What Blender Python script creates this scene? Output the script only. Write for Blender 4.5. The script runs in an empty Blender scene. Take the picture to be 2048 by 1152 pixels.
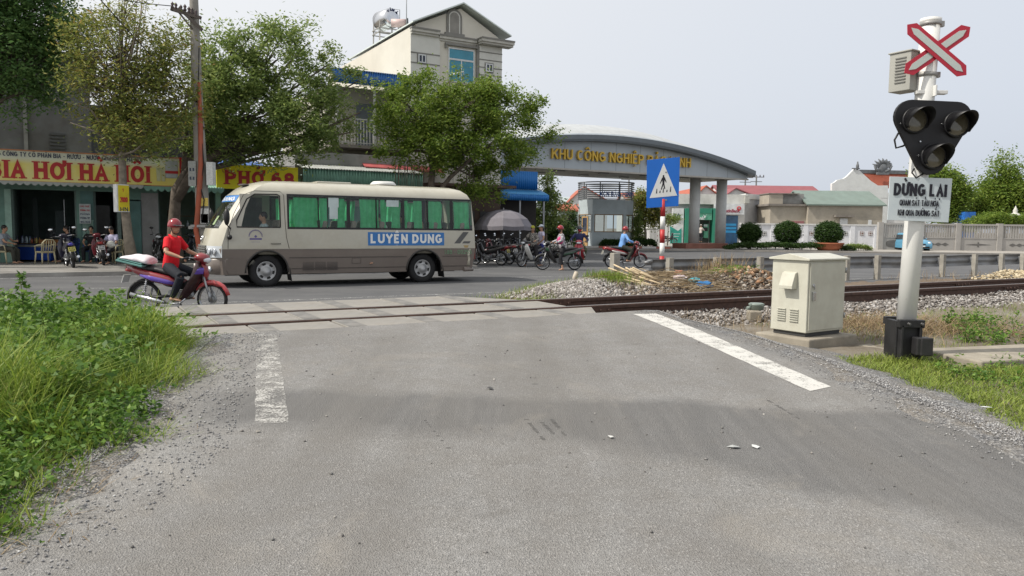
import bpy, math, random
import numpy as np
from mathutils import Vector, Matrix
R = math.radians
V = Vector
SC = bpy.context.scene
COL = SC.collection

# ---------------------------------------------------------------- camera, sky, sun, exposure
F = 1520.0                      # focal length in pixels of the 2048 px wide photograph
CAMZ = 1.62
camd = bpy.data.cameras.new("camera")
camd.sensor_width = 36.0
camd.lens = F / 2048 * 36.0
camd.clip_end = 3000.0
cam = bpy.data.objects.new("camera", camd)
COL.objects.link(cam)
CAMM = Matrix.Translation((0, 0, CAMZ)) @ Matrix.Rotation(R(90 - 4.63), 4, 'X') @ Matrix.Rotation(0.012, 4, 'Z')
cam.matrix_world = CAMM
SC.camera = cam

SUN_EL, SUN_AZ = R(49), R(-105)   # azimuth measured from +Y towards +X
sdir = V((math.sin(SUN_AZ) * math.cos(SUN_EL), math.cos(SUN_AZ) * math.cos(SUN_EL), math.sin(SUN_EL)))
w = bpy.data.worlds.new("World")
SC.world = w
w.use_nodes = True
nt = w.node_tree
nt.nodes.clear()
sky = nt.nodes.new("ShaderNodeTexSky")
sky.sky_type = 'NISHITA'
sky.sun_disc = False
sky.sun_elevation = SUN_EL
sky.sun_rotation = SUN_AZ
sky.air_density = 1.0
sky.dust_density = 6.0
sky.ozone_density = 2.0
hs = nt.nodes.new("ShaderNodeHueSaturation")
hs.inputs['Saturation'].default_value = 0.35
hs.inputs['Value'].default_value = 1.0
tc = nt.nodes.new("ShaderNodeTexCoord")
dp = nt.nodes.new("ShaderNodeVectorMath"); dp.operation = 'DOT_PRODUCT'; dp.inputs[1].default_value = sdir
mr = nt.nodes.new("ShaderNodeMapRange"); mr.inputs[1].default_value = -.45; mr.inputs[2].default_value = .45
rp = nt.nodes.new("ShaderNodeValToRGB")      # thin bright veil of haze over the blue, whiter towards the sun
for el, c in zip(rp.color_ramp.elements, ((.69, .75, .85, 1), (.99, .995, 1.0, 1))): el.color = c
sc8 = nt.nodes.new("ShaderNodeVectorMath"); sc8.operation = 'SCALE'; sc8.inputs[3].default_value = 7.3
nt.links.new(tc.outputs['Generated'], dp.inputs[0]); nt.links.new(dp.outputs['Value'], mr.inputs[0]); nt.links.new(mr.outputs[0], rp.inputs[0]); nt.links.new(rp.outputs[0], sc8.inputs[0])
tint = nt.nodes.new("ShaderNodeMix")
tint.data_type = 'RGBA'
tint.inputs[0].default_value = 0.8
nt.links.new(sc8.outputs[0], tint.inputs[7])
bg = nt.nodes.new("ShaderNodeBackground")
bg.inputs[1].default_value = 0.115
ow = nt.nodes.new("ShaderNodeOutputWorld")
nt.links.new(sky.outputs[0], hs.inputs['Color'])
nt.links.new(hs.outputs[0], tint.inputs[6])
nt.links.new(tint.outputs[2], bg.inputs[0])
nt.links.new(bg.outputs[0], ow.inputs[0])

sd = bpy.data.lights.new("sun", 'SUN')
sd.energy = 3.5
sd.angle = R(0.7)
sd.color = (1.0, 0.94, 0.84)
sun = bpy.data.objects.new("sun", sd)
COL.objects.link(sun)
sun.rotation_euler = sdir.to_track_quat('Z', 'Y').to_euler()
SC.view_settings.view_transform = 'Standard'
SC.view_settings.look = 'None'
SC.view_settings.exposure = 0.33
SC.view_settings.gamma = 1.0
SC.render.engine = 'CYCLES'
SC.cycles.max_bounces = 6
SC.cycles.transparent_max_bounces = 12

# ---------------------------------------------------------------- frames and projection helpers
ANG = math.atan(0.575)           # heading of the railway and of the main road
TV = V((math.cos(ANG), math.sin(ANG), 0))
NV = V((-math.sin(ANG), math.cos(ANG), 0))
def TW(s, d, z=0.0):             # track frame (along, across, up) to world
    return TV * s + NV * d + V((0, 0, z))
def ray(px, py):
    return (CAMM.to_3x3() @ V(((px - 1024) / F, -(py - 576) / F, -1))).normalized()
def G(px, py, z=0.0):            # point of the level z seen at a pixel
    r = ray(px, py)
    k = (z - CAMZ) / r.z
    return V((0, 0, CAMZ)) + r * k
def WD(px, py, d):               # point of the upright plane at distance d across the track
    r = ray(px, py)
    k = d / r.dot(NV)
    return V((0, 0, CAMZ)) + r * k
def SZ(px, py, d):               # same, as (along, height)
    p = WD(px, py, d)
    return p.dot(TV), p.z
def WY(px, py, y):               # point at depth y
    r = ray(px, py)
    return V((0, 0, CAMZ)) + r * (y / r.y)
def sm(a, b, x):
    t = min(1, max(0, (x - a) / (b - a)))
    return t * t * (3 - 2 * t)

# ---------------------------------------------------------------- materials
MATS = {}
def rgb(h):
    h = h.lstrip('#')
    c = [int(h[i:i + 2], 16) / 255 for i in (0, 2, 4)]
    return tuple((x / 12.92 if x <= .04045 else ((x + .055) / 1.055) ** 2.4) for x in c)
class NT:
    def __init__(s, name):
        s.m = bpy.data.materials.new(name); s.m.use_nodes = True
        s.t = s.m.node_tree; s.t.nodes.clear()
        s.out = s.n('ShaderNodeOutputMaterial')
    def n(s, typ, **kw):
        nd = s.t.nodes.new(typ)
        for k, v in kw.items(): setattr(nd, k, v)
        return nd
    def l(s, a, b): s.t.links.new(a, b)
    def co(s, obj=True):
        tc = s.n('ShaderNodeTexCoord'); return tc.outputs['Object' if obj else 'Generated']
    def noise(s, scale, detail=4, rough=.55, vec=None, dist=0):
        nd = s.n('ShaderNodeTexNoise'); nd.inputs['Scale'].default_value = scale
        nd.inputs['Detail'].default_value = detail; nd.inputs['Roughness'].default_value = rough
        nd.inputs['Distortion'].default_value = dist
        s.l(vec if vec else s.co(), nd.inputs['Vector']); return nd.outputs['Fac']
    def voro(s, scale, vec=None, feature='F1', out='Distance'):
        nd = s.n('ShaderNodeTexVoronoi', feature=feature); nd.inputs['Scale'].default_value = scale
        s.l(vec if vec else s.co(), nd.inputs['Vector']); return nd.outputs[out]
    def ramp(s, fac, stops):
        nd = s.n('ShaderNodeValToRGB'); cr = nd.color_ramp
        while len(cr.elements) < len(stops): cr.elements.new(.5)
        for e, (p, c) in zip(cr.elements, stops):
            e.position = p; e.color = (*c, 1) if len(c) == 3 else c
        s.l(fac, nd.inputs[0]); return nd.outputs[0]
    def mix(s, fac, a, b, blend='MIX'):
        nd = s.n('ShaderNodeMix', data_type='RGBA', blend_type=blend)
        for sock, v in ((nd.inputs[0], fac), (nd.inputs[6], a), (nd.inputs[7], b)):
            if hasattr(v, 'is_linked'): s.l(v, sock)
            elif isinstance(v, (int, float)): sock.default_value = v
            else: sock.default_value = (*v, 1) if len(v) == 3 else v
        return nd.outputs[2]
    def math(s, op, a, b=0.0, clamp=False):
        nd = s.n('ShaderNodeMath', operation=op, use_clamp=clamp)
        for sock, v in ((nd.inputs[0], a), (nd.inputs[1], b)):
            if hasattr(v, 'is_linked'): s.l(v, sock)
            else: sock.default_value = v
        return nd.outputs[0]
    def bsdf(s, col, rough=.6, metal=0., bump=None, bstr=.3, bdist=.01, spec=.5, coat=0.):
        b = s.n('ShaderNodeBsdfPrincipled')
        for sock, v in ((b.inputs['Base Color'], col), (b.inputs['Roughness'], rough), (b.inputs['Metallic'], metal)):
            if hasattr(v, 'is_linked'): s.l(v, sock)
            elif isinstance(v, (int, float)): sock.default_value = v
            else: sock.default_value = (*v, 1)
        b.inputs['Specular IOR Level'].default_value = spec
        b.inputs['Coat Weight'].default_value = coat
        if bump is not None:
            bp = s.n('ShaderNodeBump'); bp.inputs['Strength'].default_value = bstr
            bp.inputs['Distance'].default_value = bdist
            s.l(bump, bp.inputs['Height']); s.l(bp.outputs[0], b.inputs['Normal'])
        return b
    def done(s, b):
        s.l(b.outputs[0], s.out.inputs[0]); return s.m
def scale_c(c, k): return tuple(min(1, x * k) for x in c)
def M(name, col=None, rough=.6, metal=0., var=.18, sc=3.0, bump=0., bsc=60., spec=.4, coat=0., dirt=0., dirtc=(.09, .075, .06), dsc=1.3):
    if name in MATS: return MATS[name]
    t = NT(name)
    if isinstance(col, str): col = rgb(col)
    n1 = t.noise(sc, 5)
    c = t.ramp(n1, [(.3, scale_c(col, 1 - var)), (.7, scale_c(col, 1 + var * .6))])
    if dirt:
        n2 = t.noise(dsc, 7, .68)
        f = t.ramp(n2, [(.42, (0, 0, 0)), (.72, (dirt,) * 3)])
        c = t.mix(f, c, dirtc)
    bm = t.noise(bsc, 4) if bump else None
    MATS[name] = t.done(t.bsdf(c, rough, metal, bm, bump, .006, spec, coat))
    return MATS[name]
def M_glass(name, tintc=(.75, .82, .8), refl=.12, rough=.02, fres=.4):
    if name in MATS: return MATS[name]
    t = NT(name)
    tr = t.n('ShaderNodeBsdfTransparent'); tr.inputs[0].default_value = (*tintc, 1)
    gl = t.n('ShaderNodeBsdfGlossy'); gl.inputs['Roughness'].default_value = rough
    gl.inputs[0].default_value = (.95, .97, 1, 1)
    lw = t.n('ShaderNodeLayerWeight'); lw.inputs[0].default_value = .35
    f = t.math('MULTIPLY_ADD', lw.outputs['Facing'], fres); f.node.inputs[2].default_value = refl
    mx = t.n('ShaderNodeMixShader')
    t.l(f, mx.inputs[0]); t.l(tr.outputs[0], mx.inputs[1]); t.l(gl.outputs[0], mx.inputs[2])
    MATS[name] = t.done(mx); return MATS[name]
def M_leaf(name, stops, trans=.35, clump=1.2):
    """leaf colours picked per leaf (random per island) and per clump"""
    if name in MATS: return MATS[name]
    t = NT(name)
    ge = t.n('ShaderNodeNewGeometry')
    n1 = t.noise(clump, 3)
    f = t.math('ADD', t.math('MULTIPLY', ge.outputs['Random Per Island'], .6), t.math('MULTIPLY', n1, .5))
    c = t.ramp(f, stops)
    d = t.bsdf(c, .55, spec=.3)
    tl = t.n('ShaderNodeBsdfTranslucent'); t.l(c, tl.inputs[0])
    mx = t.n('ShaderNodeMixShader'); mx.inputs[0].default_value = trans
    t.l(d.outputs[0], mx.inputs[1]); t.l(tl.outputs[0], mx.inputs[2])
    MATS[name] = t.done(mx); return MATS[name]

# ---------------------------------------------------------------- mesh builder
class MB:
    def __init__(s): s.v = []; s.f = []; s.m = []; s.sm = []
    def add(s, vs, fs, m=0, smooth=False):
        o = len(s.v); s.v += [tuple(x) for x in vs]
        for f in fs:
            s.f.append([o + i for i in f]); s.m.append(m); s.sm.append(smooth)
        return s
    def box(s, c, sz, m=0, rot=None):
        hx, hy, hz = sz[0] / 2, sz[1] / 2, sz[2] / 2
        vs = [V((x, y, z)) for x in (-hx, hx) for y in (-hy, hy) for z in (-hz, hz)]
        if rot is not None: vs = [rot @ v for v in vs]
        c = V(c); vs = [v + c for v in vs]
        return s.add(vs, [(0, 1, 3, 2), (4, 6, 7, 5), (0, 4, 5, 1), (2, 3, 7, 6), (0, 2, 6, 4), (1, 5, 7, 3)], m)
    def bb(s, x0, x1, y0, y1, z0, z1, m=0):
        return s.box(((x0 + x1) / 2, (y0 + y1) / 2, (z0 + z1) / 2), (x1 - x0, y1 - y0, z1 - z0), m)
    def bar(s, a, b, w, h, m=0, up=(0, 0, 1)):
        a, b = V(a), V(b); d = b - a; L = d.length
        if L < 1e-6: return s
        x = d / L; y = V(up).cross(x)
        if y.length < 1e-4: y = V((0, 1, 0)).cross(x)
        y.normalize(); z = x.cross(y)
        return s.box((a + b) / 2, (L, w, h), m, Matrix((x, y, z)).transposed())
    def loft(s, rings, m=0, smooth=True, cap=True, closed=False):
        n = len(rings[0]); vs = [p for r in rings for p in r]; fs = []
        k = len(rings)
        for i in range(k if closed else k - 1):
            j = (i + 1) % k
            for a in range(n):
                b = (a + 1) % n
                fs.append((i * n + a, i * n + b, j * n + b, j * n + a))
        s.add(vs, fs, m, smooth)
        if cap and not closed:
            o = len(s.v) - len(vs)
            s.f.append([o + i for i in range(n)][::-1]); s.m.append(m); s.sm.append(False)
            s.f.append([o + (k - 1) * n + i for i in range(n)]); s.m.append(m); s.sm.append(False)
        return s
    def tube(s, pts, r, n=8, m=0, cap=True, smooth=True, side=None, flat=None, closed=False, sq=1.0):
        """tube along pts; r a number or list; flat = list of second radii (ellipse) along the binormal; sq<1 squarish"""
        pts = [V(p) for p in pts]; k = len(pts)
        if not isinstance(r, (list, tuple)): r = [r] * k
        if flat is None: flat = r
        elif not isinstance(flat, (list, tuple)): flat = [flat] * k
        rings = []; prev = V(side) if side is not None else None
        for i, p in enumerate(pts):
            if closed: t = pts[(i + 1) % k] - pts[i - 1]
            else: t = pts[min(i + 1, k - 1)] - pts[max(i - 1, 0)]
            t.normalize()
            if prev is None: prev = t.orthogonal()
            x = prev - t * prev.dot(t)
            if x.length < 1e-5: x = t.orthogonal()
            x.normalize(); y = t.cross(x)
            if side is None: prev = x
            ring = []
            for a in range(n):
                th = 2 * math.pi * a / n; ca, sa = math.cos(th), math.sin(th)
                if sq != 1.0:
                    ca = math.copysign(abs(ca) ** sq, ca); sa = math.copysign(abs(sa) ** sq, sa)
                ring.append(p + x * (r[i] * ca) + y * (flat[i] * sa))
            rings.append(ring)
        return s.loft(rings, m, smooth, cap, closed)
    def cyl(s, a, b, r0, r1=None, n=12, m=0, cap=True):
        return s.tube([a, b], [r0, r0 if r1 is None else r1], n, m, cap)
    def lathe(s, prof, n=16, m=0, c=(0, 0, 0), axis=None, cap=True):
        c = V(c)
        if axis is None: X, Y, Z = V((1, 0, 0)), V((0, 1, 0)), V((0, 0, 1))
        else:
            Z = V(axis).normalized(); X = Z.orthogonal().normalized(); Y = Z.cross(X)
        rings = [[c + X * (r * math.cos(2 * math.pi * a / n)) + Y * (r * math.sin(2 * math.pi * a / n)) + Z * z for a in range(n)] for r, z in prof]
        return s.loft(rings, m, True, cap)
    def ell(s, c, r, nu=12, nv=8, m=0, rot=None):
        if isinstance(r, (int, float)): r = (r, r, r)
        c = V(c); rings = []
        for j in range(1, nv):
            ph = math.pi * j / nv
            ring = []
            for a in range(nu):
                th = 2 * math.pi * a / nu
                p = V((r[0] * math.sin(ph) * math.cos(th), r[1] * math.sin(ph) * math.sin(th), -r[2] * math.cos(ph)))
                if rot is not None: p = rot @ p
                ring.append(c + p)
            rings.append(ring)
        bo, to = V((0, 0, -r[2])), V((0, 0, r[2]))
        if rot is not None: bo, to = rot @ bo, rot @ to
        o = len(s.v)
        s.loft(rings, m, True, False)
        s.v += [tuple(c + bo), tuple(c + to)]; ib = len(s.v) - 2; it = ib + 1
        L = o + (nv - 2) * nu
        for a in range(nu):
            b = (a + 1) % nu
            s.f.append([ib, o + b, o + a]); s.m.append(m); s.sm.append(True)
            s.f.append([it, L + a, L + b]); s.m.append(m); s.sm.append(True)
        return s
    def prism(s, pts, vec, m=0):
        """closed polygon pts extruded by vec"""
        vec = V(vec); pts = [V(p) for p in pts]; n = len(pts)
        fs = [tuple(range(n))[::-1], tuple(range(n, 2 * n))] + [(i, (i + 1) % n, n + (i + 1) % n, n + i) for i in range(n)]
        return s.add(pts + [p + vec for p in pts], fs, m)
    def quad(s, a, b, c, d, m=0): return s.add([a, b, c, d], [(0, 1, 2, 3)], m)
    def mesh(s, me, mtx, m=0):
        vs = [mtx @ v.co for v in me.vertices]
        return s.add(vs, [tuple(p.vertices) for p in me.polygons], m)
    def xf(s, mtx, start=0):
        s.v[start:] = [tuple(mtx @ V(v)) for v in s.v[start:]]; return s
    def obj(s, name, mats, parent=None, loc=None, rotz=0.0, origin=None, bevel=0., seg=2, bang=35):
        me = bpy.data.meshes.new(name)
        vs = s.v
        if origin is not None:
            o = V(origin); vs = [V(v) - o for v in vs]
            if parent is None and loc is None: loc = o
        me.from_pydata([tuple(v) for v in vs], [], s.f)
        if not isinstance(mats, (list, tuple)): mats = [mats]
        for m in mats: me.materials.append(m)
        me.polygons.foreach_set('material_index', s.m)
        me.polygons.foreach_set('use_smooth', s.sm)
        me.update()
        o = bpy.data.objects.new(name, me); COL.objects.link(o)
        if parent: o.parent = parent
        if loc is not None: o.location = loc
        o.rotation_euler.z = rotz
        if bevel:
            b = o.modifiers.new('bevel', 'BEVEL'); b.width = bevel; b.segments = seg
            b.limit_method = 'ANGLE'; b.angle_limit = R(bang)
        return o
def npobj(name, verts, faces_flat, nper, mats, parent=None, mi=None, loc=None, smooth=False):
    """big mesh from numpy arrays, all faces with nper corners"""
    me = bpy.data.meshes.new(name)
    nv, nl = len(verts), len(faces_flat); nf = nl // nper
    me.vertices.add(nv); me.vertices.foreach_set('co', np.ascontiguousarray(verts, dtype=np.float32).ravel())
    me.loops.add(nl); me.loops.foreach_set('vertex_index', np.ascontiguousarray(faces_flat, dtype=np.int32).ravel())
    me.polygons.add(nf); me.polygons.foreach_set('loop_start', np.arange(nf, dtype=np.int32) * nper)
    if not isinstance(mats, (list, tuple)): mats = [mats]
    for m in mats: me.materials.append(m)
    if mi is not None: me.polygons.foreach_set('material_index', np.asarray(mi, dtype=np.int32))
    if smooth: me.polygons.foreach_set('use_smooth', np.ones(nf, dtype=bool))
    me.update(calc_edges=True); me.validate()
    o = bpy.data.objects.new(name, me); COL.objects.link(o)
    if parent: o.parent = parent
    if loc is not None: o.location = loc
    return o
def tag(o, label=None, cat=None, group=None, kind=None):
    if label: o['label'] = label
    if cat: o['category'] = cat
    if group: o['group'] = group
    if kind: o['kind'] = kind
    return o
def thing(name, label, cat, loc=(0, 0, 0), rotz=0., group=None):
    o = bpy.data.objects.new(name, None); COL.objects.link(o)
    o.location = loc; o.rotation_euler.z = rotz; o.empty_display_size = .2
    return tag(o, label, cat, group)
def copy_tree(o, parent=None):
    c = o.copy(); COL.objects.link(c)
    if parent: c.parent = parent
    for ch in list(o.children): copy_tree(ch, c)
    return c
TXT = {}
def text_mesh(body, bold=0., extr=0., spacing=1.):
    key = (body, bold, extr, spacing)
    if key in TXT: return TXT[key]
    c = bpy.data.curves.new('txt', 'FONT'); c.body = body; c.size = 1; c.offset = bold; c.extrude = extr; c.resolution_u = 3
    c.space_character = spacing
    o = bpy.data.objects.new('txt', c); COL.objects.link(o)
    dg = bpy.context.evaluated_depsgraph_get()
    me = bpy.data.meshes.new_from_object(o.evaluated_get(dg))
    bpy.data.objects.remove(o); bpy.data.curves.remove(c)
    TXT[key] = me
    return me
CAPH = .682
import unicodedata
def _arc(a0, a1, n=12, cx=.5, cy=.5, rx=.5, ry=.5): return [(cx + rx * math.cos(R(a0 + (a1 - a0) * k / n)), cy + ry * math.sin(R(a0 + (a1 - a0) * k / n))) for k in range(n + 1)]
_O = _arc(90, 450, 20)
GL = {'A': [[(0, 0), (.5, 1), (1, 0)], [(.2, .33), (.8, .33)]], 'B': [[(0, 0), (0, 1), (.55, 1), (.85, .9), (.9, .75), (.82, .6), (.55, .53), (0, .53)], [(.55, .53), (.88, .44), (1, .27), (.9, .08), (.6, 0), (0, 0)]],
      'C': [_arc(45, 315)], 'D': [[(0, 0), (0, 1), (.45, 1), (.8, .87), (1, .5), (.8, .13), (.45, 0), (0, 0)]], 'E': [[(1, 1), (0, 1), (0, 0), (1, 0)], [(0, .52), (.85, .52)]],
      'F': [[(1, 1), (0, 1), (0, 0)], [(0, .52), (.85, .52)]], 'G': [_arc(45, 345), [(.55, .45), (1, .45), (1, .05)]], 'H': [[(0, 0), (0, 1)], [(1, 0), (1, 1)], [(0, .52), (1, .52)]],
      'I': [[(0, 0), (0, 1)]], 'K': [[(0, 0), (0, 1)], [(1, 1), (.05, .42)], [(.35, .62), (1, 0)]], 'L': [[(0, 1), (0, 0), (1, 0)]], 'M': [[(0, 0), (0, 1), (.5, .25), (1, 1), (1, 0)]],
      'N': [[(0, 0), (0, 1)], [(0, 1), (1, 0)], [(1, 0), (1, 1)]], 'O': [_O], 'P': [[(0, 0), (0, 1), (.6, 1), (.92, .88), (1, .72), (.92, .56), (.6, .45), (0, .45)]], 'Q': [_O, [(.6, .25), (1, -.08)]],
      'R': [[(0, 0), (0, 1), (.6, 1), (.92, .88), (1, .72), (.92, .58), (.6, .48), (0, .48)], [(.5, .48), (1, 0)]], 'S': [[(.95, .8), (.8, .96), (.5, 1), (.2, .95), (.05, .78), (.15, .6), (.5, .5), (.85, .4), (.97, .22), (.8, .05), (.5, 0), (.18, .05), (.02, .2)]],
      'T': [[(0, 1), (1, 1)], [(.5, 1), (.5, 0)]], 'U': [[(0, 1), (0, .35)] + _arc(180, 360, 8, .5, .32, .5, .32) + [(1, .35), (1, 1)]], 'V': [[(0, 1), (.5, 0), (1, 1)]], 'X': [[(0, 0), (1, 1)], [(0, 1), (1, 0)]], 'Y': [[(0, 1), (.5, .48), (1, 1)], [(.5, .48), (.5, 0)]],
      '0': [_O], '1': [[(0, .8), (.4, 1), (.4, 0)]], '2': [[(.03, .75), (.2, .95), (.5, 1), (.85, .93), (.95, .72), (.8, .5), (0, 0), (1, 0)]], '5': [[(.95, 1), (.1, 1), (.05, .55), (.5, .62), (.88, .52), (1, .3), (.85, .07), (.5, 0), (.05, .1)]],
      '6': [[(.85, .95), (.5, 1), (.12, .75), (0, .35), (.15, .06), (.5, 0), (.88, .1), (1, .32), (.85, .54), (.5, .6), (.05, .42)]], '8': [_arc(270, 630, 16, .5, .76, .42, .24), _arc(90, 450, 16, .5, .26, .5, .26)], '-': [[(0, .45), (1, .45)]]}
GW = {'I': 0, 'M': .72, 'L': .45, 'E': .46, '1': .3, '-': .3, 'O': .62, 'Q': .62, 'G': .6, 'C': .56, 'D': .56}
MK = {0x300: [[(.2, 1.42), (.58, 1.16)]], 0x301: [[(.42, 1.16), (.8, 1.42)]], 0x302: [[(.15, 1.14), (.5, 1.32), (.85, 1.14)]], 0x306: [[(.15, 1.3), (.35, 1.17), (.65, 1.17), (.85, 1.3)]], 0x309: [[(.38, 1.36), (.6, 1.38), (.64, 1.28), (.5, 1.22), (.5, 1.15)]],
      0x31b: [[(.93, .82), (1.18, .98), (1.2, 1.12)]], 0x323: [[(.42, -.2), (.58, -.2)]]}
def stroke_text(body, w, h, wt=.15, serif=False, gap=.16):
    """own stroke lettering: list of (points, closed) ribbons as (x, y, layer) quads in a w x h box"""
    body = unicodedata.normalize('NFD', body); items = []; x = 0.
    for ch in body:
        cm = ord(ch)
        if cm in MK:
            y_up = .2 if (cm in (0x300, 0x301, 0x309) and items and items[-1][3]) else 0
            if cm in (0x302, 0x306): items.append([lx, lw, MK[cm], True])
            else: items.append([lx, lw, [[(a, b + y_up) for a, b in p] for p in MK[cm]], False])
            continue
        if ch == ' ': x += .38; continue
        base = 'D' if ch in 'Đ' else ch
        lw = GW.get(base, .54); lx = x
        items.append([x, lw, GL[base] + ([[(-.2, .5), (.4, .5)]] if ch == 'Đ' else []), False]); x += lw + wt + gap
    W = x - gap - wt; sxx = (w - wt * h) / (W * h); out = []; lay = 0
    st = wt * h
    for lx, lw, polys, _ in items:
        for p in polys:
            mk = min(q[1] for q in p) > 1.05 or max(q[1] for q in p) < 0
            s_ = st * (.72 if mk else 1)
            pts = [V((lx * h * sxx + ((lw * q[0]) if lw else ((q[0] - .5) * .3 if mk else 0)) * h * sxx, (st / 2 + q[1] * (h - st)) if -.1 <= q[1] <= 1.05 else q[1] * h, 0)) for q in p]
            n = len(pts); L = []; Rr = []; clo = (pts[0] - pts[-1]).length < 1e-5
            for i in range(n):
                d0 = (pts[i] - pts[i - 1]).normalized() if i else None; d1 = (pts[i + 1] - pts[i]).normalized() if i < n - 1 else None
                if clo and i == 0: d0 = (pts[-1] - pts[-2]).normalized()
                if clo and i == n - 1: d1 = (pts[1] - pts[0]).normalized()
                d0 = d0 or d1; d1 = d1 or d0; nn = V((-(d0.y + d1.y), d0.x + d1.x, 0)); nn = nn.normalized() if nn.length > 1e-4 else V((-d0.y, d0.x, 0))
                k = min(1.8, 1 / max(.3, nn.dot(V((-d0.y, d0.x, 0))))); c = pts[i]
                if not clo and i == 0 and p[0][1] in (0, 1) and not mk and abs(d0.y) > .5: c = c - d0 * st * .5
                if not clo and i == n - 1 and p[-1][1] in (0, 1) and not mk and abs(d1.y) > .5: c = c + d1 * st * .5
                L.append(c + nn * (s_ / 2 * k)); Rr.append(c - nn * (s_ / 2 * k))
            out.append((L, Rr, lay)); lay += 1
            if serif and not mk and not clo:
                for e_, dd in ((0, pts[1] - pts[0]), (n - 1, pts[-2] - pts[-1])):
                    if p[e_][1] in (0, 1) and abs(dd.y) > abs(dd.x) * .8:
                        c = V((pts[e_].x, st * .16 if p[e_][1] == 0 else h - st * .16, 0)); q = V((st * .95, 0, 0)); u = V((0, st * .16, 0))
                        out.append(([c - q + u, c + q + u], [c - q - u, c + q - u], lay)); lay += 1
    return out
def put_text(mb, body, c, w, h, xdir, up=(0, 0, 1), bold=.02, depth=.004, m=0, spacing=1.0, serif=False, wt=None, fmap=None):
    """letters centred at c, total width w, cap height h, running along xdir; solid, depth thick"""
    X = V(xdir).normalized(); U = V(up); U = (U - X * U.dot(X)).normalized(); N = X.cross(U); c = V(c)
    if body != body.upper():
        me = text_mesh(body, bold, .5, spacing); xs = [v.co.x for v in me.vertices]; x0, x1 = min(xs), max(xs); sx, sy = w / (x1 - x0), h / CAPH
        return mb.add([c + X * ((v.co.x - (x0 + x1) / 2) * sx) + U * (v.co.y * sy - h / 2) + N * (v.co.z * depth) for v in me.vertices], [tuple(p.vertices) for p in me.polygons], m)
    for L, Rr, lay in stroke_text(body, w, h, wt or (.13 + bold * 1.3), serif):
        z1 = depth * (.5 + .02 * (lay % 9)); n = len(L); vs = []
        for z in (z1, -depth * .5):
            for P in (L, Rr):
                for q in P: vs.append(fmap(q.x / w, q.y / h, z) if fmap else c + X * (q.x - w / 2 + (wt or (.13 + bold * 1.3)) * h / 2) + U * (q.y - h / 2) + N * z)
        fs = [(i, n + i, n + i + 1, i + 1) for i in range(n - 1)] + [(i, i + 1, 2 * n + i + 1, 2 * n + i) for i in range(n - 1)] + [(n + i, 3 * n + i, 3 * n + i + 1, n + i + 1) for i in range(n - 1)] + [(0, 2 * n, 3 * n, n), (n - 1, 2 * n - 1, 4 * n - 1, 3 * n - 1)]
        mb.add(vs, fs, m)
    return mb

BLACK = lambda: M('black_plastic', (.012, .012, .013), .45, var=.3)
RUBBER = lambda: M('tyre_rubber', (.018, .018, .019), .8, var=.25, bump=.2)
CHROME = lambda: M('chrome_metal', (.55, .56, .58), .22, 1., var=.08)
STEEL = lambda: M('dull_steel', (.32, .33, .34), .45, .8, var=.2)
# ================================================================ ground, roads, railway
rng = np.random.default_rng(7)
random.seed(11)
def dsm(a, b, x):
    t = np.clip((np.asarray(x, float) - a) / (b - a), 0, 1); return t * t * (3 - 2 * t)
def gz_np(x, y):
    d = -math.sin(ANG) * x + math.cos(ANG) * y
    up = .10 + .035 * dsm(3.5, 8.8, d)
    return up * (1 - dsm(12.7, 14.6, d)) - .05 * dsm(12.7, 14.6, d)
def gz(x, y): return float(gz_np(x, y))
def rz(x, y):     # approach road surface
    d = -math.sin(ANG) * x + math.cos(ANG) * y
    return .14 + .225 * sm(2.0, 8.97, d)

# ---- terrain sheet
def mat_soil():
    t = NT('soil')
    n = t.noise(.7, 8, .65); n2 = t.noise(9, 6, .7)
    c = t.ramp(n, [(.35, (.10, .078, .055)), (.5, (.17, .145, .11)), (.66, (.24, .22, .19))])
    c = t.mix(t.ramp(n2, [(.4, (0, 0, 0)), (.7, (.7,) * 3)]), c, (.20, .185, .165))
    return t.done(t.bsdf(c, .95, bump=n2, bstr=.6, bdist=.04, spec=.1))
xs = np.concatenate([[-900, -300, -120, -60], np.arange(-36, 40.1, .5), [60, 120, 300, 900]])
ys = np.concatenate([[-60, -20], np.arange(-6, 34.1, .5), [60, 120, 300, 1500]])
gx, gy = np.meshgrid(xs, ys)
gzv = gz_np(gx, gy) + rng.normal(0, .008, gx.shape)
nx, ny = len(xs), len(ys)
ii = (np.arange(ny - 1)[:, None] * nx + np.arange(nx - 1)[None, :]).ravel()
npobj('ground', np.stack([gx, gy, gzv], -1).reshape(-1, 3), np.stack([ii, ii + 1, ii + 1 + nx, ii + nx], -1).ravel(), 4, mat_soil(), smooth=True)['kind'] = 'structure'

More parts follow.
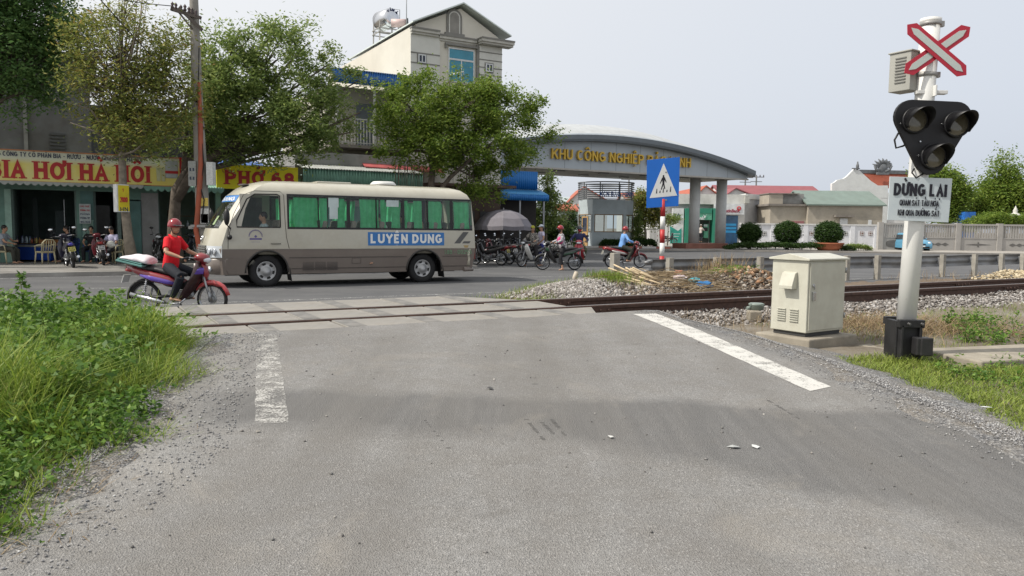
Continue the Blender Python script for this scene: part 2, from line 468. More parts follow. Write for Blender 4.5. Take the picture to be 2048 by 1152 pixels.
# ---- asphalt
def mat_asphalt_near():
    t = NT('worn_asphalt')
    sep = t.n('ShaderNodeSeparateXYZ'); t.l(t.co(), sep.inputs[0])
    X, Y = sep.outputs[0], sep.outputs[1]
    big = t.noise(.55, 6, .6); mid = t.noise(3.2, 6, .65); fine = t.noise(70, 3, .6)
    vo = t.voro(125, out='Color'); vd = t.voro(125)
    base = t.ramp(big, [(.3, (.205, .201, .196)), (.55, (.25, .246, .24)), (.75, (.282, .278, .27))])
    base = t.mix(t.ramp(mid, [(.38, (.5,) * 3), (.62, (0, 0, 0))]), base, (.19, .178, .163))
    hsv = t.n('ShaderNodeSeparateColor'); t.l(vo, hsv.inputs[0])
    base = t.mix(t.ramp(hsv.outputs[0], [(.0, (.6,) * 3), (.22, (0, 0, 0))]), base, (.12, .115, .11))
    base = t.mix(t.ramp(hsv.outputs[1], [(.84, (0, 0, 0)), (1., (.6,) * 3)]), base, (.44, .43, .42))
    base = t.mix(t.ramp(fine, [(.3, (.55,) * 3), (.5, (0, 0, 0))]), base, (.09, .087, .082))
    # a darker resurfaced band across the lane, polished by tyres
    wob = t.math('MULTIPLY', t.math('SUBTRACT', t.noise(1.3, 7, .62), .5), .8)
    yy = t.math('ADD', Y, wob)
    top = t.ramp(t.math('MULTIPLY', t.math('SUBTRACT', 6.1, yy), 3.6), [(0, (0, 0, 0)), (.8, (1,) * 3)])
    xr = t.math('MAXIMUM', t.math('SUBTRACT', X, .2), 0.)
    low = t.math('SUBTRACT', 4.95, t.math('MULTIPLY', xr, .62))
    bot = t.ramp(t.math('MULTIPLY', t.math('SUBTRACT', yy, low), 2.4), [(0, (0, 0, 0)), (.8, (1,) * 3)])
    lft = t.ramp(t.math('MULTIPLY', t.math('ADD', X, 2.7), 1.4), [(0, (0, 0, 0)), (1, (1,) * 3)])
    band = t.math('MULTIPLY', t.math('MULTIPLY', top, bot), lft)
    mp = t.n('ShaderNodeMapping'); mp.inputs['Scale'].default_value = (9, .5, 1); mp.inputs['Rotation'].default_value = (0, 0, .35)
    t.l(t.co(), mp.inputs[0])
    streak = t.noise(1.4, 5, .65, vec=mp.outputs[0])
    band = t.math('MULTIPLY', band, t.ramp(streak, [(.25, (.5,) * 3), (.6, (.85,) * 3)]))
    base = t.mix(band, base, (.126, .124, .122))
    # tyre lanes towards the crossing
    mp2 = t.n('ShaderNodeMapping'); mp2.inputs['Scale'].default_value = (1.3, .12, 1); t.l(t.co(), mp2.inputs[0])
    lane = t.noise(1.1, 4, .5, vec=mp2.outputs[0])
    base = t.mix(t.ramp(lane, [(.45, (0, 0, 0)), (.68, (.55,) * 3)]), base, (.155, .147, .136))
    base = t.mix(t.ramp(t.noise(2.6, 6, .7), [(.62, (0, 0, 0)), (.72, (.55,) * 3)]), base, (.14, .132, .122))
    base = t.mix(t.ramp(t.noise(7, 4, .6), [(.70, (0, 0, 0)), (.76, (.6,) * 3)]), base, (.10, .097, .092))
    # sandy dust
    base = t.mix(t.ramp(t.noise(.9, 7, .7, dist=.6), [(.56, (0, 0, 0)), (.75, (.45,) * 3)]), base, (.30, .275, .24))
    hb = t.math('ADD', t.math('MULTIPLY', vd, .8), t.math('MULTIPLY', fine, .7))
    return t.done(t.bsdf(base, .88, bump=hb, bstr=.75, bdist=.012, spec=.25))
def mat_asphalt_far(name='main_asphalt', k=1.0):
    t = NT(name)
    mp = t.n('ShaderNodeMapping'); mp.inputs['Rotation'].default_value = (0, 0, -ANG); mp.inputs['Scale'].default_value = (.10, 1.1, 1); t.l(t.co(), mp.inputs[0])
    lane = t.noise(1.0, 5, .6, vec=mp.outputs[0]); n = t.noise(.6, 7, .65); f = t.noise(30, 4)
    c = t.ramp(n, [(.32, scale_c((.088, .089, .093), k)), (.68, scale_c((.132, .132, .133), k))])
    c = t.mix(t.ramp(lane, [(.42, (0, 0, 0)), (.66, (.7,) * 3)]), c, scale_c((.075, .077, .082), k))
    c = t.mix(t.ramp(f, [(.35, (.3,) * 3), (.55, (0, 0, 0))]), c, scale_c((.07, .07, .072), k))
    return t.done(t.bsdf(c, .8, bump=f, bstr=.3, bdist=.01, spec=.3))
LB = [(-6, -3.0), (3.5, -2.5), (4.4, -2.4), (6, -2.78), (8.6, -3.32), (11, -3.6)]
RB = [(-6, 4.3), (5.1, 3.5), (8, 3.3), (9.5, 2.9), (10.7, 2.3), (11.7, 2.15), (13, 2.0)]
def interp(tab, y): return float(np.interp(y, [a for a, b in tab], [b for a, b in tab]))
b = MB(); NU, NVv = 26, 48
for j in range(NVv + 1):
    for i in range(NU + 1):
        u, v = i / NU, j / NVv
        x = -3 + 6 * u
        for _ in range(4):
            y = -4 + v * (10.33 + .575 * x + 4)
            xl, xr_ = interp(LB, y), interp(RB, y)
            jit = .10 * math.sin(y * 5.1) + .07 * math.sin(y * 12.7 + 2)
            x = (xl + jit) * (1 - u) + (xr_ + jit * .8) * u
        z = rz(x, y) + .012
        if i in (0, NU): z = gz(x, y) - .01
        b.v.append((x, y, z))
for j in range(NVv):
    for i in range(NU):
        a = j * (NU + 1) + i
        b.f.append([a, a + 1, a + NU + 2, a + NU + 1]); b.m.append(0); b.sm.append(True)
ASPH = mat_asphalt_near()
b.obj('approach_road', ASPH)['kind'] = 'structure'
MASPH = mat_asphalt_far()
# ramp beyond the rails, main road and the wide junction before the gate
b = MB()
rows = [(12.33, .362), (12.8, .33), (13.6, .14), (14.5, .012), (15.0, .0)]
ss = np.linspace(-13.5, 2.0, 24)
for d, z in rows:
    for s_ in ss: b.v.append(TW(s_, d, z))
for j in range(len(rows) - 1):
    for i in range(len(ss) - 1):
        a = j * len(ss) + i; b.f.append([a, a + 1, a + 1 + len(ss), a + len(ss)]); b.m.append(0); b.sm.append(True)
S_END = WD(955, 500, 25.8).dot(TV)
P = [TW(-90, 15.0), TW(200, 15.0), TW(200, 25.8), TW(S_END, 25.8), TW(-90, 25.8)]
b.add(P, [(0, 1, 2, 3, 4)])
P = [TW(S_END, 25.8), V(((55.0 - 25.8 / math.cos(ANG)) / .575, 55.0, 0)), V((-8.0, 55.0, 0)), TW(S_END + 1.5, 38.5)]
b.add(P, [(0, 1, 2, 3, 4)])
b.obj('main_road', MASPH)['kind'] = 'structure'

# ---- painted lines
def mat_paint(name, wear=.5, col=(.62, .61, .58), k=60):
    t = NT(name)
    n = t.math('ADD', t.math('MULTIPLY', t.noise(k, 5, .7), .55), t.math('MULTIPLY', t.noise(6, 5, .7), .5))
    f = t.ramp(n, [(wear - .06, (0, 0, 0)), (wear + .06, (1,) * 3)])
    b_ = t.bsdf(t.mix(t.noise(3, 5), col, scale_c(col, .8)), .8); tr = t.n('ShaderNodeBsdfTransparent'); mx = t.n('ShaderNodeMixShader')
    t.l(f, mx.inputs[0]); t.l(b_.outputs[0], mx.inputs[1]); t.l(tr.outputs[0], mx.inputs[2])     # worn through to the asphalt
    return t.done(mx)
def strip(pl, pr, zoff=.0155, n=20):
    m = MB()
    for i in range(n + 1):
        t_ = i / n
        for p in (pl, pr):
            x = p[0][0] * (1 - t_) + p[1][0] * t_; y = p[0][1] * (1 - t_) + p[1][1] * t_
            x += .006 * math.sin(i * 2.3 + x)
            m.v.append((x, y, rz(x, y) + zoff))
    for i in range(n): m.f.append([2 * i, 2 * i + 1, 2 * i + 3, 2 * i + 2]); m.m.append(0); m.sm.append(True)
    return m
def gp(px, py):
    z = .3
    for _ in range(12):
        p = G(px, py, z); z = rz(p.x, p.y) + .015
    return (p.x, p.y)
m_ = strip((gp(510, 846), gp(513, 669)), (gp(578, 846), gp(553, 669)))
m_.obj('painted_line', mat_paint('worn_white_paint', .497, (.47, .46, .435)))['kind'] = 'structure'
m_ = strip((gp(1620, 782), gp(1266, 628)), (gp(1662, 773), gp(1312, 627)))
m_.obj('painted_line', mat_paint('white_paint', .60, (.56, .55, .52)))['kind'] = 'structure'
b = MB()
for d in (16.3, 25.35):
    b.quad(TW(-90, d - .07, .004), TW(200, d - .07, .004), TW(200, d + .07, .004), TW(-90, d + .07, .004)) if d < 20 else \
        b.quad(TW(-90, d - .07, .004), TW(S_END, d - .07, .004), TW(S_END, d + .07, .004), TW(-90, d + .07, .004))
for k in range(-12, 26):
    b.quad(TW(k * 6, 20.82, .004), TW(k * 6 + 3, 20.82, .004), TW(k * 6 + 3, 20.96, .004), TW(k * 6, 20.96, .004))
for k in range(4):   # give-way lines over the junction mouth
    b.quad(TW(15 + k * 9, 25.6, .004), TW(21 + k * 9, 25.6, .004), TW(21 + k * 9, 25.74, .004), TW(15 + k * 9, 25.74, .004))
b.obj('road_marking', mat_paint('faded_road_paint', .5, (.42, .42, .41), 25))['kind'] = 'structure'

b = MB(); rt_ = random.Random(2)          # tread prints left in the dark band
for (pa, pb, n_) in (((1052, 838), (1092, 884), 17), ((1075, 836), (1108, 868), 11), ((1103, 838), (1132, 872), 12), ((1536, 800), (1600, 838), 18), ((850, 840), (905, 905), 14)):
    A, B_ = V((*gp(*pa), 0)), V((*gp(*pb), 0)); u = (B_ - A).normalized(); sd_ = V((-u.y, u.x, 0))
    for k in range(n_):
        if rt_.random() < .35: continue
        c = A.lerp(B_, k / n_); c.z = rz(c.x, c.y) + .0145; q = .014 * rt_.uniform(.5, 1.2)
        b.quad(c - sd_ * q - u * .006, c + sd_ * q + u * .004, c + sd_ * q + u * .014, c - sd_ * q + u * .006)
b.obj('tyre_mark', M('tread_dark', (.115, .112, .108), .9))['kind'] = 'structure'

# ---- pavement on the shop side and kerbs
PAVE = M('pavement_concrete', (.235, .225, .21), .9, var=.3, sc=.8, bump=.4, bsc=25, dirt=.5, dirtc=(.09, .085, .08))
b = MB()
b.add([TW(-90, 25.95, .12), TW(S_END, 25.95, .12), TW(S_END, 37, .12), TW(-90, 37, .12)], [(0, 1, 2, 3)])
b.obj('pavement', PAVE)['kind'] = 'structure'
KERB = M('kerb_concrete', (.3, .29, .27), .9, var=.25, sc=2, dirt=.5)
b = MB()
b.bar(TW((-90 + S_END) / 2 - (S_END + 90) / 2, 25.87, .06), TW(S_END, 25.87, .06), .15, .13)
b.obj('kerb', KERB)['kind'] = 'structure'
FARP = M('far_paving', (.33, .31, .28), .9, var=.2, sc=.5, bump=.2, dirt=.35)
b = MB()
b.add([(-8, 55.2, .12), (48, 55.2, .12), (92, 84, .12), (-8, 84, .12)], [(0, 1, 2, 3)])
b.bb(-8, 48, 55.0, 55.2, 0, .125)
b.obj('far_pavement', FARP)['kind'] = 'structure'
# gate road through to the estate
b = MB(); b.add([(-6, 55.2, .126), (11.0, 55.2, .126), (11.0, 150, .126), (-6, 150, .126)], [(0, 1, 2, 3)])
b.obj('estate_road', MASPH)['kind'] = 'structure'

# ---- railway
ZR = .38
def mat_rail():
    t = NT('rusty_rail')
    ge = t.n('ShaderNodeNewGeometry'); sp = t.n('ShaderNodeSeparateXYZ'); t.l(ge.outputs['Normal'], sp.inputs[0])
    sp2 = t.n('ShaderNodeSeparateXYZ'); t.l(t.co(), sp2.inputs[0])
    n = t.noise(14, 6, .7)
    rust = t.ramp(n, [(.3, (.045, .026, .02)), (.6, (.085, .046, .034)), (.8, (.13, .07, .045))])
    top = t.math('MULTIPLY', t.math('GREATER_THAN', sp.outputs[2], .8), t.math('GREATER_THAN', sp2.outputs[2], ZR - .02))
    c = t.mix(top, rust, (.27, .25, .24))
    r = t.math('SUBTRACT', .85, t.math('MULTIPLY', top, .4))
    return t.done(t.bsdf(c, r, t.math('MULTIPLY', top, .7), bump=n, bstr=.2))
RAILM = mat_rail()
prof = [(-.062, 0), (.062, 0), (.062, .012), (.012, .03), (.01, .1), (.033, .112), (.036, .14), (.028, .15), (-.028, .15), (-.036, .14), (-.033, .112), (-.01, .1), (-.012, .03), (-.062, .012)]
def rail(d, name_label, hh=1.6):
    m = MB(); rings = []
    for s_ in (-12, 2, 12, 30, 90):
        rings.append([TW(s_, d + y * 1.2, ZR - .15 * hh + z * hh) for y, z in prof])
    m.loft(rings, 0, False)
    # bolted joint plates
    for s_ in (7.2, 19.5):
        m.bar(TW(s_ - .3, d - .03, ZR - .085), TW(s_ + .3, d - .03, ZR - .085), .02, .07)
        for k in range(4): m.cyl(TW(s_ - .24 + k * .16, d - .04, ZR - .085), TW(s_ - .24 + k * .16, d - .075, ZR - .085), .016, n=6)
    o = m.obj('railway_rail', RAILM)
    return tag(o, name_label, 'rail', 'rails of the railway track')
rail(9.85, 'rusty steel rail nearer to the approach road and the grey cabinet')
rail(11.01, 'rusty steel rail farther from the approach road, along the rubble heap')
b = MB()   # sunk guard rails at the crossing edge
CONC = M('slab_concrete', (.258, .247, .228), .92, var=.22, sc=1.6, bump=.45, bsc=35, dirt=.55, dirtc=(.16, .14, .115), dsc=2.2)
STRIP = M('slab_edge_steel', (.175, .17, .163), .75, .1, var=.35, sc=5, dirt=.5, dirtc=(.24, .22, .19))
rowsd = [(8.98, 9.72, 'near', 'in the row closest to the approach road'), (9.99, 10.88, 'mid', 'in the row between the two rails'), (11.15, 12.31, 'far', 'in the row closest to the main road')]
ords = ['rightmost', 'second from the right', 'third from the right', 'fourth from the right', 'fifth from the right', 'sixth from the right', 'seventh from the right', 'eighth from the right']
s_right = {'near': 7.05, 'mid': 6.75, 'far': 6.55}
for d0, d1, key, where in rowsd:
    L = 1.03
    s1 = s_right[key] - (0 if key != 'far' else .0)
    for k in range(6):
        a, e = s1 - L - k * (L + .02), s1 - k * (L + .02)
        m = MB()
        zt = ZR - .012 + random.uniform(-.006, .006)
        taper = .9 if k == 0 else 0
        dd0, dd1 = d0 + random.uniform(-.01, .01), d1 + random.uniform(-.01, .01)
        eR0, eR1 = e - taper * (key != 'near') * .0, e - taper * (key == 'far')
        if key == 'near' and k == 0: eR0 = e - .45
        top = [TW(a, dd0, zt), TW(eR0, dd0, zt), TW(eR1, dd1, zt), TW(a, dd1, zt)]
        m.prism([p - V((0, 0, .16)) for p in top], (0, 0, .16))
        o = m.obj('crossing_slab', CONC, origin=TW((a + e) / 2, (d0 + d1) / 2, .2), bevel=.012)
        e0 = MB()   # darker steel-edged strip at one end
        w_ = .24
        tp = [TW(a + .012, dd0 + .012, zt + .003), TW(a + w_, dd0 + .012, zt + .003), TW(a + w_, dd1 - .012, zt + .003), TW(a + .012, dd1 - .012, zt + .003)]
        e0.prism([p - V((0, 0, .02)) for p in tp], (0, 0, .02))
        c_ = e0.obj('edge_strip', STRIP, parent=o, origin=TW((a + e) / 2, (d0 + d1) / 2, .2), loc=(0, 0, 0))
        tag(o, f'concrete crossing slab {where}, {ords[k]}', 'crossing slab', 'concrete slabs of the level crossing')
# sleepers
SLP = M('old_sleeper', (.26, .205, .15), .95, var=.3, sc=4, bump=.5, bsc=30, dirt=.5)
CLIP = M('rail_clip_rust', (.08, .045, .035), .85, var=.3)
sl = thing('railway_sleeper', 'weathered sleeper bedded in the ballast under the rails', 'sleeper', TW(7.5, 10.43, .13), ANG, 'sleepers under the track')
sb = MB(); sb.box((0, 0, -.08), (.24, 2.1, .2)); sb.obj('beam', SLP, sl, bevel=.015)
for yy in (-.58, .58):
    cb = MB()
    for q in (-1, 1):
        cb.box((0, yy + q * .075, .03), (.09, .05, .03)); cb.cyl((0, yy + q * .085, .02), (0, yy + q * .085, .075), .016, n=6)
        cb.tube([(-.03, yy + q * .06, .05), (0, yy + q * .1, .07), (.03, yy + q * .06, .05)], .01, 6)
    cb.obj('rail_clip', CLIP, sl)
for k in range(1, 42):
    c_ = copy_tree(sl); c_.location = TW(7.5 + k * .64, 10.43, .13)

# stones as small angular lumps
OCT = np.array([(1, 0, 0), (-1, 0, 0), (0, 1, 0), (0, -1, 0), (0, 0, 1), (0, 0, -1)], float)
OCTF = np.array([(0, 2, 4), (2, 1, 4), (1, 3, 4), (3, 0, 4), (2, 0, 5), (1, 2, 5), (3, 1, 5), (0, 3, 5)])
def stones(name, pts, size, mat, lo=.5, hi=1.4, flat=.7, parent=None):
    n = len(pts)
    v = OCT[None] * rng.uniform(.55, 1.25, (n, 6, 1)) + rng.normal(0, .18, (n, 6, 3))
    sc_ = size * rng.uniform(lo, hi, (n, 1, 1)) ; v = v * sc_
    a = rng.uniform(0, 2 * np.pi, n); c, s_ = np.cos(a), np.sin(a)
    bt = rng.uniform(-.6, .6, n); cb_, sb_ = np.cos(bt), np.sin(bt)
    y2 = v[..., 1] * cb_[:, None] - v[..., 2] * sb_[:, None]; z2 = v[..., 1] * sb_[:, None] + v[..., 2] * cb_[:, None]
    x3 = v[..., 0] * c[:, None] - y2 * s_[:, None]; y3 = v[..., 0] * s_[:, None] + y2 * c[:, None]
    v = np.stack([x3, y3, z2 * flat], -1) + np.asarray(pts)[:, None, :]
    f = (OCTF[None] + (np.arange(n) * 6)[:, None, None]).reshape(-1)
    return npobj(name, v.reshape(-1, 3), f, 3, mat, parent)
def mat_stone(name, stops):
    t = NT(name); ge = t.n('ShaderNodeNewGeometry')
    c = t.ramp(ge.outputs['Random Per Island'], stops)
    c = t.mix(t.ramp(t.noise(30, 4), [(.4, (0, 0, 0)), (.7, (.4,) * 3)]), c, (.16, .13, .105))
    return t.done(t.bsdf(c, .9, spec=.2))
BALL = mat_stone('ballast_stone', [(0, (.11, .10, .093)), (.3, (.205, .19, .178)), (.7, (.295, .278, .262)), (1, (.47, .455, .44))])
GRAV = mat_stone('road_gravel', [(0, (.15, .152, .16)), (.4, (.245, .247, .255)), (.8, (.33, .33, .33)), (1, (.52, .52, .51))])
def td(s_, d, z): return s_[:, None] * np.array(TV)[None] + d[:, None] * np.array(NV)[None] + np.array([0, 0, 1.])[None] * z[:, None]
n = 34000
s_ = rng.uniform(6.4, 40, n) ** 1.0; d = rng.uniform(7.7, 13.3, n)
s_ = 6.4 + (s_ - 6.4) * rng.uniform(.25, 1, n)
ztop = .165 + .02 * np.sin(s_ * 1.7) - .13 * dsm(8.9, 7.6, d) * 0 - .16 * (1 - dsm(7.6, 9.0, d)) - .22 * dsm(12.0, 13.4, d)
keep = ~((s_ < 6.9) & (d > 8.9)) & (d > 7.7 + .45 * np.sin(s_ * .9) + .3 * np.sin(s_ * 2.3))
stones('ballast', td(s_, d, ztop + rng.uniform(-.02, .05, n))[keep], .036, BALL)['kind'] = 'stuff'
# ballast left of the crossing, peeping out behind the weeds
n = 2500; s_ = rng.uniform(-10, -5.7, n); d = rng.uniform(9, 13, n)
stones('ballast', td(s_, d, .25 + rng.uniform(0, .08, n)), .036, BALL)['kind'] = 'stuff'
# loose gravel along both edges of the approach road
def edge_pts(tab, n, inn, out, y0, y1, sgn):
    y = rng.uniform(y0, y1, n); x = np.interp(y, [a for a, _ in tab], [b for _, b in tab])
    off = rng.uniform(0, 1, n) ** 1.0 * (inn + out) - inn
    off2 = np.where(rng.uniform(0, 1, n) < .22, off, np.abs(rng.normal(0, 1, n)) * out * .6)
    x = x + sgn * off2
    d = -math.sin(ANG) * x + math.cos(ANG) * y
    z = np.maximum((.14 + .225 * dsm(2.0, 8.97, d) + .012) * (1 - dsm(-.05, .75, off2)) + gz_np(x, y) * dsm(-.05, .75, off2), gz_np(x, y) + .004)
    k = d < 8.9
    return np.stack([x, y, z + .004], -1)[k]
stones('gravel', np.concatenate([edge_pts(LB, 20000, .7, .45, 2.5, 9.2, -1), edge_pts(RB, 15000, .4, .6, 3.5, 11.5, 1)]), .0058, GRAV, .5, 2.0)['kind'] = 'stuff'
def mat_shoulder():
    t = NT('gravel_shoulder'); vo = t.voro(55, out='Color'); vd = t.voro(55); sc_ = t.n('ShaderNodeSeparateColor'); t.l(vo, sc_.inputs[0])
    c = t.ramp(sc_.outputs[0], [(0, (.085, .086, .09)), (.5, (.175, .176, .18)), (.85, (.25, .25, .25)), (1, (.40, .40, .395))])
    c = t.mix(t.ramp(t.noise(2.2, 5, .65), [(.4, (0, 0, 0)), (.7, (.7,) * 3)]), c, (.24, .21, .17))
    return t.done(t.bsdf(c, .9, bump=vd, bstr=.9, bdist=.02, spec=.2))
SHM = mat_shoulder()
for tab, sgn, y0, y1 in ((LB, -1, 2.0, 8.6), (RB, 1, 2.0, 11.6)):
    m = MB(); n_ = 60; offs = (-.45, -.12, .08, .4, .95)
    for j in range(n_ + 1):
        y = y0 + (y1 - y0) * j / n_; xe = interp(tab, y)
        for k, o_ in enumerate(offs):
            oo = o_ * (1 + .18 * math.sin(y * 3.1 + k)); x = xe + sgn * oo
            q = sm(.0, .8, oo); z = (rz(x, y) + (-.03 if k == 0 else .004)) * (1 - q) + (gz(x, y) + .012) * q
            if k == 4: z = gz(x, y) - .01
            m.v.append((x, y, z))
    for j in range(n_):
        for k in range(4):
            a = j * 5 + k; m.f.append([a, a + 1, a + 6, a + 5] if sgn > 0 else [a, a + 5, a + 6, a + 1]); m.m.append(0); m.sm.append(True)
    m.obj('gravel_shoulder', SHM)['kind'] = 'structure'
# ================================================================ people and motorbikes
def remesh(mb, vox, it=3):
    me = bpy.data.meshes.new('tmp'); me.from_pydata([tuple(v) for v in mb.v], [], mb.f); me.update()
    o = bpy.data.objects.new('tmp', me); COL.objects.link(o)
    r = o.modifiers.new('r', 'REMESH'); r.mode = 'VOXEL'; r.voxel_size = vox; r.use_smooth_shade = True
    s_ = o.modifiers.new('s', 'SMOOTH'); s_.factor = .5; s_.iterations = it
    dg = bpy.context.evaluated_depsgraph_get()
    out = bpy.data.meshes.new_from_object(o.evaluated_get(dg))
    bpy.data.objects.remove(o); bpy.data.meshes.remove(me)
    out.polygons.foreach_set('use_smooth', [True] * len(out.polygons))
    return out
def meobj(me, name, mat, parent):
    me.materials.clear(); me.materials.append(mat); me.name = name
    o = bpy.data.objects.new(name, me); COL.objects.link(o); o.parent = parent
    return o
def ik(a, b, l1, l2, hint):
    a, b = V(a), V(b); d = b - a; L = min(d.length, l1 + l2 - .004); u = d.normalized()
    x = (l1 * l1 - l2 * l2 + L * L) / (2 * L); h = math.sqrt(max(0, l1 * l1 - x * x))
    hp = V(hint); hp = hp - u * hp.dot(u); hp.normalize()
    return a + u * x + hp * h, a + u * L
def hand(mb, w, fd, pn, side, curl=1.0):
    """palm and five bent fingers; fd finger direction, pn palm normal, side = +1 when the thumb lies towards fd x pn"""
    w, fd, pn = V(w), V(fd).normalized(), V(pn).normalized()
    pn = (pn - fd * pn.dot(fd)).normalized(); sd = fd.cross(pn) * side
    mb.tube([w - fd * .01, w + fd * .04, w + fd * .085], [.026, .04, .038], 8, side=sd, flat=[.02, .017, .014])
    for i, (off, L) in enumerate(((.030, .066), (.010, .076), (-.010, .070), (-.029, .055))):
        p = w + fd * .08 + sd * off; d = fd.copy(); pts = [p - fd * .015]
        for k, q in enumerate((.42, .33, .25)):
            an = curl * (.55 + .15 * k) * (1 + .08 * i)
            d = (d * math.cos(an) + pn * math.sin(an)).normalized()
            n_ = pn * math.cos(an) - fd * math.sin(an)
            p = p + d * L * q; pts.append(p)
        mb.tube(pts, [.0095, .009, .0085, .0075], 6)
    t0 = w + fd * .03 + sd * .03
    mb.tube([t0, t0 + sd * .022 + fd * .025 + pn * .012, t0 + sd * .02 + fd * .052 + pn * .03 * curl], [.013, .011, .009], 6)
SKIN = lambda: M('skin_tan', (.40, .23, .15), .55, var=.08, sc=12)
HAIRM = lambda: M('black_hair', (.012, .010, .009), .5, var=.3, sc=30)
def person(label, loc, rotz, P=(0, 0, .92), lean=0., hands=None, feet=None, shirt=(.4, .05, .05), sleeve=.7, trousers=(.02, .022, .03), leg=1.0,
           hat=None, hatc=(.3, .02, .02), hyaw=0., hpitch=0., k=1.0, vox=.013, mask=None, shoe=None, hint_e=(-.35, .8, -.6), hint_k=(1, .15, .35), grip=True, group=None, slean=0.,
           fdir=None, pn=None, longhair=False, skirt=False, shirt_mat=None, collar=False, hatmat=None):
    root = thing('person', label, 'person', loc, rotz, group); root.scale = (k, k, k)
    Pv = V(P); u = V((math.sin(lean), slean, math.cos(lean))).normalized(); fw = V((math.cos(lean), 0, -math.sin(lean)))
    sp = [Pv - u * .06, Pv + u * .06, Pv + u * .18, Pv + u * .32, Pv + u * .43, Pv + u * .50]
    nb = Pv + u * .50; Rh = Matrix.Rotation(hyaw, 3, 'Z') @ Matrix.Rotation(hpitch, 3, 'Y')
    H = nb + (u * .6 + V((0, 0, .4))).normalized() * .175 + Rh @ V((.025, 0, 0))
    hx = lambda x, y, z: H + Rh @ V((x, y, z))
    sk = MB(); sh = MB(); tr = MB()
    # head and face
    sk.ell(H, (.092, .074, .112), 14, 10, rot=Rh); sk.ell(hx(.025, 0, -.06), (.064, .056, .062), 12, 8, rot=Rh)
    sk.ell(hx(.094, 0, -.022), (.02, .013, .024), 8, 6, rot=Rh); sk.ell(hx(.075, 0, -.068), (.02, .026, .012), 8, 6, rot=Rh)
    sk.ell(hx(.06, 0, .02), (.035, .055, .014), 8, 6, rot=Rh)
    for q in (-1, 1): sk.ell(hx(-.005, q * .076, -.015), (.018, .012, .03), 8, 6, rot=Rh)
    sk.tube([nb - u * .05, nb + u * .03, hx(-.012, 0, -.06)], [.06, .053, .05], 10)
    Y = V((0, 1, 0)); wd = [.155, .15, .14, .165, .165, .07]; dp = [.11, .11, .098, .112, .092, .06]
    sk.tube(sp, [x - .012 for x in wd], 14, side=Y, flat=[x - .012 for x in dp])
    sh.tube(sp, [x + .012 for x in wd], 16, side=Y, flat=[x + .014 for x in dp])
    tr.tube([Pv - u * .1, Pv, Pv + u * .08], [.15, .162, .15], 14, side=Y, flat=[.105, .118, .108])
    arms = []
    for i, q in enumerate((1, -1)):
        S = nb - u * .055 + Y * (q * .175)
        ht = V(hands[i]) if hands else S + V((.05, q * .06, -.52))
        E_, Wr = ik(S, ht, .285, .245, V((hint_e[0], hint_e[1] * q, hint_e[2])))
        sk.tube([S, S * .5 + E_ * .5, E_], [.05, .045, .038], 10)
        sk.tube([E_, E_ * .6 + Wr * .4, Wr], [.038, .037, .026], 10)
        f_ = (Wr - E_).normalized()
        if fdir: f_ = V(fdir)
        elif grip: f_ = V((.9, -q * .1, -.25))
        p_ = V(pn) if pn else (V((-.2, 0, -1)) if grip else V((0, -q, 0)))
        # thumb points to the body's middle
        sdv = f_.cross(p_); sgn = 1 if sdv.y * -q > 0 else -1
        hand(sk, Wr, f_, p_, sgn, 1.15 if grip else .45)
        cut = sleeve
        sh.ell(S, (.07, .062, .066), 10, 8)
        if cut <= 1:
            e = S.lerp(E_, cut); sh.tube([S, S.lerp(E_, cut * .5), e], [.066, .063, .062], 12)
        else:
            e = E_.lerp(Wr, cut - 1); sh.tube([S, S.lerp(E_, .5), E_], [.066, .06, .053], 12); sh.tube([E_, E_.lerp(e, .5), e], [.053, .05, .042], 12)
        arms.append((E_, Wr))
    shoes = []
    for i, q in enumerate((1, -1)):
        Hp = Pv + Y * (q * .088) - u * .03
        ft = V(feet[i]) if feet else V((0, q * .1, .085))
        K_, An = ik(Hp, ft, .43, .42, V((hint_k[0], hint_k[1] * q, hint_k[2])))
        sk.tube([Hp, Hp.lerp(K_, .5), K_], [.082, .07, .052], 10); sk.tube([K_, K_.lerp(An, .35), An], [.05, .052, .033], 10)
        sk.tube([An + V((-.05, 0, -.045)), An + V((.02, 0, -.035)), An + V((.11, q * .015, -.055)), An + V((.165, q * .02, -.066))], [.034, .042, .043, .03], 10, side=Y, flat=[.03, .036, .024, .014])
        if shoe:
            so = MB(); so.tube([An + V((-.065, 0, -.05)), An + V((.02, 0, -.042)), An + V((.12, q * .015, -.058)), An + V((.185, q * .02, -.066))], [.038, .048, .05, .034], 12, side=Y, flat=[.036, .042, .03, .018])
            shoes.append(so)
        if leg <= 1:
            e = K_.lerp(An, max(0, (leg - .5) * 2)) if leg > .5 else Hp.lerp(K_, leg * 2)
            if leg > .5: tr.tube([Hp, Hp.lerp(K_, .5), K_], [.104, .09, .072], 12); tr.tube([K_, K_.lerp(e, .5), e], [.072, .068, .056], 12)
            else: tr.tube([Hp, e], [.104, .095], 12)
    # details
    body = meobj(remesh(sk, vox), 'body', SKIN(), root)
    smat = shirt_mat or M('cloth_%d_%d_%d' % tuple(int(x * 999) for x in shirt), shirt, .85, var=.14, sc=18, bump=1.0, bsc=11)
    meobj(remesh(sh, vox), 'shirt', smat, root)
    meobj(remesh(tr, vox), 'trousers', M('cloth_%d_%d_%d' % tuple(int(x * 999) for x in trousers), trousers, .85, var=.25, sc=14, bump=1.0, bsc=11), root)
    for so in shoes: so.obj('shoe', M('dark_shoe', (.03, .026, .022), .6) if shoe is True else M('shoe_%d' % int(shoe[0] * 999), shoe, .6), root)
    dk = M('eye_dark', (.02, .015, .012), .3)
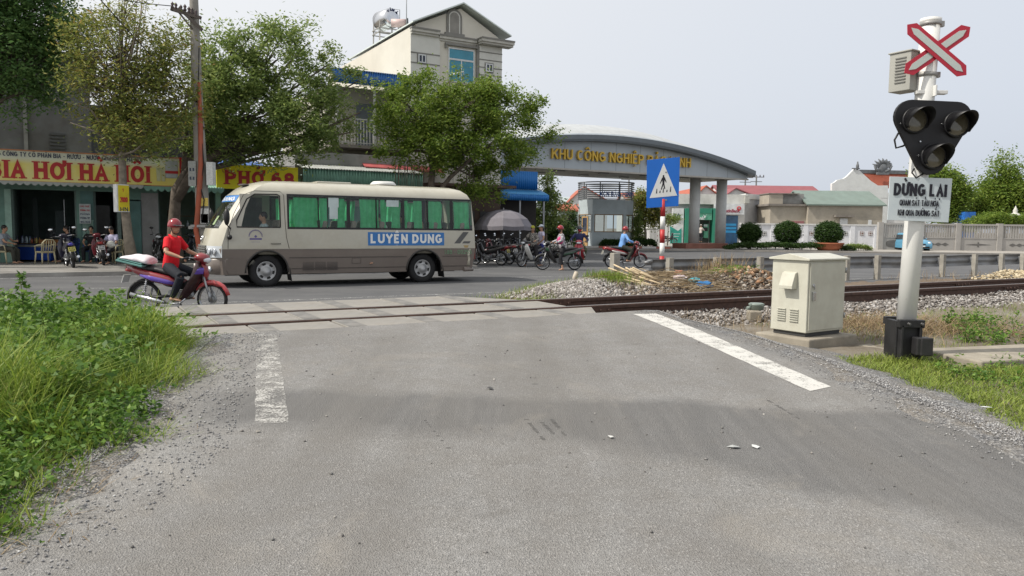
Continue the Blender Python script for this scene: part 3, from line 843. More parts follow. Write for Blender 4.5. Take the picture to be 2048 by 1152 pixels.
    for q in (-1, 1):
        e = MB(); e.ell(hx(.079, q * .032, .0), (.010, .014, .007), 8, 6, rot=Rh); e.tube([hx(.079, q * .05, .022), hx(.086, q * .032, .026), hx(.084, q * .014, .022)], .005, 5)
        e.obj('eye', dk, root)
    mo = MB(); mo.ell(hx(.088, 0, -.066), (.007, .022, .005), 8, 6, rot=Rh); mo.obj('mouth', M('lips', (.22, .09, .07), .5), root)
    if collar:
        c_ = MB(); c_.tube([nb + V((.06, .03, -.03)), nb + V((.02, .07, .0)), nb + V((-.05, .05, .03)), nb + V((-.05, -.05, .03)), nb + V((.02, -.07, .0)), nb + V((.06, -.03, -.03))], .016, 8)
        c_.obj('collar', smat, root)
    if hat != 'helmet':
        h_ = MB(); h_.ell(hx(-.014, 0, .024), (.096, .083, .104), 14, 10, rot=Rh)
        if longhair: h_.tube([hx(-.07, 0, .0), hx(-.12, 0, -.06), hx(-.11, 0, -.2)], [.05, .04, .015], 8)
        h_.obj('hair', HAIRM(), root)
    if hat == 'helmet':
        hm = hatmat or M('helmet_%d' % int(hatc[0] * 999 + hatc[2] * 99), hatc, .18, var=.1, coat=.6)
        h_ = MB(); rings = []
        for j in range(9):
            ph = math.pi * .58 * j / 8
            rings.append([hx(-.006 + .128 * math.sin(max(.02, ph)) * math.cos(a), .112 * math.sin(max(.02, ph)) * math.sin(a), .02 + .13 * math.cos(ph)) for a in [2 * math.pi * q / 20 for q in range(20)]])
        h_.loft(rings, 0, True); ho = h_.obj('helmet', hm, root)
        v_ = MB(); rings = []
        for j in range(4):
            t_ = j / 3
            rings.append([hx(.07 + .05 * math.cos(a) + t_ * .065, (.1 - t_ * .02) * math.sin(a), .035 - t_ * .02 + zz) for a in [(-.5 + q / 7) * math.pi for q in range(8)] for zz in (0,)] +
                         [hx(.07 + .05 * math.cos(a) + t_ * .065, (.1 - t_ * .02) * math.sin(a), .027 - t_ * .02) for a in [(.5 - q / 7) * math.pi for q in range(8)]])
        v_.loft(rings, 0, True); v_.obj('visor', M('visor_smoke', (.02, .02, .022), .15, coat=.5), ho)
        s_ = MB(); s_.tube([hx(.0, .085, -.02), hx(.02, .06, -.11), hx(.03, 0, -.135), hx(.02, -.06, -.11), hx(.0, -.085, -.02)], .007, 6); s_.obj('strap', BLACK(), ho)
    elif hat == 'cap':
        cm = M('cap_%d' % int(hatc[0] * 999 + hatc[2] * 99), hatc, .8)
        h_ = MB(); rings = []
        for j in range(7):
            ph = math.pi * .5 * j / 6
            rings.append([hx(-.01 + .108 * math.sin(max(.03, ph)) * math.cos(a), .092 * math.sin(max(.03, ph)) * math.sin(a), .035 + .095 * math.cos(ph)) for a in [2 * math.pi * q / 16 for q in range(16)]])
        h_.loft(rings, 0, True)
        h_.prism([hx(.06, -.075, .036), hx(.15, -.05, .022), hx(.165, 0, .018), hx(.15, .05, .022), hx(.06, .075, .036)], Rh @ V((0, 0, .008)))
        h_.obj('cap', cm, root)
    if mask is not None:
        m_ = MB(); m_.ell(hx(.03, 0, -.055), (.075, .07, .062), 12, 8, rot=Rh); m_.obj('face_mask', M('mask_%d' % int(mask[0] * 999), mask, .85), root)
    return root

def wheel(parent, x, r, w_=.035, spokes=True, wn='wheel'):
    W_ = MB()
    W_.cyl((x, -.05, r), (x, .05, r), .045, n=12); W_.cyl((x, -.02, r), (x, .02, r), .075, n=14)
    if spokes:
        for k in range(18):
            a = 2 * math.pi * k / 18; q = .03 if k % 2 else -.03; da = .35 if k % 4 < 2 else -.35
            W_.bar((x + .05 * math.cos(a + da), q, r + .05 * math.sin(a + da)), (x + (r - .055) * math.cos(a), q * .2, r + (r - .055) * math.sin(a)), .005, .005)
    else:
        for k in range(5):
            a = 2 * math.pi * k / 5 + .3
            W_.bar((x, 0, r), (x + (r - .055) * math.cos(a), 0, r + (r - .055) * math.sin(a)), .03, .035)
    o = W_.obj(wn, STEEL(), parent)
    t_ = MB(); rings = []
    for k in range(28):
        a = 2 * math.pi * k / 28; c = V((x + (r - .03) * math.cos(a), 0, r + (r - .03) * math.sin(a))); e = V((math.cos(a), 0, math.sin(a)))
        rings.append([c + e * (.03 * math.cos(b_)) + V((0, w_ * math.sin(b_), 0)) for b_ in [2 * math.pi * q / 8 for q in range(8)]])
    t_.loft(rings, 0, True, closed=True); t_.obj('tyre', RUBBER(), o)
    t_ = MB(); rings = []
    for k in range(28):
        a = 2 * math.pi * k / 28; e = V((math.cos(a), 0, math.sin(a)))
        rings.append([V((x, 0, r)) + e * rr + V((0, yy, 0)) for rr, yy in ((r - .052, -.024), (r - .045, -.026), (r - .045, .026), (r - .052, .024), (r - .062, .012), (r - .062, -.012))])
    t_.loft(rings, 0, True, closed=True); t_.obj('rim', CHROME(), o)
def paint(c): return M('bike_paint_%d_%d_%d' % tuple(int(x * 999) for x in c), c, .28, var=.12, coat=.5, dirt=.25, dirtc=(.12, .1, .08), dsc=6)
def motorbike(label, loc, rotz, body=(.2, .02, .025), stripe=None, shield=None, fender=None, seat=True, plate=(.6, .6, .58), mirrors=True, spokes=True, group=None, steer=0., lean=0., tail=(.3, .01, .01), name='motorbike', k=1.0):
    root = thing(name, label, 'motorbike', loc, rotz, group)
    root.rotation_euler = (lean, 0, rotz); root.scale = (k, k, k)
    B = paint(body); Sd = paint(shield or body); Fd = paint(fender or body); bk = BLACK(); ch = CHROME(); st = STEEL()
    wheel(root, -.6, .285, .042, spokes); wheel(root, .64, .285, .034, spokes)
    m = MB()
    for q in (-1, 1):
        m.tube([(.64, q * .065, .285), (.52, q * .065, .68)], [.022, .02], 8); m.cyl((.64, q * .065, .25), (.615, q * .065, .42), .029, n=8)
    m.cyl((.5, 0, .62), (.4, 0, .98), .03, n=8); m.obj('fork', st, root)
    m = MB(); rings = []          # front mudguard
    for j in range(9):
        a = R(150 - j * 17) if True else 0
        c = V((.64 + .325 * math.cos(a), 0, .285 + .325 * math.sin(a))); e = V((math.cos(a), 0, math.sin(a))); w_ = .062 - .002 * j
        dr = .07 * (1 if 1 < j < 6 else .45)
        rings.append([c - e * dr + V((0, w_, 0)), c + V((0, w_ * .85, 0)), c + e * .02, c + V((0, -w_ * .85, 0)), c - e * dr + V((0, -w_, 0)), c - e * .008])
    m.loft(rings, 0, True); m.obj('front_mudguard', Fd, root)
    # leg shield
    for q in (-1, 1):
        m = MB()
        m.loft([[V((.40, q * .05, .93)), V((.47, q * .05, .93)), V((.46, q * .12, .92)), V((.38, q * .13, .92))],
                [V((.42, q * .05, .80)), V((.53, q * .05, .80)), V((.47, q * .19, .80)), V((.40, q * .2, .80))],
                [V((.36, q * .05, .62)), V((.47, q * .05, .62)), V((.37, q * .225, .62)), V((.33, q * .235, .62))],
                [V((.24, q * .08, .42)), V((.33, q * .07, .42)), V((.22, q * .22, .42)), V((.19, q * .225, .42))],
                [V((.14, q * .1, .27)), V((.2, q * .1, .27)), V((.13, q * .19, .28)), V((.11, q * .19, .28))]], 0, True)
        m.obj('leg_shield', Sd, root, bevel=.008)
        if stripe:
            m = MB(); m.loft([[V((.535, q * .062, .80)), V((.53, q * .06, .84)), V((.46, q * .15, .84)), V((.475, q * .195, .80))],
                              [V((.515, q * .062, .73)), V((.525, q * .062, .78)), V((.44, q * .19, .78)), V((.435, q * .21, .73))]], 0, False)
            m.obj('decal_stripe', paint(stripe), root)
    # cowl and front panel
    m = MB(); m.tube([(.36, 0, 1.0), (.44, 0, 1.02), (.53, 0, .99), (.58, 0, .93)], [.10, .14, .12, .06], 12, side=V((0, 1, 0)), flat=[.05, .085, .085, .05]); m.obj('headlight_cowl', B, root)
    m = MB(); m.tube([(.53, 0, .985), (.575, 0, .965), (.60, 0, .94)], [.108, .095, .055], 12, side=V((0, 1, 0)), flat=[.055, .052, .03]); m.obj('headlight', M('lamp_lens', (.62, .66, .7), .08, var=.1, coat=1.), root)
    m = MB(); m.tube([(.44, 0, .92), (.52, 0, .85), (.54, 0, .72), (.5, 0, .6)], [.06, .07, .065, .05], 8, side=V((0, 1, 0)), flat=[.04] * 4); m.obj('front_panel', B, root)
    # frame, engine
    m = MB(); m.tube([(.4, 0, .9), (.28, 0, .6), (.1, 0, .5), (-.2, 0, .55), (-.6, 0, .72)], [.05, .055, .06, .06, .04], 8, side=V((0, 1, 0)))
    for q in (-1, 1): m.tube([(-.05, q * .09, .34), (-.6, q * .09, .285)], .024, 8); m.tube([(.06, q * .1, .27), (.06, q * .27, .26)], .018, 6)
    m.tube([(-.06, .1, .3), (-.02, .17, .08)], .012, 6)
    m.obj('frame', bk, root)
    m = MB(); m.cyl((.02, -.12, .33), (.02, .12, .33), .1, n=14); m.box((.0, 0, .36), (.26, .2, .14)); m.cyl((.08, 0, .36), (.27, 0, .39), .062, n=12)
    for j in range(5): m.cyl((.12 + j * .03, 0, .368 + j * .005), (.132 + j * .03, 0, .37 + j * .005), .078, n=12)
    m.obj('engine', st, root, bevel=.012)
    # rear body
    for q in (-1, 1):
        m = MB(); m.tube([(.12, q * .09, .56), (-.1, q * .12, .60), (-.4, q * .125, .67), (-.7, q * .09, .76), (-.92, q * .04, .83)], [.03, .045, .045, .035, .02], 8, side=V((0, 1, 0)), flat=[.05, .085, .085, .06, .03]); m.obj('side_panel', B, root)
        if stripe:
            m = MB(); m.tube([(.06, q * .125, .555), (-.1, q * .158, .585), (-.4, q * .165, .645), (-.62, q * .138, .70)], [.008, .011, .011, .008], 8, side=V((0, 1, 0)), flat=[.02, .042, .042, .02]); m.obj('decal_stripe', paint(stripe), root)
    m = MB(); m.tube([(.17, 0, .70), (.05, 0, .73), (-.15, 0, .745), (-.32, 0, .79), (-.55, 0, .815), (-.72, 0, .82)], [.05, .10, .125, .125, .11, .07], 12, side=V((0, 1, 0)), flat=[.03, .045, .05, .05, .05, .03], sq=.8); m.obj('seat', M('seat_vinyl', (.018, .018, .02), .5, var=.2), root)
    m = MB(); m.tube([(-.78, 0, .77), (-.9, 0, .78), (-.96, 0, .77)], [.09, .085, .05], 10, side=V((0, 1, 0)), flat=[.04, .05, .03]); m.obj('tail_light', M('tail_red_%d' % int(tail[0] * 999), tail, .15, coat=.6), root)
    m = MB(); rings = []
    for j in range(7):
        a = R(60 + j * 21); c = V((-.6 + .335 * math.cos(a), 0, .285 + .335 * math.sin(a))); e = V((math.cos(a), 0, math.sin(a)))
        rings.append([c - e * .04 + V((0, .075, 0)), c + V((0, .06, 0)), c + e * .012, c + V((0, -.06, 0)), c - e * .04 + V((0, -.075, 0)), c - e * .012])
    m.loft(rings, 0, True); m.obj('rear_mudguard', bk, root)
    RY = Matrix.Rotation(R(20), 3, 'Y'); pc = V((-.975, 0, .62)); pu = RY @ V((0, 0, 1)); pnn = RY @ V((-1, 0, 0))
    m = MB(); m.box(pc, (.012, .2, .145), 0, RY); po = m.obj('number_plate', M('plate_%d' % int(plate[2] * 999), plate, .5, dirt=.3), root)
    m = MB()
    for rr in range(2):
        for j in range(4 + rr):
            m.box(pc + pu * (.034 - rr * .066) + pnn * .0075 + V((0, -.062 + j * (.031 if rr else .041), 0)), (.004, .017, .045), 0, RY)
    m.obj('plate_marks', M('plate_ink', (.02, .02, .02), .6), po)
    m = MB(); m.tube([(.2, -.11, .3), (.1, -.15, .2), (-.15, -.16, .22)], .02, 8); m.tube([(-.15, -.165, .23), (-.3, -.17, .255), (-.78, -.17, .36)], [.03, .046, .042], 10); m.obj('exhaust', ch, root)
    for q in (-1, 1):
        m = MB(); m.tube([(-.5, q * .11, .67), (-.58, q * .12, .32)], .012, 6)
        m.tube([V((-.5, q * .11, .67)).lerp(V((-.58, q * .12, .32)), j / 40) + V((math.cos(j * 1.57) * .026, math.sin(j * 1.57) * .026, 0)) for j in range(6, 32)], .007, 5); m.obj('shock_absorber', ch, root)
    # bars
    m = MB(); m.tube([(.3, .36, 1.0), (.37, .25, 1.02), (.42, .1, 1.0), (.42, -.1, 1.0), (.37, -.25, 1.02), (.3, -.36, 1.0)], .014, 8)
    for q in (-1, 1): m.tube([(.38, q * .26, 1.0), (.42, q * .34, .985)], .007, 5)
    m.obj('handlebar', st, root)
    for q in (-1, 1):
        m = MB(); m.cyl((.30, q * .37, 1.0), (.36, q * .26, 1.02), .02, n=8); m.obj('grip', bk, root)
        if mirrors:
            m = MB(); m.tube([(.37, q * .24, 1.02), (.39, q * .3, 1.14), (.36, q * .33, 1.23)], .007, 6); m.ell((.35, q * .34, 1.26), (.016, .075, .045), 12, 8); mo = m.obj('mirror', bk, root)
            m = MB(); m.ell((.345, q * .34, 1.26), (.014, .068, .038), 12, 8); m.obj('mirror_glass', M('mirror_glass', (.85, .87, .9), .05, 1., var=.02), mo)
    # chain cover and stand
    m = MB(); m.tube([(-.02, .13, .33), (-.6, .13, .285)], [.06, .045], 8, side=V((0, 1, 0)), flat=[.018, .018]); m.obj('chain_cover', st, root)
    return root
# riders sit with these contacts (bike frame): seat .88, pegs at x .06, grips at (.3, .31, 1.0)
RIDE = dict(P=(-.12, 0, .875), lean=.12, hands=[(.235, .315, 1.03), (.235, -.315, 1.03)], feet=[(.02, .2, .335), (.02, -.2, .335)], hint_k=(1, .5, .6))
# ================================================================ the minibus
fw_ = G(536, 573, 0); rw_ = G(849, 566.5, 0)
bdir = (TV * -1)
mid = fw_ * .5 + rw_ * .5
dmid = mid.dot(NV) + 1.0
BUSW = 1.0
bus_loc = TV * (mid.dot(TV)) + NV * dmid
bus_rot = math.atan2(bdir.y, bdir.x)
BS = 1.06
bus = thing('minibus', 'cream and brown minibus with green curtains and a blue name panel on its side', 'bus', bus_loc, bus_rot)
bus.scale = (BS, BS, BS)
CREAM = M('bus_cream', (.455, .437, .365), .3, var=.08, sc=1.2, coat=.5, dirt=.34, dirtc=(.30, .26, .19), dsc=2.5)
BROWN = M('bus_brown', (.165, .138, .12), .36, var=.08, sc=1.5, coat=.35, dirt=.35, dirtc=(.2, .175, .15), dsc=2.5)
DARKT = M('window_rubber', (.014, .014, .015), .4)
GLASS = M_glass('bus_glass', (.92, .96, .94), .02)
yprof = [(.25, .95), (.62, 1.0), (.92, 1.015), (1.40, .99), (1.45, .988), (2.2, .93), (2.25, .925), (2.38, .86), (2.49, .72), (2.565, .45), (2.60, 0)]
def yp(z): return float(np.interp(z, [a for a, b in yprof], [b for a, b in yprof]))
fX = [(.3, 3.33), (.9, 3.40), (1.25, 3.31), (1.45, 3.22), (1.8, 3.0), (2.2, 2.74), (2.38, 2.52), (2.49, 2.3), (2.565, 2.0), (2.6, 1.7)]
rX = [(.3, -3.64), (.9, -3.72), (1.45, -3.70), (2.2, -3.62), (2.38, -3.52), (2.49, -3.38), (2.565, -3.15), (2.6, -2.9)]
def fx(z): return float(np.interp(z, [a for a, b in fX], [b for a, b in fX])) - .3
def rx(z): return float(np.interp(z, [a for a, b in rX], [b for a, b in rX])) + .18
XW = (2.04, -2.04); RWH = .385
def zb(x):
    z = .31
    for xw in XW:
        q = .5 ** 2 - (x - xw) ** 2
        if q > 0: z = max(z, RWH + math.sqrt(q))
    return z
WINS = [(.07, 1.50), (-1.40, -.02), (-2.79, -1.48), (-3.46, -2.88)]
DOORW = (1.74, 2.62)
st = set(np.round(np.arange(-3.3, 2.9, .1), 3))
for a, e in WINS + [DOORW]: st |= {a, e, a - .05, e + .05}
for xw in XW: st |= {xw - .5, xw + .5, xw - .45, xw + .45}
st = [x for x in sorted(st) if -3.5 < x < 2.72]
rowz = [0, .35, .7, 1., 1.40, 1.45, 2.2, 2.25, 2.38, 2.49, 2.565, 2.60]   # first four are fractions of the skirt
NR = len(rowz)
def colpts(i, x=None):
    out = []
    for k, z in enumerate(rowz):
        if i == 'R' or i == 'F':
            zz = (.31 + (.92 - .31) * z) if k < 4 else z
            xx = rx(zz) if i == 'R' else fx(zz)
        else:
            zz = zb(x) + (.92 - zb(x)) * z if k < 4 else z
            xx = min(max(x, rx(zz) + .01 * 0), fx(zz))
            if k >= 4: xx = min(max(x, rx(zz) + .02 * (x + 3.6)), fx(zz) - .02 * (2.8 - x))
        out.append((xx, yp(zz), zz))
    return out
cols = [colpts('R')] + [colpts(0, x) for x in st] + [colpts('F')]
sx = [-3.6] + st + [2.9]
bd = MB()
def inwin(a, e):
    m_ = (a + e) / 2
    for i, (w0, w1) in enumerate(WINS):
        if w0 < m_ < w1: return 'g'
    if DOORW[0] < m_ < DOORW[1]: return 'd'
    if WINS[-1][0] - .05 < m_ < WINS[0][1] + .05: return 'b'
    return ''
for sgn in (1, -1):
    o = len(bd.v)
    for c in cols:
        for p in c: bd.v.append((p[0], p[1] * sgn, p[2]))
    for i in range(len(cols) - 1):
        for k in range(NR - 1):
            wi = inwin(sx[i], sx[i + 1]) if 0 < i < len(cols) - 2 else ''
            if k == 5 and wi in ('g', 'd'): continue
            m_ = 1 if k < 3 else 0
            if (wi in ('g', 'b') and k in (4, 5, 6)) : m_ = 2
            q = [o + i * NR + k, o + (i + 1) * NR + k, o + (i + 1) * NR + k + 1, o + i * NR + k + 1]
            bd.f.append(q if sgn < 0 else q[::-1]); bd.m.append(m_); bd.sm.append(True)
# front and rear ends
NC = 10
def endgrid(front):
    o = len(bd.v)
    for k in range(NR):
        zz = (.31 + .61 * rowz[k]) if k < 4 else rowz[k]
        x0 = fx(zz) if front else rx(zz)
        for j in range(NC + 1):
            t_ = 1 - 2 * j / NC
            y = yp(zz) * t_
            bul = (.3 if front else .18) * (1 - abs(t_) ** 3.2)
            if k == NR - 1: bul = (.3 if front else .18) * 0 + bul * 0 + (0 if j in (0, NC) else 0)
            bd.v.append((x0 + (bul if front else -bul), y, zz))
    for k in range(NR - 1):
        for j in range(NC):
            if k == 5 and 0 < j < NC - 1 and front: continue
            if k == 5 and 1 < j < NC - 2 and not front: continue
            m_ = 1 if k < 3 else (2 if (k in (4, 5, 6) and 0 < j < NC - 1 and front and k != 6) else 0)
            if k == 5 and front and j in (0, NC - 1): m_ = 0
            q = [o + k * (NC + 1) + j, o + k * (NC + 1) + j + 1, o + (k + 1) * (NC + 1) + j + 1, o + (k + 1) * (NC + 1) + j]
            bd.f.append(q if not front else q[::-1]); bd.m.append(m_); bd.sm.append(True)
    return o
of = endgrid(True); orr = endgrid(False)
bd.bb(-3.4, 3.0, -.62, .62, .33, .40, 3)                 # floor
for xw in XW:
    for sgn in (1, -1): bd.bb(xw - .52, xw + .52, sgn * .55 - .03, sgn * .55 + .03, .35, .95, 3)
    bd.bb(xw - .52, xw + .52, -.94, .94, .93, .95, 3)
bd.bb(-3.2, 2.9, -.4, .4, .26, .33, 3)
body = bd.obj('body', [CREAM, BROWN, DARKT, BLACK()], bus)
DK = M('bus_interior', (.06, .058, .055), .8)
def glasspane(x0, x1, sgn, name='side_window', z0=1.45, z1=2.2, slope=0):
    g = MB(); off = sgn * .004
    g.quad((x0, yp(z0) * sgn - off, z0), (x1 + slope, yp(z0) * sgn - off, z0), (x1, yp(z1) * sgn - off, z1), (x0, yp(z1) * sgn - off, z1))
    return g.obj(name, GLASS, bus)
for sgn in (1, -1):
    for i, (x0, x1) in enumerate(WINS):
        g = glasspane(x0, x1, sgn)
        if i < 3:
            f_ = MB(); xm = (x0 + x1) / 2
            f_.bar((xm, yp(1.45) * sgn, 1.45), (xm, yp(2.2) * sgn, 2.2), .022, .05)
            f_.obj('window_divider', DARKT, g)
    glasspane(DOORW[0], DOORW[1], sgn, 'door_window')
# slanting corner in front of the door window, rear and front glass
g = MB(); o = of
idx = [of + 5 * (NC + 1) + j for j in range(1, NC)] + [of + 6 * (NC + 1) + j for j in range(NC - 1, 0, -1)]
wr = [[V(bd.v[of + 5 * (NC + 1) + j]) for j in range(1, NC)], [V(bd.v[of + 6 * (NC + 1) + j]) for j in range(1, NC)]]
for j in range(NC - 2): g.add([wr[0][j], wr[0][j + 1], wr[1][j + 1], wr[1][j]], [(0, 1, 2, 3)], 0, True)
ws = g.obj('windshield', GLASS, bus)
g = MB()
for j in range(2, NC - 2):
    g.add([V(bd.v[orr + 5 * (NC + 1) + j]), V(bd.v[orr + 5 * (NC + 1) + j + 1]), V(bd.v[orr + 6 * (NC + 1) + j + 1]), V(bd.v[orr + 6 * (NC + 1) + j])], [(0, 1, 2, 3)], 0, True)
g.obj('rear_window', GLASS, bus)
def wsp(t_, v, off=.012):           # point on the windscreen, t across (left=1..right=0), v up
    j = (1 - t_) * (NC - 2); a = min(int(j), NC - 3); f = j - a
    p = wr[0][a].lerp(wr[0][a + 1], f).lerp(wr[1][a].lerp(wr[1][a + 1], f), v)
    return p + V((off * .85, 0, off * .5))
BLUE = M('sign_blue', (.035, .16, .42), .5, var=.05)
WHT = M('sign_white', (.72, .73, .72), .5, var=.04)
g = MB()
for k in range(8):
    a, e = 1 - k / 8, 1 - (k + 1) / 8
    g.add([wsp(a, .78, .006), wsp(e, .78, .006), wsp(e, .985, .006), wsp(a, .985, .006)], [(0, 1, 2, 3)], 0, True)
sb = g.obj('sun_strip', BLUE, bus)
g = MB(); put_text(g, 'LUYỆN DUNG', (0, 0, 0), 1, .12, (1, 0, 0), wt=.17, fmap=lambda u, v, z: wsp(.04 + .92 * u, .81 + .12 * v, .010 + z))
g.obj('lettering', WHT, sb)
for a, q in ((.86, -.2), (.42, -.2)):
    g = MB(); g.tube([wsp(a, -.03, .03), wsp(a - .2, .03, .03), wsp(a + q * 1.2, .08, .025)], .009, 5); g.obj('wiper', BLACK(), bus)
g = MB(); g.add([wsp(.72, .08, -.05), wsp(.60, .08, -.05), wsp(.60, .36, -.04), wsp(.72, .36, -.04)], [(0, 1, 2, 3)]); g.obj('notice', M('paper_green', (.42, .50, .30), .8), bus)
# curtains, seats and papers inside
def mat_curtain():
    t = NT('green_curtain'); n = t.noise(5, 4)
    c = t.ramp(n, [(.35, (.09, .70, .27)), (.65, (.17, .84, .42))])
    d = t.bsdf(c, .8); tl = t.n('ShaderNodeBsdfTranslucent'); t.l(c, tl.inputs[0])
    mx = t.n('ShaderNodeMixShader'); mx.inputs[0].default_value = .65
    t.l(d.outputs[0], mx.inputs[1]); t.l(tl.outputs[0], mx.inputs[2]); return t.done(mx)
CURT = mat_curtain()
def curtain(x0, x1, sgn, z0=1.43, z1=2.17):
    g = MB(); n = max(6, int(abs(x1 - x0) / .03)); rows_ = 6
    for r_ in range(rows_ + 1):
        z = z0 + (z1 - z0) * r_ / rows_
        for i in range(n + 1):
            t_ = i / n; pin = 1 - .12 * math.sin(math.pi * r_ / rows_) * (1 - r_ / rows_)
            x = (x0 + x1) / 2 + (t_ - .5) * (x1 - x0) * pin
            g.v.append((x, (yp(z) - .05 - .018 * math.sin(t_ * n * 1.35 + r_ * .2) - .008 * math.sin(t_ * n * 3.1)) * sgn, z + .012 * math.sin(i * .9) * (r_ == 0)))
    for r_ in range(rows_):
        for i in range(n):
            a = r_ * (n + 1) + i; g.f.append([a, a + 1, a + n + 2, a + n + 1]); g.m.append(0); g.sm.append(True)
    g.obj('curtain', CURT, bus)
for x0, x1 in ((.80, 1.38), (.55, .74), (.10, .30), (-.80, -.28), (-.98, -.84), (-1.38, -1.12), (-1.6, -1.5), (-2.0, -1.75), (-2.56, -2.18), (-3.4, -2.92)): curtain(x0, x1, 1)
for x0, x1 in ((.9, 1.4), (.1, .75), (-.75, -.1), (-1.36, -.9), (-2.1, -1.5), (-2.7, -2.25), (-3.4, -2.92)): curtain(x0, x1, -1)
for x0, x1, z0, z1 in ((.26, .52, 1.95, 2.19), (.29, .5, 1.66, 1.95), (-1.34, -1.0, 2.0, 2.17)):
    g = MB(); zz = (z0 + z1) / 2; g.bb(x0, x1, yp(zz) - .035, yp(zz) - .03, z0, z1); g.obj('notice', M('paper_white', (.62, .66, .68), .8), bus)
SEATC = M('bus_seat_cloth', (.16, .15, .12), .9, var=.3, sc=8)
for xs_2 in (2.0, .95, .2, -.55, -1.3, -2.05, -2.85):
    for yy in (.55, -.55):
        g = MB(); g.box((xs_2 - .28, yy, 1.25), (.14, .82, .75), 0, Matrix.Rotation(R(-10), 3, 'Y')); g.box((xs_2, yy, .86), (.5, .82, .16)); g.obj('seat', SEATC, bus, bevel=.05)
# wheels
HUB = M('hubcap_silver', (.40, .405, .41), .35, .35, var=.1, dirt=.25)
for xw in XW:
    for sgn in (1, -1):
        g = MB(); y0 = .77 if xw > 0 else .74
        g.cyl((xw, sgn * (y0 - .2), RWH), (xw, sgn * (y0 + .02), RWH), .2, n=16)
        wo = g.obj('wheel', BLACK(), bus)
        g = MB(); rings = []
        for a in range(40):
            th = 2 * math.pi * a / 40; e = V((math.cos(th), 0, math.sin(th))); c = V((xw, 0, RWH))
            pr = [(.225, -.11), (.30, -.125), (.365, -.118), (.385, -.09), (.387, .09), (.368, .118), (.30, .127), (.225, .112)]
            rings.append([c + e * r_ + V((0, sgn * (y0 + yy) + 0, 0)) for r_, yy in pr])
        g.loft(rings, 0, True, closed=True); g.obj('tyre', RUBBER(), wo)
        g = MB(); sgv = V((0, sgn, 0))
        g.lathe([(.232, .085), (.236, .112), (.215, .118), (.205, .10), (.10, .118), (.085, .155), (.0, .16)], 36, 0, (xw, sgn * y0, RWH), sgv)
        ho = g.obj('hubcap', HUB, wo)
        for k in range(6):
            th = 2 * math.pi * k / 6 + .2; e = V((math.cos(th), 0, math.sin(th))); tt = V((-math.sin(th), 0, math.cos(th)))
            c = V((xw, sgn * (y0 + .108), RWH)) + e * .165
            g = MB(); g.prism([c - tt * .035 - e * .02, c + tt * .035 - e * .02, c + tt * .045 + e * .025, c - tt * .045 + e * .025], sgv * .012); g.obj('slot', BLACK(), ho)
    for sgn in (1, -1):   # arch lip
        g = MB(); g.tube([(xw + .5 * math.cos(a), sgn * (yp(RWH + .5 * math.sin(a)) + .002), RWH + .5 * math.sin(a)) for a in [math.pi * (-.02 + 1.04 * q / 20) for q in range(21)]], .022, 6)
        g.obj('wheel_arch', M('bus_trim', (.05, .046, .043), .5), bus)
    for sgn in (1, -1):
        g = MB(); g.box((xw - .55, sgn * .79, .37), (.015, .38, .46), 0, Matrix.Rotation(R(8), 3, 'Y')); g.obj('mudflap', BLACK(), bus)
# trim and side furniture (left side faces the camera)
def sidebox(x0, x1, z0, z1, mat_, name, th=.008, parent=bus, skew=0):
    g = MB(); a = lambda x, z: V((x, yp(z) + .002, z))
    g.prism([a(x0, z0), a(x1, z0), a(x1 + skew, z1), a(x0 + skew, z1)], (0, th, 0)); return g.obj(name, mat_, parent)
TRIM = M('bus_moulding', (.36, .34, .29), .4)
for z0, z1, mt in ((.915, .93, TRIM), (.70, .715, M('bus_groove', (.07, .06, .055), .5)), (.43, .445, M('bus_groove'))):
    sidebox(-3.4, -2.56, z0, z1, mt, 'side_moulding', .008); sidebox(-1.52, 1.52, z0, z1, mt, 'side_moulding', .008)
sidebox(-2.56, -1.52, .915, .93, TRIM, 'side_moulding', .008); sidebox(1.52, 2.9, .915, .93, TRIM, 'side_moulding', .008)
np_ = sidebox(-2.60, -.47, 1.0, 1.34, BLUE, 'name_panel', .006)
g = MB(); put_text(g, 'LUYỆN DUNG', (-1.535, yp(1.17) + .012, 1.175), 2.0, .24, (-1, 0, 0), wt=.23, depth=.006); g.obj('lettering', WHT, np_)
GRYD = M('decal_grey', (.10, .10, .10), .5)
g = MB(); y_ = yp(1.2) + .005
g.prism([(-2.9, y_, 1.05), (-3.08, y_, 1.05), (-3.34, y_, 1.36), (-3.17, y_, 1.36)], (0, .004, 0)); g.prism([(-3.14, y_, 1.05), (-3.36, y_, 1.05), (-3.4, y_, 1.11), (-3.19, y_, 1.11)], (0, .004, 0)); g.obj('decal_stripe', GRYD, bus)
g = MB(); put_text(g, '18B - 00255', (-3.02, yp(.82) + .008, .82), .82, .12, (-1, 0, 0), bold=.02); g.obj('lettering', M('faded_green_paint', (.17, .27, .17), .7), bus)
g = MB(); g.prism([(-3.18, yp(1) + .002, 1.0), (-3.34, yp(1) + .002, 1.0), (-3.3, yp(1) + .002, .935), (-3.22, yp(1) + .002, .935)], (0, .003, 0)); g.obj('rust_stain', M('rust_stain', (.36, .26, .12), .8), bus)
for k in range(3):
    g = MB()
    for j in range(9): g.bb(.92 - k * .3, 1.19 - k * .3, yp(.5) + .001, yp(.5) + .010, .40 + j * .028, .413 + j * .028)
    g.obj('engine_vent', M('bus_groove'), bus)
g = MB(); z_ = .66
for a, e in (((-.28, .55), (-.28, .68)), ((-.28, .68), (-.05, .68)), ((-.05, .68), (-.05, .55)), ((-.05, .55), (-.28, .55))): g.bar((a[0], yp(.6) + .004, a[1]), (e[0], yp(.6) + .004, e[1]), .006, .008)
g.obj('fuel_flap', M('bus_groove'), bus)
g = MB()   # door shut lines and window rubber
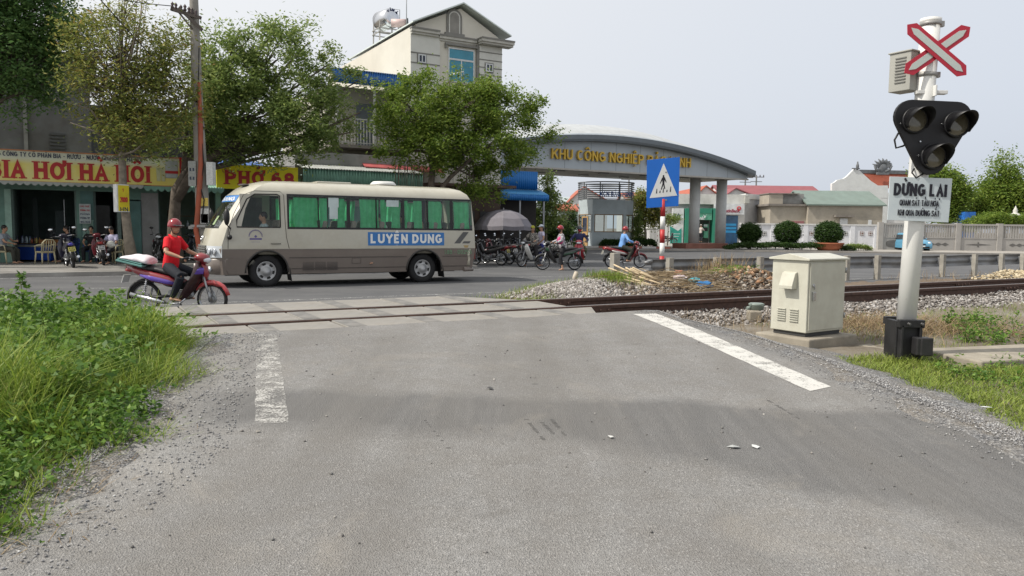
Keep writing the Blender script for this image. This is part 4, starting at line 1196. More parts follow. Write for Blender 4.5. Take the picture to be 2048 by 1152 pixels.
pts = [(1.52, .93), (1.58, 1.2), (1.6, 1.5), (1.62, 2.22), (1.7, 2.3), (2.3, 2.3), (2.55, 2.2), (2.78, 1.75), (2.92, 1.35), (2.93, .93)]
g.tube([(x, yp(z) + .001, z) for x, z in pts], .007, 5)
do = g.obj('door', M('bus_groove'), bus)
g = MB(); g.tube([(x, yp(z) + .002, z) for x, z in [(1.72, 1.44), (1.72, 2.2), (1.78, 2.23), (2.3, 2.22), (2.48, 2.1), (2.72, 1.6), (2.72, 1.44), (1.72, 1.44)]], .016, 6); g.obj('window_seal', DARKT, do)
g = MB(); g.prism([(2.36, yp(2.2) + .0, 2.22), (2.64, yp(2.2), 2.22), (2.64, yp(1.6) + .0, 1.6)], (0, -.02, 0)); g.obj('corner_panel', CREAM, do)
g = MB(); g.tube([(1.72, yp(1.04) + .012, 1.05), (1.78, yp(1.04) + .022, 1.05), (1.9, yp(1.04) + .022, 1.05), (1.95, yp(1.04) + .012, 1.05)], .014, 6); g.obj('handle', M('door_handle', (.2, .19, .16), .4), do)
g = MB(); c = V((2.30, yp(1.2) + .004, 1.22))
for k in range(15):
    a = math.pi * (.02 + .96 * k / 14); g.box(c + V((math.cos(a) * .15, 0, math.sin(a) * .15)), (.024, .004, .02), 0, Matrix.Rotation(-a, 3, 'Y'))
g.box(c, (.05, .004, .05), 0, Matrix.Rotation(.78, 3, 'Y')); g.box(c + V((0, 0, -.06)), (.28, .004, .04)); g.box(c + V((0, 0, -.14)), (.2, .004, .022))
g.obj('badge', M('decal_violet', (.12, .10, .25), .5), bus)
# nose: headlights, grille, emblem, bumper, plate
def nose(t_, z, off=0.):   # t = y/halfwidth
    x = fx(z) + .3 * (1 - abs(t_) ** 3.2); return V((x + off, yp(z) * t_, z))
LENS = M('lamp_lens', (.62, .66, .7), .08, var=.1, coat=1.)
for sgn in (1, -1):
    g = MB(); n = 6
    for k in range(n + 1):
        t_ = (.60 + .40 * k / n) * sgn
        for z in (.72, .99):
            p = nose(min(1, abs(t_)) * sgn, z, .025 if k < n else 0); 
            if k == n: p = V((fx(z) - .01, (yp(z) + .016) * sgn, z))
            g.v.append(tuple(p))
    for k in range(n):
        q = [2 * k, 2 * k + 2, 2 * k + 3, 2 * k + 1]; g.f.append(q if sgn < 0 else q[::-1]); g.m.append(0); g.sm.append(True)
    hl = g.obj('headlight', LENS, bus)
    g = MB()
    for a in (.72, .88): g.lathe([(.075, .0), (.09, .012), (.07, .025), (.0, .01)], 14, 0, nose(a * sgn, .855, .02), V((1, sgn * .35, 0)))
    g.obj('reflector', CHROME(), hl)
g = MB()
for j in range(5):
    z = .76 + j * .055
    for k in range(8): g.bar(nose(-.56 + 1.12 * k / 8, z, .02), nose(-.56 + 1.12 * (k + 1) / 8, z, .02), .03, .03)
g.obj('grille', M('grille_grey', (.17, .17, .165), .4), bus)
g = MB(); c = nose(0, 1.16, .02)
g.tube([c + V((.0 - .08 * math.sin(a) * .3, .11 * math.cos(a), .075 * math.sin(a))) for a in [2 * math.pi * q / 20 for q in range(20)]], .012, 6, closed=True)
g.tube([c + V((0, -.03, -.06)), c + V((0, -.02, 0)), c + V((0, .02, .0)), c + V((0, .03, .06))], .011, 6); g.tube([c + V((0, .045, -.05)), c + V((0, .03, .05))], .009, 6)
g.obj('emblem', CHROME(), bus)
rings = []
for k in range(17):
    t_ = -1 + 2 * k / 16; rings.append([nose(t_, .7, .05) + V((-.04, 0, 0)), nose(t_, .66, .07), nose(t_, .45, .08), nose(t_, .33, .04), nose(t_, .33, -.1), nose(t_, .7, -.1)])
    if abs(t_) > .99: rings[-1] = [V((p.x - .16, p.y * 1.012, p.z)) for p in rings[-1]]
rings = [[V((p.x - .62, p.y * 1.012 + 0, p.z)) for p in rings[1]]][:0] + rings
g = MB(); g.loft(rings, 0, True); bp = g.obj('bumper', BROWN, bus)
for sgn in (1, -1):
    g = MB(); g.prism([V((fx(z) - d_, (yp(z) + .012) * sgn, z)) for d_, z in ((.14, .7), (.14, .33), (.55, .31), (.55, .7))], (0, -.02 * sgn, 0)); g.obj('bumper_end', BROWN, bus)
g = MB(); c = nose(0, .5, .1); g.box(c, (.02, .47, .11)); po = g.obj('number_plate', WHT, bus)
g = MB()
for k in range(8): g.box(c + V((.012, .19 - k * .054, 0)), (.004, .03, .07))
g.obj('plate_marks', M('plate_ink', (.02, .02, .02), .6), po)
for sgn in (1, -1):
    g = MB(); g.ell(nose(.72 * sgn, .45, .06), (.05, .13, .07), 10, 8); g.obj('fog_light', LENS, bus)
g = MB(); g.bar(nose(-.6, .38, .075), nose(.6, .38, .075), .04, .06); g.obj('air_intake', BLACK(), bus)
# mirrors, roof parts, rear lamps
for sgn in (1, -1):
    g = MB(); g.tube([(2.86, sgn * .98, 1.4), (2.98, sgn * 1.12, 1.5), (2.98, sgn * 1.14, 1.9)], .014, 6); g.ell((2.97, sgn * 1.15, 1.67), (.07, .10, .2), 12, 10)
    g.tube([(2.86, sgn * 1.0, 1.42), (2.9, sgn * 1.05, 1.3), (2.9, sgn * 1.07, 1.22)], .01, 6); g.ell((2.9, sgn * 1.07, 1.2), (.06, .06, .06), 10, 8)
    g.obj('mirror', BLACK(), bus)
g = MB(); g.lathe([(.34, 0), (.35, .03), (.30, .08), (.27, .10), (.0, .115)], 24, 0, (-1.25, 0, 2.59)); g.obj('roof_vent', M('roof_vent_white', (.66, .66, .64), .5), bus)
g = MB(); g.box((.2, 0, 2.592), (.9, .7, .05)); g.obj('roof_hatch', CREAM, bus, bevel=.02)
g = MB(); g.ell((2.42, .3, 2.455), (.14, .22, .03), 10, 8); g.obj('roof_marker', M('bus_groove'), bus)
for sgn in (1, -1):
    g = MB(); g.prism([(-3.62, sgn * .72, .62), (-3.5, sgn * .99, .62), (-3.5, sgn * .99, 1.0), (-3.62, sgn * .72, 1.0)], (-.05, .012 * sgn, 0)); g.obj('rear_light', M('rear_red', (.16, .03, .03), .2, coat=.5), bus)
g = MB(); g.tube([(-3.35, yp(.4) + .002, .42), (-3.36, yp(.6) + .004, .62), (-3.34, yp(.75) + .004, .78), (-3.38, yp(.85) + .003, .9)], [.05, .032, .04, .02], 8, side=V((1, 0, 0)), flat=[.006] * 4); g.obj('scraped_paint', M('scraped_filler', (.55, .52, .42), .8, var=.4, sc=20), bus)
g = MB(); g.tube([(-3.2, .96, .36), (-3.47, .9, .36), (-3.6, .6, .36), (-3.64, 0, .36), (-3.6, -.6, .36), (-3.47, -.9, .36), (-3.2, -.96, .36)], .06, 8, flat=.1); g.obj('rear_bumper', BROWN, bus)
def seated(label, x, y, shirt, zc=1.02, face=0.0, **kw):
    c, s_ = math.cos(bus_rot), math.sin(bus_rot)
    return person(label, bus_loc + V((c * x - s_ * y, s_ * x + c * y, 0)) * BS, bus_rot + face, P=(0, 0, zc), lean=-.05, hands=[(.3, .12, zc + .15), (.3, -.12, zc + .15)], feet=[(.42, .12, zc - .42), (.42, -.12, zc - .42)], shirt=shirt, vox=.02, grip=False, k=BS, **kw)
seated('bus driver in a pale shirt at the wheel of the minibus', 2.02, .5, (.30, .36, .38))
seated('passenger with dark hair and a white sleeve resting at the bus window', -.92, .58, (.6, .62, .62), face=.6)
seated('passenger seen as a dark head low behind the third bus window', -1.62, .5, (.05, .05, .06))
seated('passenger with light shirt low in the rear bus window', -2.1, .6, (.4, .3, .28), .95)
# ================================================================ red rider in front of the bus
bl = G(357, 629, 0)
red = motorbike('dark red motorbike with purple stripes ridden in front of the minibus', bl, R(-7), body=(.23, .022, .03), stripe=(.10, .055, .36), shield=(.035, .012, .014), fender=(.42, .05, .055), plate=(.55, .55, .53), mirrors=False)
person('young man in a red polo shirt and red helmet riding the motorbike', bl, R(-7), **RIDE, shirt=(.58, .006, .015), sleeve=.72, trousers=(.010, .013, .02), hat='helmet', hatc=(.22, .012, .02), hyaw=-.35, vox=.010, collar=True)
def at(root, p): return root.matrix_basis @ V(p)
def basis(loc, rot): return Matrix.Translation(loc) @ Matrix.Rotation(rot, 4, 'Z')
mb_ = basis(bl, R(-7))
g = MB(); g.box((-.78, 0, .90), (.50, .42, .03), 0, Matrix.Rotation(R(12), 3, 'Y')); g.box((-.78, 0, .935), (.46, .38, .018), 0, Matrix.Rotation(R(12), 3, 'Y'))
o = g.obj('folder_board', M('teal_board', (.10, .24, .22), .6), loc=bl, rotz=R(-7), bevel=.006); tag(o, 'flat teal board strapped on the red motorbike behind the rider', 'board')
g = MB(); rings = []
for j in range(9):
    t_ = j / 8; x = -1.0 + .56 * t_; h_ = .02 + .085 * math.sin(t_ * 2.4) + .06 * t_ + .012 * math.sin(j * 2.2)
    rings.append([V((x, yy * (.2 + .02 * math.sin(j * 2)), .99 - .12 * t_ + zz * h_ + .008 * math.sin(j * 3 + a))) for a, (yy, zz) in enumerate(((-1, 0), (-.9, .5), (-.5, .95), (0, 1), (.5, .9), (.9, .55), (1, 0), (0, -.05)))])
g.loft(rings, 0, True); o = g.obj('plastic_sack', M('white_sack', (.66, .63, .66), .55, var=.06, sc=5, bump=.5, bsc=14), loc=bl, rotz=R(-7))
sbm = o.modifiers.new('s', 'SUBSURF'); sbm.levels = sbm.render_levels = 1
tag(o, 'white plastic sack lying on the teal board behind the rider', 'sack')
# ================================================================ crossing signal, cabinet, guardrail, signs
def flake(name, col, rough=.45, under=(.30, .27, .24), amt=.62, sc=7):
    if name in MATS: return MATS[name]
    t = NT(name); n = t.noise(sc, 7, .7); n2 = t.noise(1.8, 5, .6)
    c = t.mix(t.ramp(n2, [(.35, (0, 0, 0)), (.7, (.35,) * 3)]), col, scale_c(col, .72))
    c = t.mix(t.ramp(n, [(amt, (0, 0, 0)), (amt + .05, (.8,) * 3)]), c, under)
    MATS[name] = t.done(t.bsdf(c, rough, bump=n, bstr=.15, bdist=.004)); return MATS[name]
POLEW = flake('pole_white_paint', (.66, .66, .64), .5, (.33, .30, .26), .66)
REDR = flake('sign_red', (.42, .012, .035), .4, (.3, .12, .1), .72)
SILV = flake('sign_reflective', (.50, .55, .52), .4, (.42, .44, .42), .68)
GREYB = M('box_grey_paint', (.34, .34, .31), .5, var=.08, dirt=.3)
LAMPB = M('signal_black', (.006, .006, .0075), .45, var=.25, sc=10)
B0 = G(1807, 712, .17); YB = B0.y
def Q(px, py, off=0.): return WY(px, py, YB - off)
AX = (Q(1862, 38) - Q(1807, 712)).normalized()
sg = thing('crossing_signal', 'white railway crossing signal post with red crossbuck, black three-lamp head and notice plate', 'railway signal', B0)
def so(mb, name, mats, parent=sg, **kw): return mb.obj(name, mats, parent, origin=B0, loc=(0, 0, 0), **kw)
zt = lambda t_: B0 + AX * t_
LEN = (Q(1862, 38) - B0).length
g = MB(); g.tube([zt(.2), zt(LEN * .4), zt(LEN * .7), zt(LEN)], [.106, .105, .103, .101], 28); so(g, 'post', POLEW)
g = MB(); g.lathe([(.108, -.05), (.111, -.05), (.111, .0), (.0, .012)], 28, 0, zt(LEN), AX); so(g, 'post_cap', POLEW)
for t_ in (LEN - .06, LEN - .62, LEN - 1.12):
    g = MB(); g.lathe([(.104, -.022), (.112, -.022), (.112, .022), (.104, .022)], 24, 0, zt(t_), AX); c = zt(t_) + V((.11, -.02, 0)); g.box(c, (.05, .05, .06)); so(g, 'clamp', M('clamp_grey', (.36, .36, .35), .5, .3, dirt=.5))
# clamp-on base of black cast plates
BASEM = M('base_black_paint', (.016, .016, .018), .5, var=.4, sc=6, bump=.2, dirt=.25, dirtc=(.08, .075, .07))
g = MB()
for y in (-.13, .13):
    g.box(B0 + V((-.02, y, .20)), (.25, .05, .44)); g.box(B0 + V((-.02, y - .035 * (1 if y < 0 else -1), .40)), (.29, .07, .09))
    for x in (-.125, .085): g.box(B0 + V((x, y - .04 * (1 if y < 0 else -1), .19)), (.03, .06, .40))
so(g, 'base_bracket', BASEM, bevel=.008)
g = MB(); g.box(B0 + V((-.14, 0, .21)), (.05, .26, .43)); so(g, 'base_side_plate', BASEM, bevel=.006)
g = MB(); g.box(B0 + V((.075, -.235, .155)), (.17, .13, .2)); g.box(B0 + V((.10, -.30, .155)), (.14, .025, .205)); so(g, 'cable_box', BASEM, bevel=.012)
for x, z in ((-.06, .4), (.09, .4), (.02, .14)):
    g = MB(); g.cyl(B0 + V((x, -.16, z)), B0 + V((x, -.215, z)), .022, n=6); g.cyl(B0 + V((x, -.16, z)), B0 + V((x, -.235, z)), .011, n=8); so(g, 'bolt', M('bolt_steel', (.1, .1, .1), .45, .6))
# crossbuck
def arm(pa, pb, wd, off, nm):
    a, b_ = Q(*pa, off), Q(*pb, off); u = (b_ - a).normalized(); n_ = V((-u.z, 0, u.x))
    tip = .07
    def hexa(shrink, y):
        w_ = wd / 2 - shrink; A = a + u * shrink * 1.3; Bq = b_ - u * shrink * 1.3
        return [p + V((0, y, 0)) for p in (A, A + u * tip + n_ * w_, Bq - u * tip + n_ * w_, Bq, Bq - u * tip - n_ * w_, A + u * tip - n_ * w_)]
    m = MB(); m.prism(hexa(0, 0), (0, .008, 0)); o = so(m, 'crossbuck_arm', REDR)
    m = MB(); m.prism(hexa(.042, -.004), (0, .006, 0)); so(m, 'reflective_strip', SILV, o).location = (0, 0, 0)
arm((1941, 54), (1809, 146), .155, .125, 'a'); arm((1815, 49), (1933, 150), .155, .142, 'b')
# louvred relay box behind the post
c = Q(1811, 146, -.10); rot = Matrix.Rotation(R(30), 3, 'Z'); hgt = .43
g = MB(); g.box(c, (.22, .26, hgt), 0, rot); g.box(c + V((0, 0, hgt / 2 + .008)), (.25, .29, .018), 0, rot); bx = so(g, 'relay_box', GREYB, bevel=.006)
g = MB()
for j in range(9): g.box(c + rot @ V((-.114, -.01, -.12 + j * .034)), (.012, .13, .012), 0, rot)
so(g, 'louvre', M('louvre_shadow', (.15, .15, .14), .6), bx).location = (0, 0, 0)
# black three-lamp head
circ = [((1823, 233), 33), ((1914, 234), 30), ((1862, 318), 31)]
pp = YB / F
cen = [Q(*p, .16) for p, r in circ]; rad = [r * pp * .98 for p, r in circ]
def outline(order):
    out = []
    import itertools
    for i in range(3):
        pc, c0, nc = cen[order[i - 1]], cen[order[i]], cen[order[(i + 1) % 3]]
        d1 = (c0 - pc).normalized(); d2 = (nc - c0).normalized()
        a1 = math.atan2(d1.z, d1.x) + math.pi / 2; a2 = math.atan2(d2.z, d2.x) + math.pi / 2
        while a2 > a1: a2 -= 2 * math.pi
        for k in range(9):
            a = a1 + (a2 - a1) * k / 8; out.append(c0 + V((math.cos(a), 0, math.sin(a))) * rad[order[i]])
    return out
g = MB(); g.prism(outline((0, 1, 2)), (0, .05, 0)); hd = so(g, 'signal_head', LAMPB, bevel=.006)
LENSM = None
def mat_lens():
    t = NT('signal_lens'); br = t.n('ShaderNodeTexBrick'); mp = t.n('ShaderNodeMapping'); mp.inputs['Scale'].default_value = (60, 60, 60); mp.inputs['Rotation'].default_value = (R(90), 0, 0); t.l(t.co(), mp.inputs[0]); t.l(mp.outputs[0], br.inputs[0])
    br.inputs['Color1'].default_value = (.30, .27, .17, 1); br.inputs['Color2'].default_value = (.17, .155, .105, 1); br.inputs['Mortar'].default_value = (.035, .033, .03, 1); br.inputs['Mortar Size'].default_value = .06
    return t.done(t.bsdf(br.outputs[0], .12, bump=br.outputs[1], bstr=.4, coat=1.))
LENSM = mat_lens()
for (px, py) in ((1829, 241), (1912, 249), (1866, 313)):
    c = Q(px, py, .16); r_ = .132
    g = MB(); g.lathe([(r_ + .012, 0), (r_ + .014, .03), (r_, .035), (r_ - .008, .02)], 28, 0, c, V((0, -1, 0)), cap=False); g.obj('lamp_ring', LAMPB, hd, origin=B0, loc=(0, 0, 0))
    g = MB(); g.lathe([(r_ - .006, .018), (r_ * .8, .024), (r_ * .5, .028), (.0, .03)], 28, 0, c, V((0, -1, 0)), cap=False); g.obj('lens', LENSM, hd, origin=B0, loc=(0, 0, 0))
    g = MB(); rings = []                                   # hood, open below
    for k in range(21):
        a = R(-38 + 256 * k / 20); L = .10 + .20 * max(0, math.sin((a + R(20)) / 1.22)) 
        e = V((math.cos(a), 0, math.sin(a)))
        p0, p1 = c + e * (r_ + .004), c + e * (r_ - .002) + V((0, -L, -.012))
        rings.append([p0, p1, p1 - e * .005, p0 - e * .005])
    g.loft(rings, 0, True); g.obj('hood', LAMPB, hd, origin=B0, loc=(0, 0, 0))
for px, py in ((1801, 247), (1853, 216), (1884, 248), (1837, 311), (1840, 283)):
    g = MB(); c = Q(px, py, .165); g.cyl(c, c + V((0, -.012, 0)), .009, n=8); g.obj('screw', CHROME(), hd, origin=B0, loc=(0, 0, 0))
g = MB(); g.box(Q(1862, 185, .05), (.34, .08, .04)); g.box(Q(1868, 182, .1), (.02, .1, .12)); so(g, 'mounting_bracket', POLEW, bevel=.004)
g = MB(); g.tube([Q(1797, 266, .1), Q(1789, 280, .1), Q(1792, 296, .1), Q(1806, 292, .1), Q(1816, 286, .08)], .011, 6); g.tube([Q(1832, 330, .0), Q(1824, 345, .13), Q(1832, 356, .13), Q(1846, 348, .12)], .009, 6); so(g, 'cable', BLACK())
# notice plate
def mat_board():
    t = NT('notice_board'); n = t.noise(5, 5, .6)
    return t.done(t.bsdf(t.ramp(n, [(.3, (.47, .53, .56)), (.7, (.56, .61, .63))]), .5))
cn = [Q(1780, 353, .13), Q(1905, 357, .13), Q(1897, 445, .13), Q(1775, 440, .13)]
g = MB(); g.prism(cn, (0, .012, 0)); nb_ = so(g, 'notice_plate', mat_board(), bevel=.002)
xd = (cn[1] - cn[0]).normalized(); ud = (cn[0] - cn[3]).normalized(); INK = M('black_ink', (.012, .012, .02), .6)
def ntxt(s, px, py, wpx, hpx, wt):
    g = MB(); put_text(g, s, Q(px, py, .135), wpx * pp, hpx * pp, xd, ud, wt=wt, depth=.004); g.obj('lettering', INK, nb_, origin=B0, loc=(0, 0, 0))
ntxt('DỪNG LẠI', 1841, 380, 104, 24, .21); ntxt('QUAN SÁT TẦU HỎA', 1838.5, 406, 77, 11.5, .125); ntxt('KHI QUA ĐƯỜNG SẮT', 1837.5, 426, 82, 11.5, .125)
for px, py in ((1782, 371), (1795, 371), (1849, 437)):
    pass

# ---- grey cabinet on its plinth
CABM = M('cabinet_paint', (.50, .495, .42), .42, var=.07, sc=2.5, coat=.2, dirt=.4, dirtc=(.33, .3, .24), dsc=4)
cl = G(1611.5, 667, .30); CR = R(33.7); CWx, CWy, CH = .80, .545, .93
cb_ = thing('electric_cabinet', 'pale grey steel control cabinet with a hooded vent standing beside the track', 'cabinet', cl, CR)
g = MB(); g.bb(0, CWx, 0, CWy, .0, CH); g.obj('housing', CABM, cb_, bevel=.01)
g = MB(); g.bb(.03, CWx - .03, .03, CWy - .03, -.05, .0); g.obj('skirt', M('cabinet_skirt', (.05, .05, .05), .6), cb_)
g = MB()
x0, x1, y0, y1 = -.035, CWx + .035, -.035, CWy + .035
g.prism([(x0, y0, CH), (x0, y1, CH), (x0, y1, CH + .025), (x0, (y0 + y1) / 2, CH + .085), (x0, y0, CH + .025)], (x1 - x0, 0, 0)); g.obj('roof', CABM, cb_, bevel=.006)
g = MB(); g.bb(.03, CWx - .02, -.014, -.001, .03, CH - .03); do_ = g.obj('door', CABM, cb_, bevel=.005)
g = MB(); g.bb(.07, .12, -.045, -.014, .42, .53); g.cyl((.095, -.014, .61), (.095, -.03, .61), .022, n=12); g.bar((.095, -.03, .61), (.105, -.03, .56), .016, .012); g.obj('handle', CHROME(), do_, bevel=.004)
g = MB(); g.bb(-.04, 0.0, -.04, .12, .0, .0) if False else None
g.prism([(-.002, .155, .56), (-.002, .155, .78), (-.05, .155, .76), (-.11, .155, .60), (-.11, .155, .56)], (0, .20, 0)); g.obj('vent_hood', CABM, cb_, bevel=.004)
for k in range(2):
    g = MB()
    for j in range(6): g.prism([(-.002, .12 + k * .19, .14 + j * .03), (-.002, .25 + k * .19, .14 + j * .03), (-.016, .25 + k * .19, .132 + j * .03), (-.016, .12 + k * .19, .132 + j * .03)], (0, 0, .006))
    g.obj('louvre', M('cabinet_louvre', (.36, .355, .3), .5), cb_)
g = MB()
for zz in (.16, .76): g.cyl((CWx - .012, -.018, zz), (CWx - .012, -.018, zz + .07), .011, n=8)
g.obj('hinge', STEEL(), cb_)
mC = Matrix.Rotation(CR, 3, 'Z')
PLM = M('plinth_concrete', (.30, .27, .22), .95, var=.3, sc=3, bump=.5, bsc=30, dirt=.5, dirtc=(.14, .12, .09))
g = MB(); g.bb(-.12, CWx + .12, -.14, CWy + .15, -.40, -.055); o = g.obj('concrete_plinth', PLM, loc=cl, rotz=CR, bevel=.02); tag(o, 'rough concrete plinth carrying the pale grey control cabinet', 'plinth')
g = MB(); g.bb(CWx + .0, CWx + .55, -.75, -.2, -.42, -.18); o = g.obj('concrete_block', PLM, loc=cl, rotz=CR, bevel=.03); tag(o, 'low concrete block lying in front of the cabinet plinth towards the signal post', 'concrete block')
# ---- track-side connection pot
p = G(1512, 633, .20)
pt = thing('cable_pot', 'small grey-green cast cable pot on a concrete foot beside the track', 'cable pot', p)
g = MB(); g.cyl((0, 0, -.05), (0, 0, .12), .05, n=12); g.obj('stem', M('pot_stem', (.12, .14, .13), .5), pt)
g = MB(); g.lathe([(.07, .10), (.115, .115), (.12, .185), (.125, .19), (.125, .21), (.10, .222), (.0, .225)], 24); g.cyl((-.1, -.03, .15), (-.17, -.05, .14), .028, n=10)
for k in range(4): g.box((.11 * math.cos(k * 1.57 + .5), .11 * math.sin(k * 1.57 + .5), .2), (.04, .04, .035))
g.obj('pot_body', M('pot_greygreen', (.20, .245, .22), .45, var=.1, dirt=.3), pt)
g = MB(); g.box((-.08, -.14, .0), (.2, .2, .22)); o = g.obj('foot', PLM, pt, bevel=.02)

# ---- pedestrian crossing sign
p0 = G(1323, 561, .10); YS = p0.y
def S(px, py, off=0.): return WY(px, py, YS - off)
ps = thing('pedestrian_sign', 'blue pedestrian crossing sign with white triangle on a red and white post', 'road sign', p0)
pt_, pb = S(1326, 400), p0
nb = 11
segs = [(560, 541, 'w'), (541, 512, 'r'), (512, 486, 'w'), (486, 459, 'r'), (459, 433, 'w'), (433, 398, 'r')]
POLR = flake('post_red', (.45, .03, .03), .5, (.4, .3, .28), .72)
g = MB()
for a, e, c in segs: g.tube([S(1323 + (561 - a) * .019, a), S(1323 + (561 - e) * .019, e)], .071, 20, 0 if c == 'w' else 1)
g.obj('post', [POLEW, POLR], ps, origin=p0, loc=(0, 0, 0))
SBL = flake('sign_bright_blue', (.005, .145, .60), .4, (.02, .2, .6), .72)
cn = [S(1294, 320, .10), S(1360, 314, .02), S(1357, 412, .02), S(1293, 416, .10)]
nn = (cn[1] - cn[0]).cross(cn[3] - cn[0]).normalized()
if nn.y > 0: nn = -nn
g = MB(); g.prism(cn, -nn * .012); bd_ = g.obj('sign_board', SBL, ps, origin=p0, loc=(0, 0, 0), bevel=.002)
X_, Y_ = (cn[1] - cn[0]), (cn[3] - cn[0])
def pl(u, v, off=.004): return cn[0] + X_ * u + Y_ * v + nn * off
# u,v read from the photograph on the board
g = MB(); g.prism([pl(.505, .10, .0012), pl(.09, .80, .0012), pl(.93, .80, .0012)], nn * .003); tr_ = g.obj('white_triangle', SILV if False else M('sign_white', (.72, .73, .72)), bd_, origin=p0, loc=(0, 0, 0))
g = MB()
fig = [(.49, .345), (.515, .345), (.53, .36), (.525, .385), (.55, .40), (.60, .50), (.585, .51), (.54, .45), (.53, .52), (.56, .63), (.535, .64), (.50, .55), (.45, .65), (.425, .64), (.475, .52), (.47, .45), (.41, .52), (.395, .51), (.46, .40), (.485, .385), (.475, .36)]
g.prism([pl(u, v, .0045) for u, v in fig], nn * .002)
for u, v0, v1, w_ in ((.30, .62, .715, .028), (.40, .66, .71, .03), (.50, .62, .71, .026), (.61, .66, .705, .03), (.72, .60, .71, .028)):
    g.prism([pl(u - w_ / 2 + .012, v0, .0045), pl(u + w_ / 2 + .006, v0, .0045), pl(u + w_ / 2, v1, .0045), pl(u - w_ / 2 - .006, v1, .0045)], nn * .002)
g.obj('pictogram', INK, tr_, origin=p0, loc=(0, 0, 0))
g = MB()
for zz in (345, 400): g.box(S(1326, zz, -.02), (.2, .16, .04))
g.obj('bracket', STEEL(), ps, origin=p0, loc=(0, 0, 0))

# ---- guardrail
GPOST = M('guard_post_concrete', (.33, .31, .27), .85, var=.25, sc=5, dirt=.45, dirtc=(.17, .16, .14))
GBEAM = M('guard_beam_galv', (.25, .255, .26), .5, .3, var=.3, sc=1.5, dirt=.6, dirtc=(.16, .15, .14), dsc=2)
gs = [SZ(px, 515, 15.9)[0] for px in (1340, 1434, 1521, 1610, 1694, 1756, 1822, 1886, 1950, 2004, 2046)] + [33, 36, 39, 42, 45]
gr = thing('guardrail', 'weathered steel guardrail on pale concrete posts along the main road', 'guardrail', TW(gs[0], 15.9, -.05), ANG)
L0 = gs[0]
for i, s_ in enumerate(gs):
    g = MB(); g.box((s_ - L0, 0, .41), (.16, .15, .88)); g.box((s_ - L0, 0, .855), (.165, .155, .012)); g.obj('post', GPOST, gr, bevel=.012)
    g = MB(); g.box((s_ - L0, .11, .62), (.1, .1, .26)); g.cyl((s_ - L0, -.075, .62), (s_ - L0, -.09, .62), .018, n=6); g.obj('spacer', GBEAM, gr)
wp = [(0, -.155), (.012, -.15), (.06, -.115), (.085, -.09), (.085, -.065), (.03, -.03), (.012, 0), (.03, .03), (.085, .065), (.085, .09), (.06, .115), (.012, .15), (0, .155)]
rings = []
nB = 60
for k in range(nB + 1):
    s_ = gs[0] - .5 + (gs[-1] - gs[0] + .5) * k / nB
    dent = .05 * math.exp(-((s_ - 25) / 1.2) ** 2) + .03 * math.exp(-((s_ - 27.5) / .6) ** 2)
    ring = [V((s_ - L0, .165 + y * .9 + dent, .62 + z * 1.28 - dent * .6)) for y, z in wp]
    rings.append(ring + [p + V((0, .006, .002)) for p in ring[::-1]])
g = MB(); g.loft(rings, 0, True); g.obj('beam', GBEAM, gr)
g = MB()
for zz in (.50, .74): g.tube([(-.5, .2, zz), (-.62, .2, zz), (-.68, .17, zz - .0), (-.62, .14, zz)], .05, 8, flat=[.10, .10, .09, .05])
g.obj('end_terminal', GBEAM, gr)
p = G(1229, 556, .05)
g = MB(); g.box((0, 0, .36), (.24, .22, .82)); g.box((0, 0, .775), (.22, .2, .02)); o = g.obj('concrete_bollard', GPOST, loc=p, rotz=ANG, bevel=.02); tag(o, 'short lone concrete post standing left of the guardrail by the rubble', 'concrete post')

# ---- rubble heap between the rails and the guardrail
HA = [(8.3, 0), (9.2, .30), (10.3, .47), (11.6, .42), (12.6, .40), (14, .44), (15.3, .58), (16.3, .38), (17.3, .14), (19, .06), (60, .03)]
def heap_h(s_, d):
    a = np.interp(s_, [x for x, _ in HA], [y for _, y in HA]); q = np.clip((np.asarray(d) - 14.25) / 1.75, -1, 1)
    return a * np.cos(q * np.pi / 2) ** 1.2 - .03
DIRTM = M('heap_dirt', (.14, .105, .075), .95, var=.4, sc=6, bump=.6, bsc=20)
sg_, dg_ = np.meshgrid(np.linspace(8.2, 26, 90), np.linspace(12.6, 15.95, 24))
P_ = td(sg_.ravel(), dg_.ravel(), heap_h(sg_.ravel(), dg_.ravel()) + rng.normal(0, .012, sg_.size)); ii = (np.arange(23)[:, None] * 90 + np.arange(89)[None]).ravel()
npobj('heap_soil', P_, np.stack([ii, ii + 1, ii + 91, ii + 90], -1).ravel(), 4, DIRTM, smooth=True)['kind'] = 'structure'
n = 7000; s_ = 8.3 + np.abs(rng.normal(0, 1.6, n)) + rng.uniform(0, 1.2, n); d = rng.uniform(12.7, 15.7, n)
stones('rubble', td(s_, d, heap_h(s_, d) + .01), .036, BALL, .5, 1.7)['kind'] = 'stuff'
RUB2 = mat_stone('rubbish_bits', [(0, (.04, .032, .026)), (.4, (.13, .10, .075)), (.7, (.22, .18, .145)), (.9, (.32, .29, .25)), (1, (.5, .47, .43))])
n = 6000; s_ = rng.uniform(10.4, 17.2, n); d = rng.uniform(12.9, 15.7, n)
stones('rubble', td(s_, d, heap_h(s_, d) + .02), .04, RUB2, .4, 2.0)['kind'] = 'stuff'
# husks and rinds among the rubbish
n = 330; s_ = np.clip(rng.normal(15.4, .7, n), 13.5, 17.2); d = rng.uniform(13.0, 15.4, n)
stones('rubble', td(s_, d, heap_h(s_, d) + .05), .075, mat_stone('husks', [(0, (.03, .02, .015)), (.45, (.13, .085, .05)), (.75, (.28, .16, .09)), (.86, (.38, .19, .1)), (1, (.5, .42, .3))]), .5, 1.4)['kind'] = 'stuff'
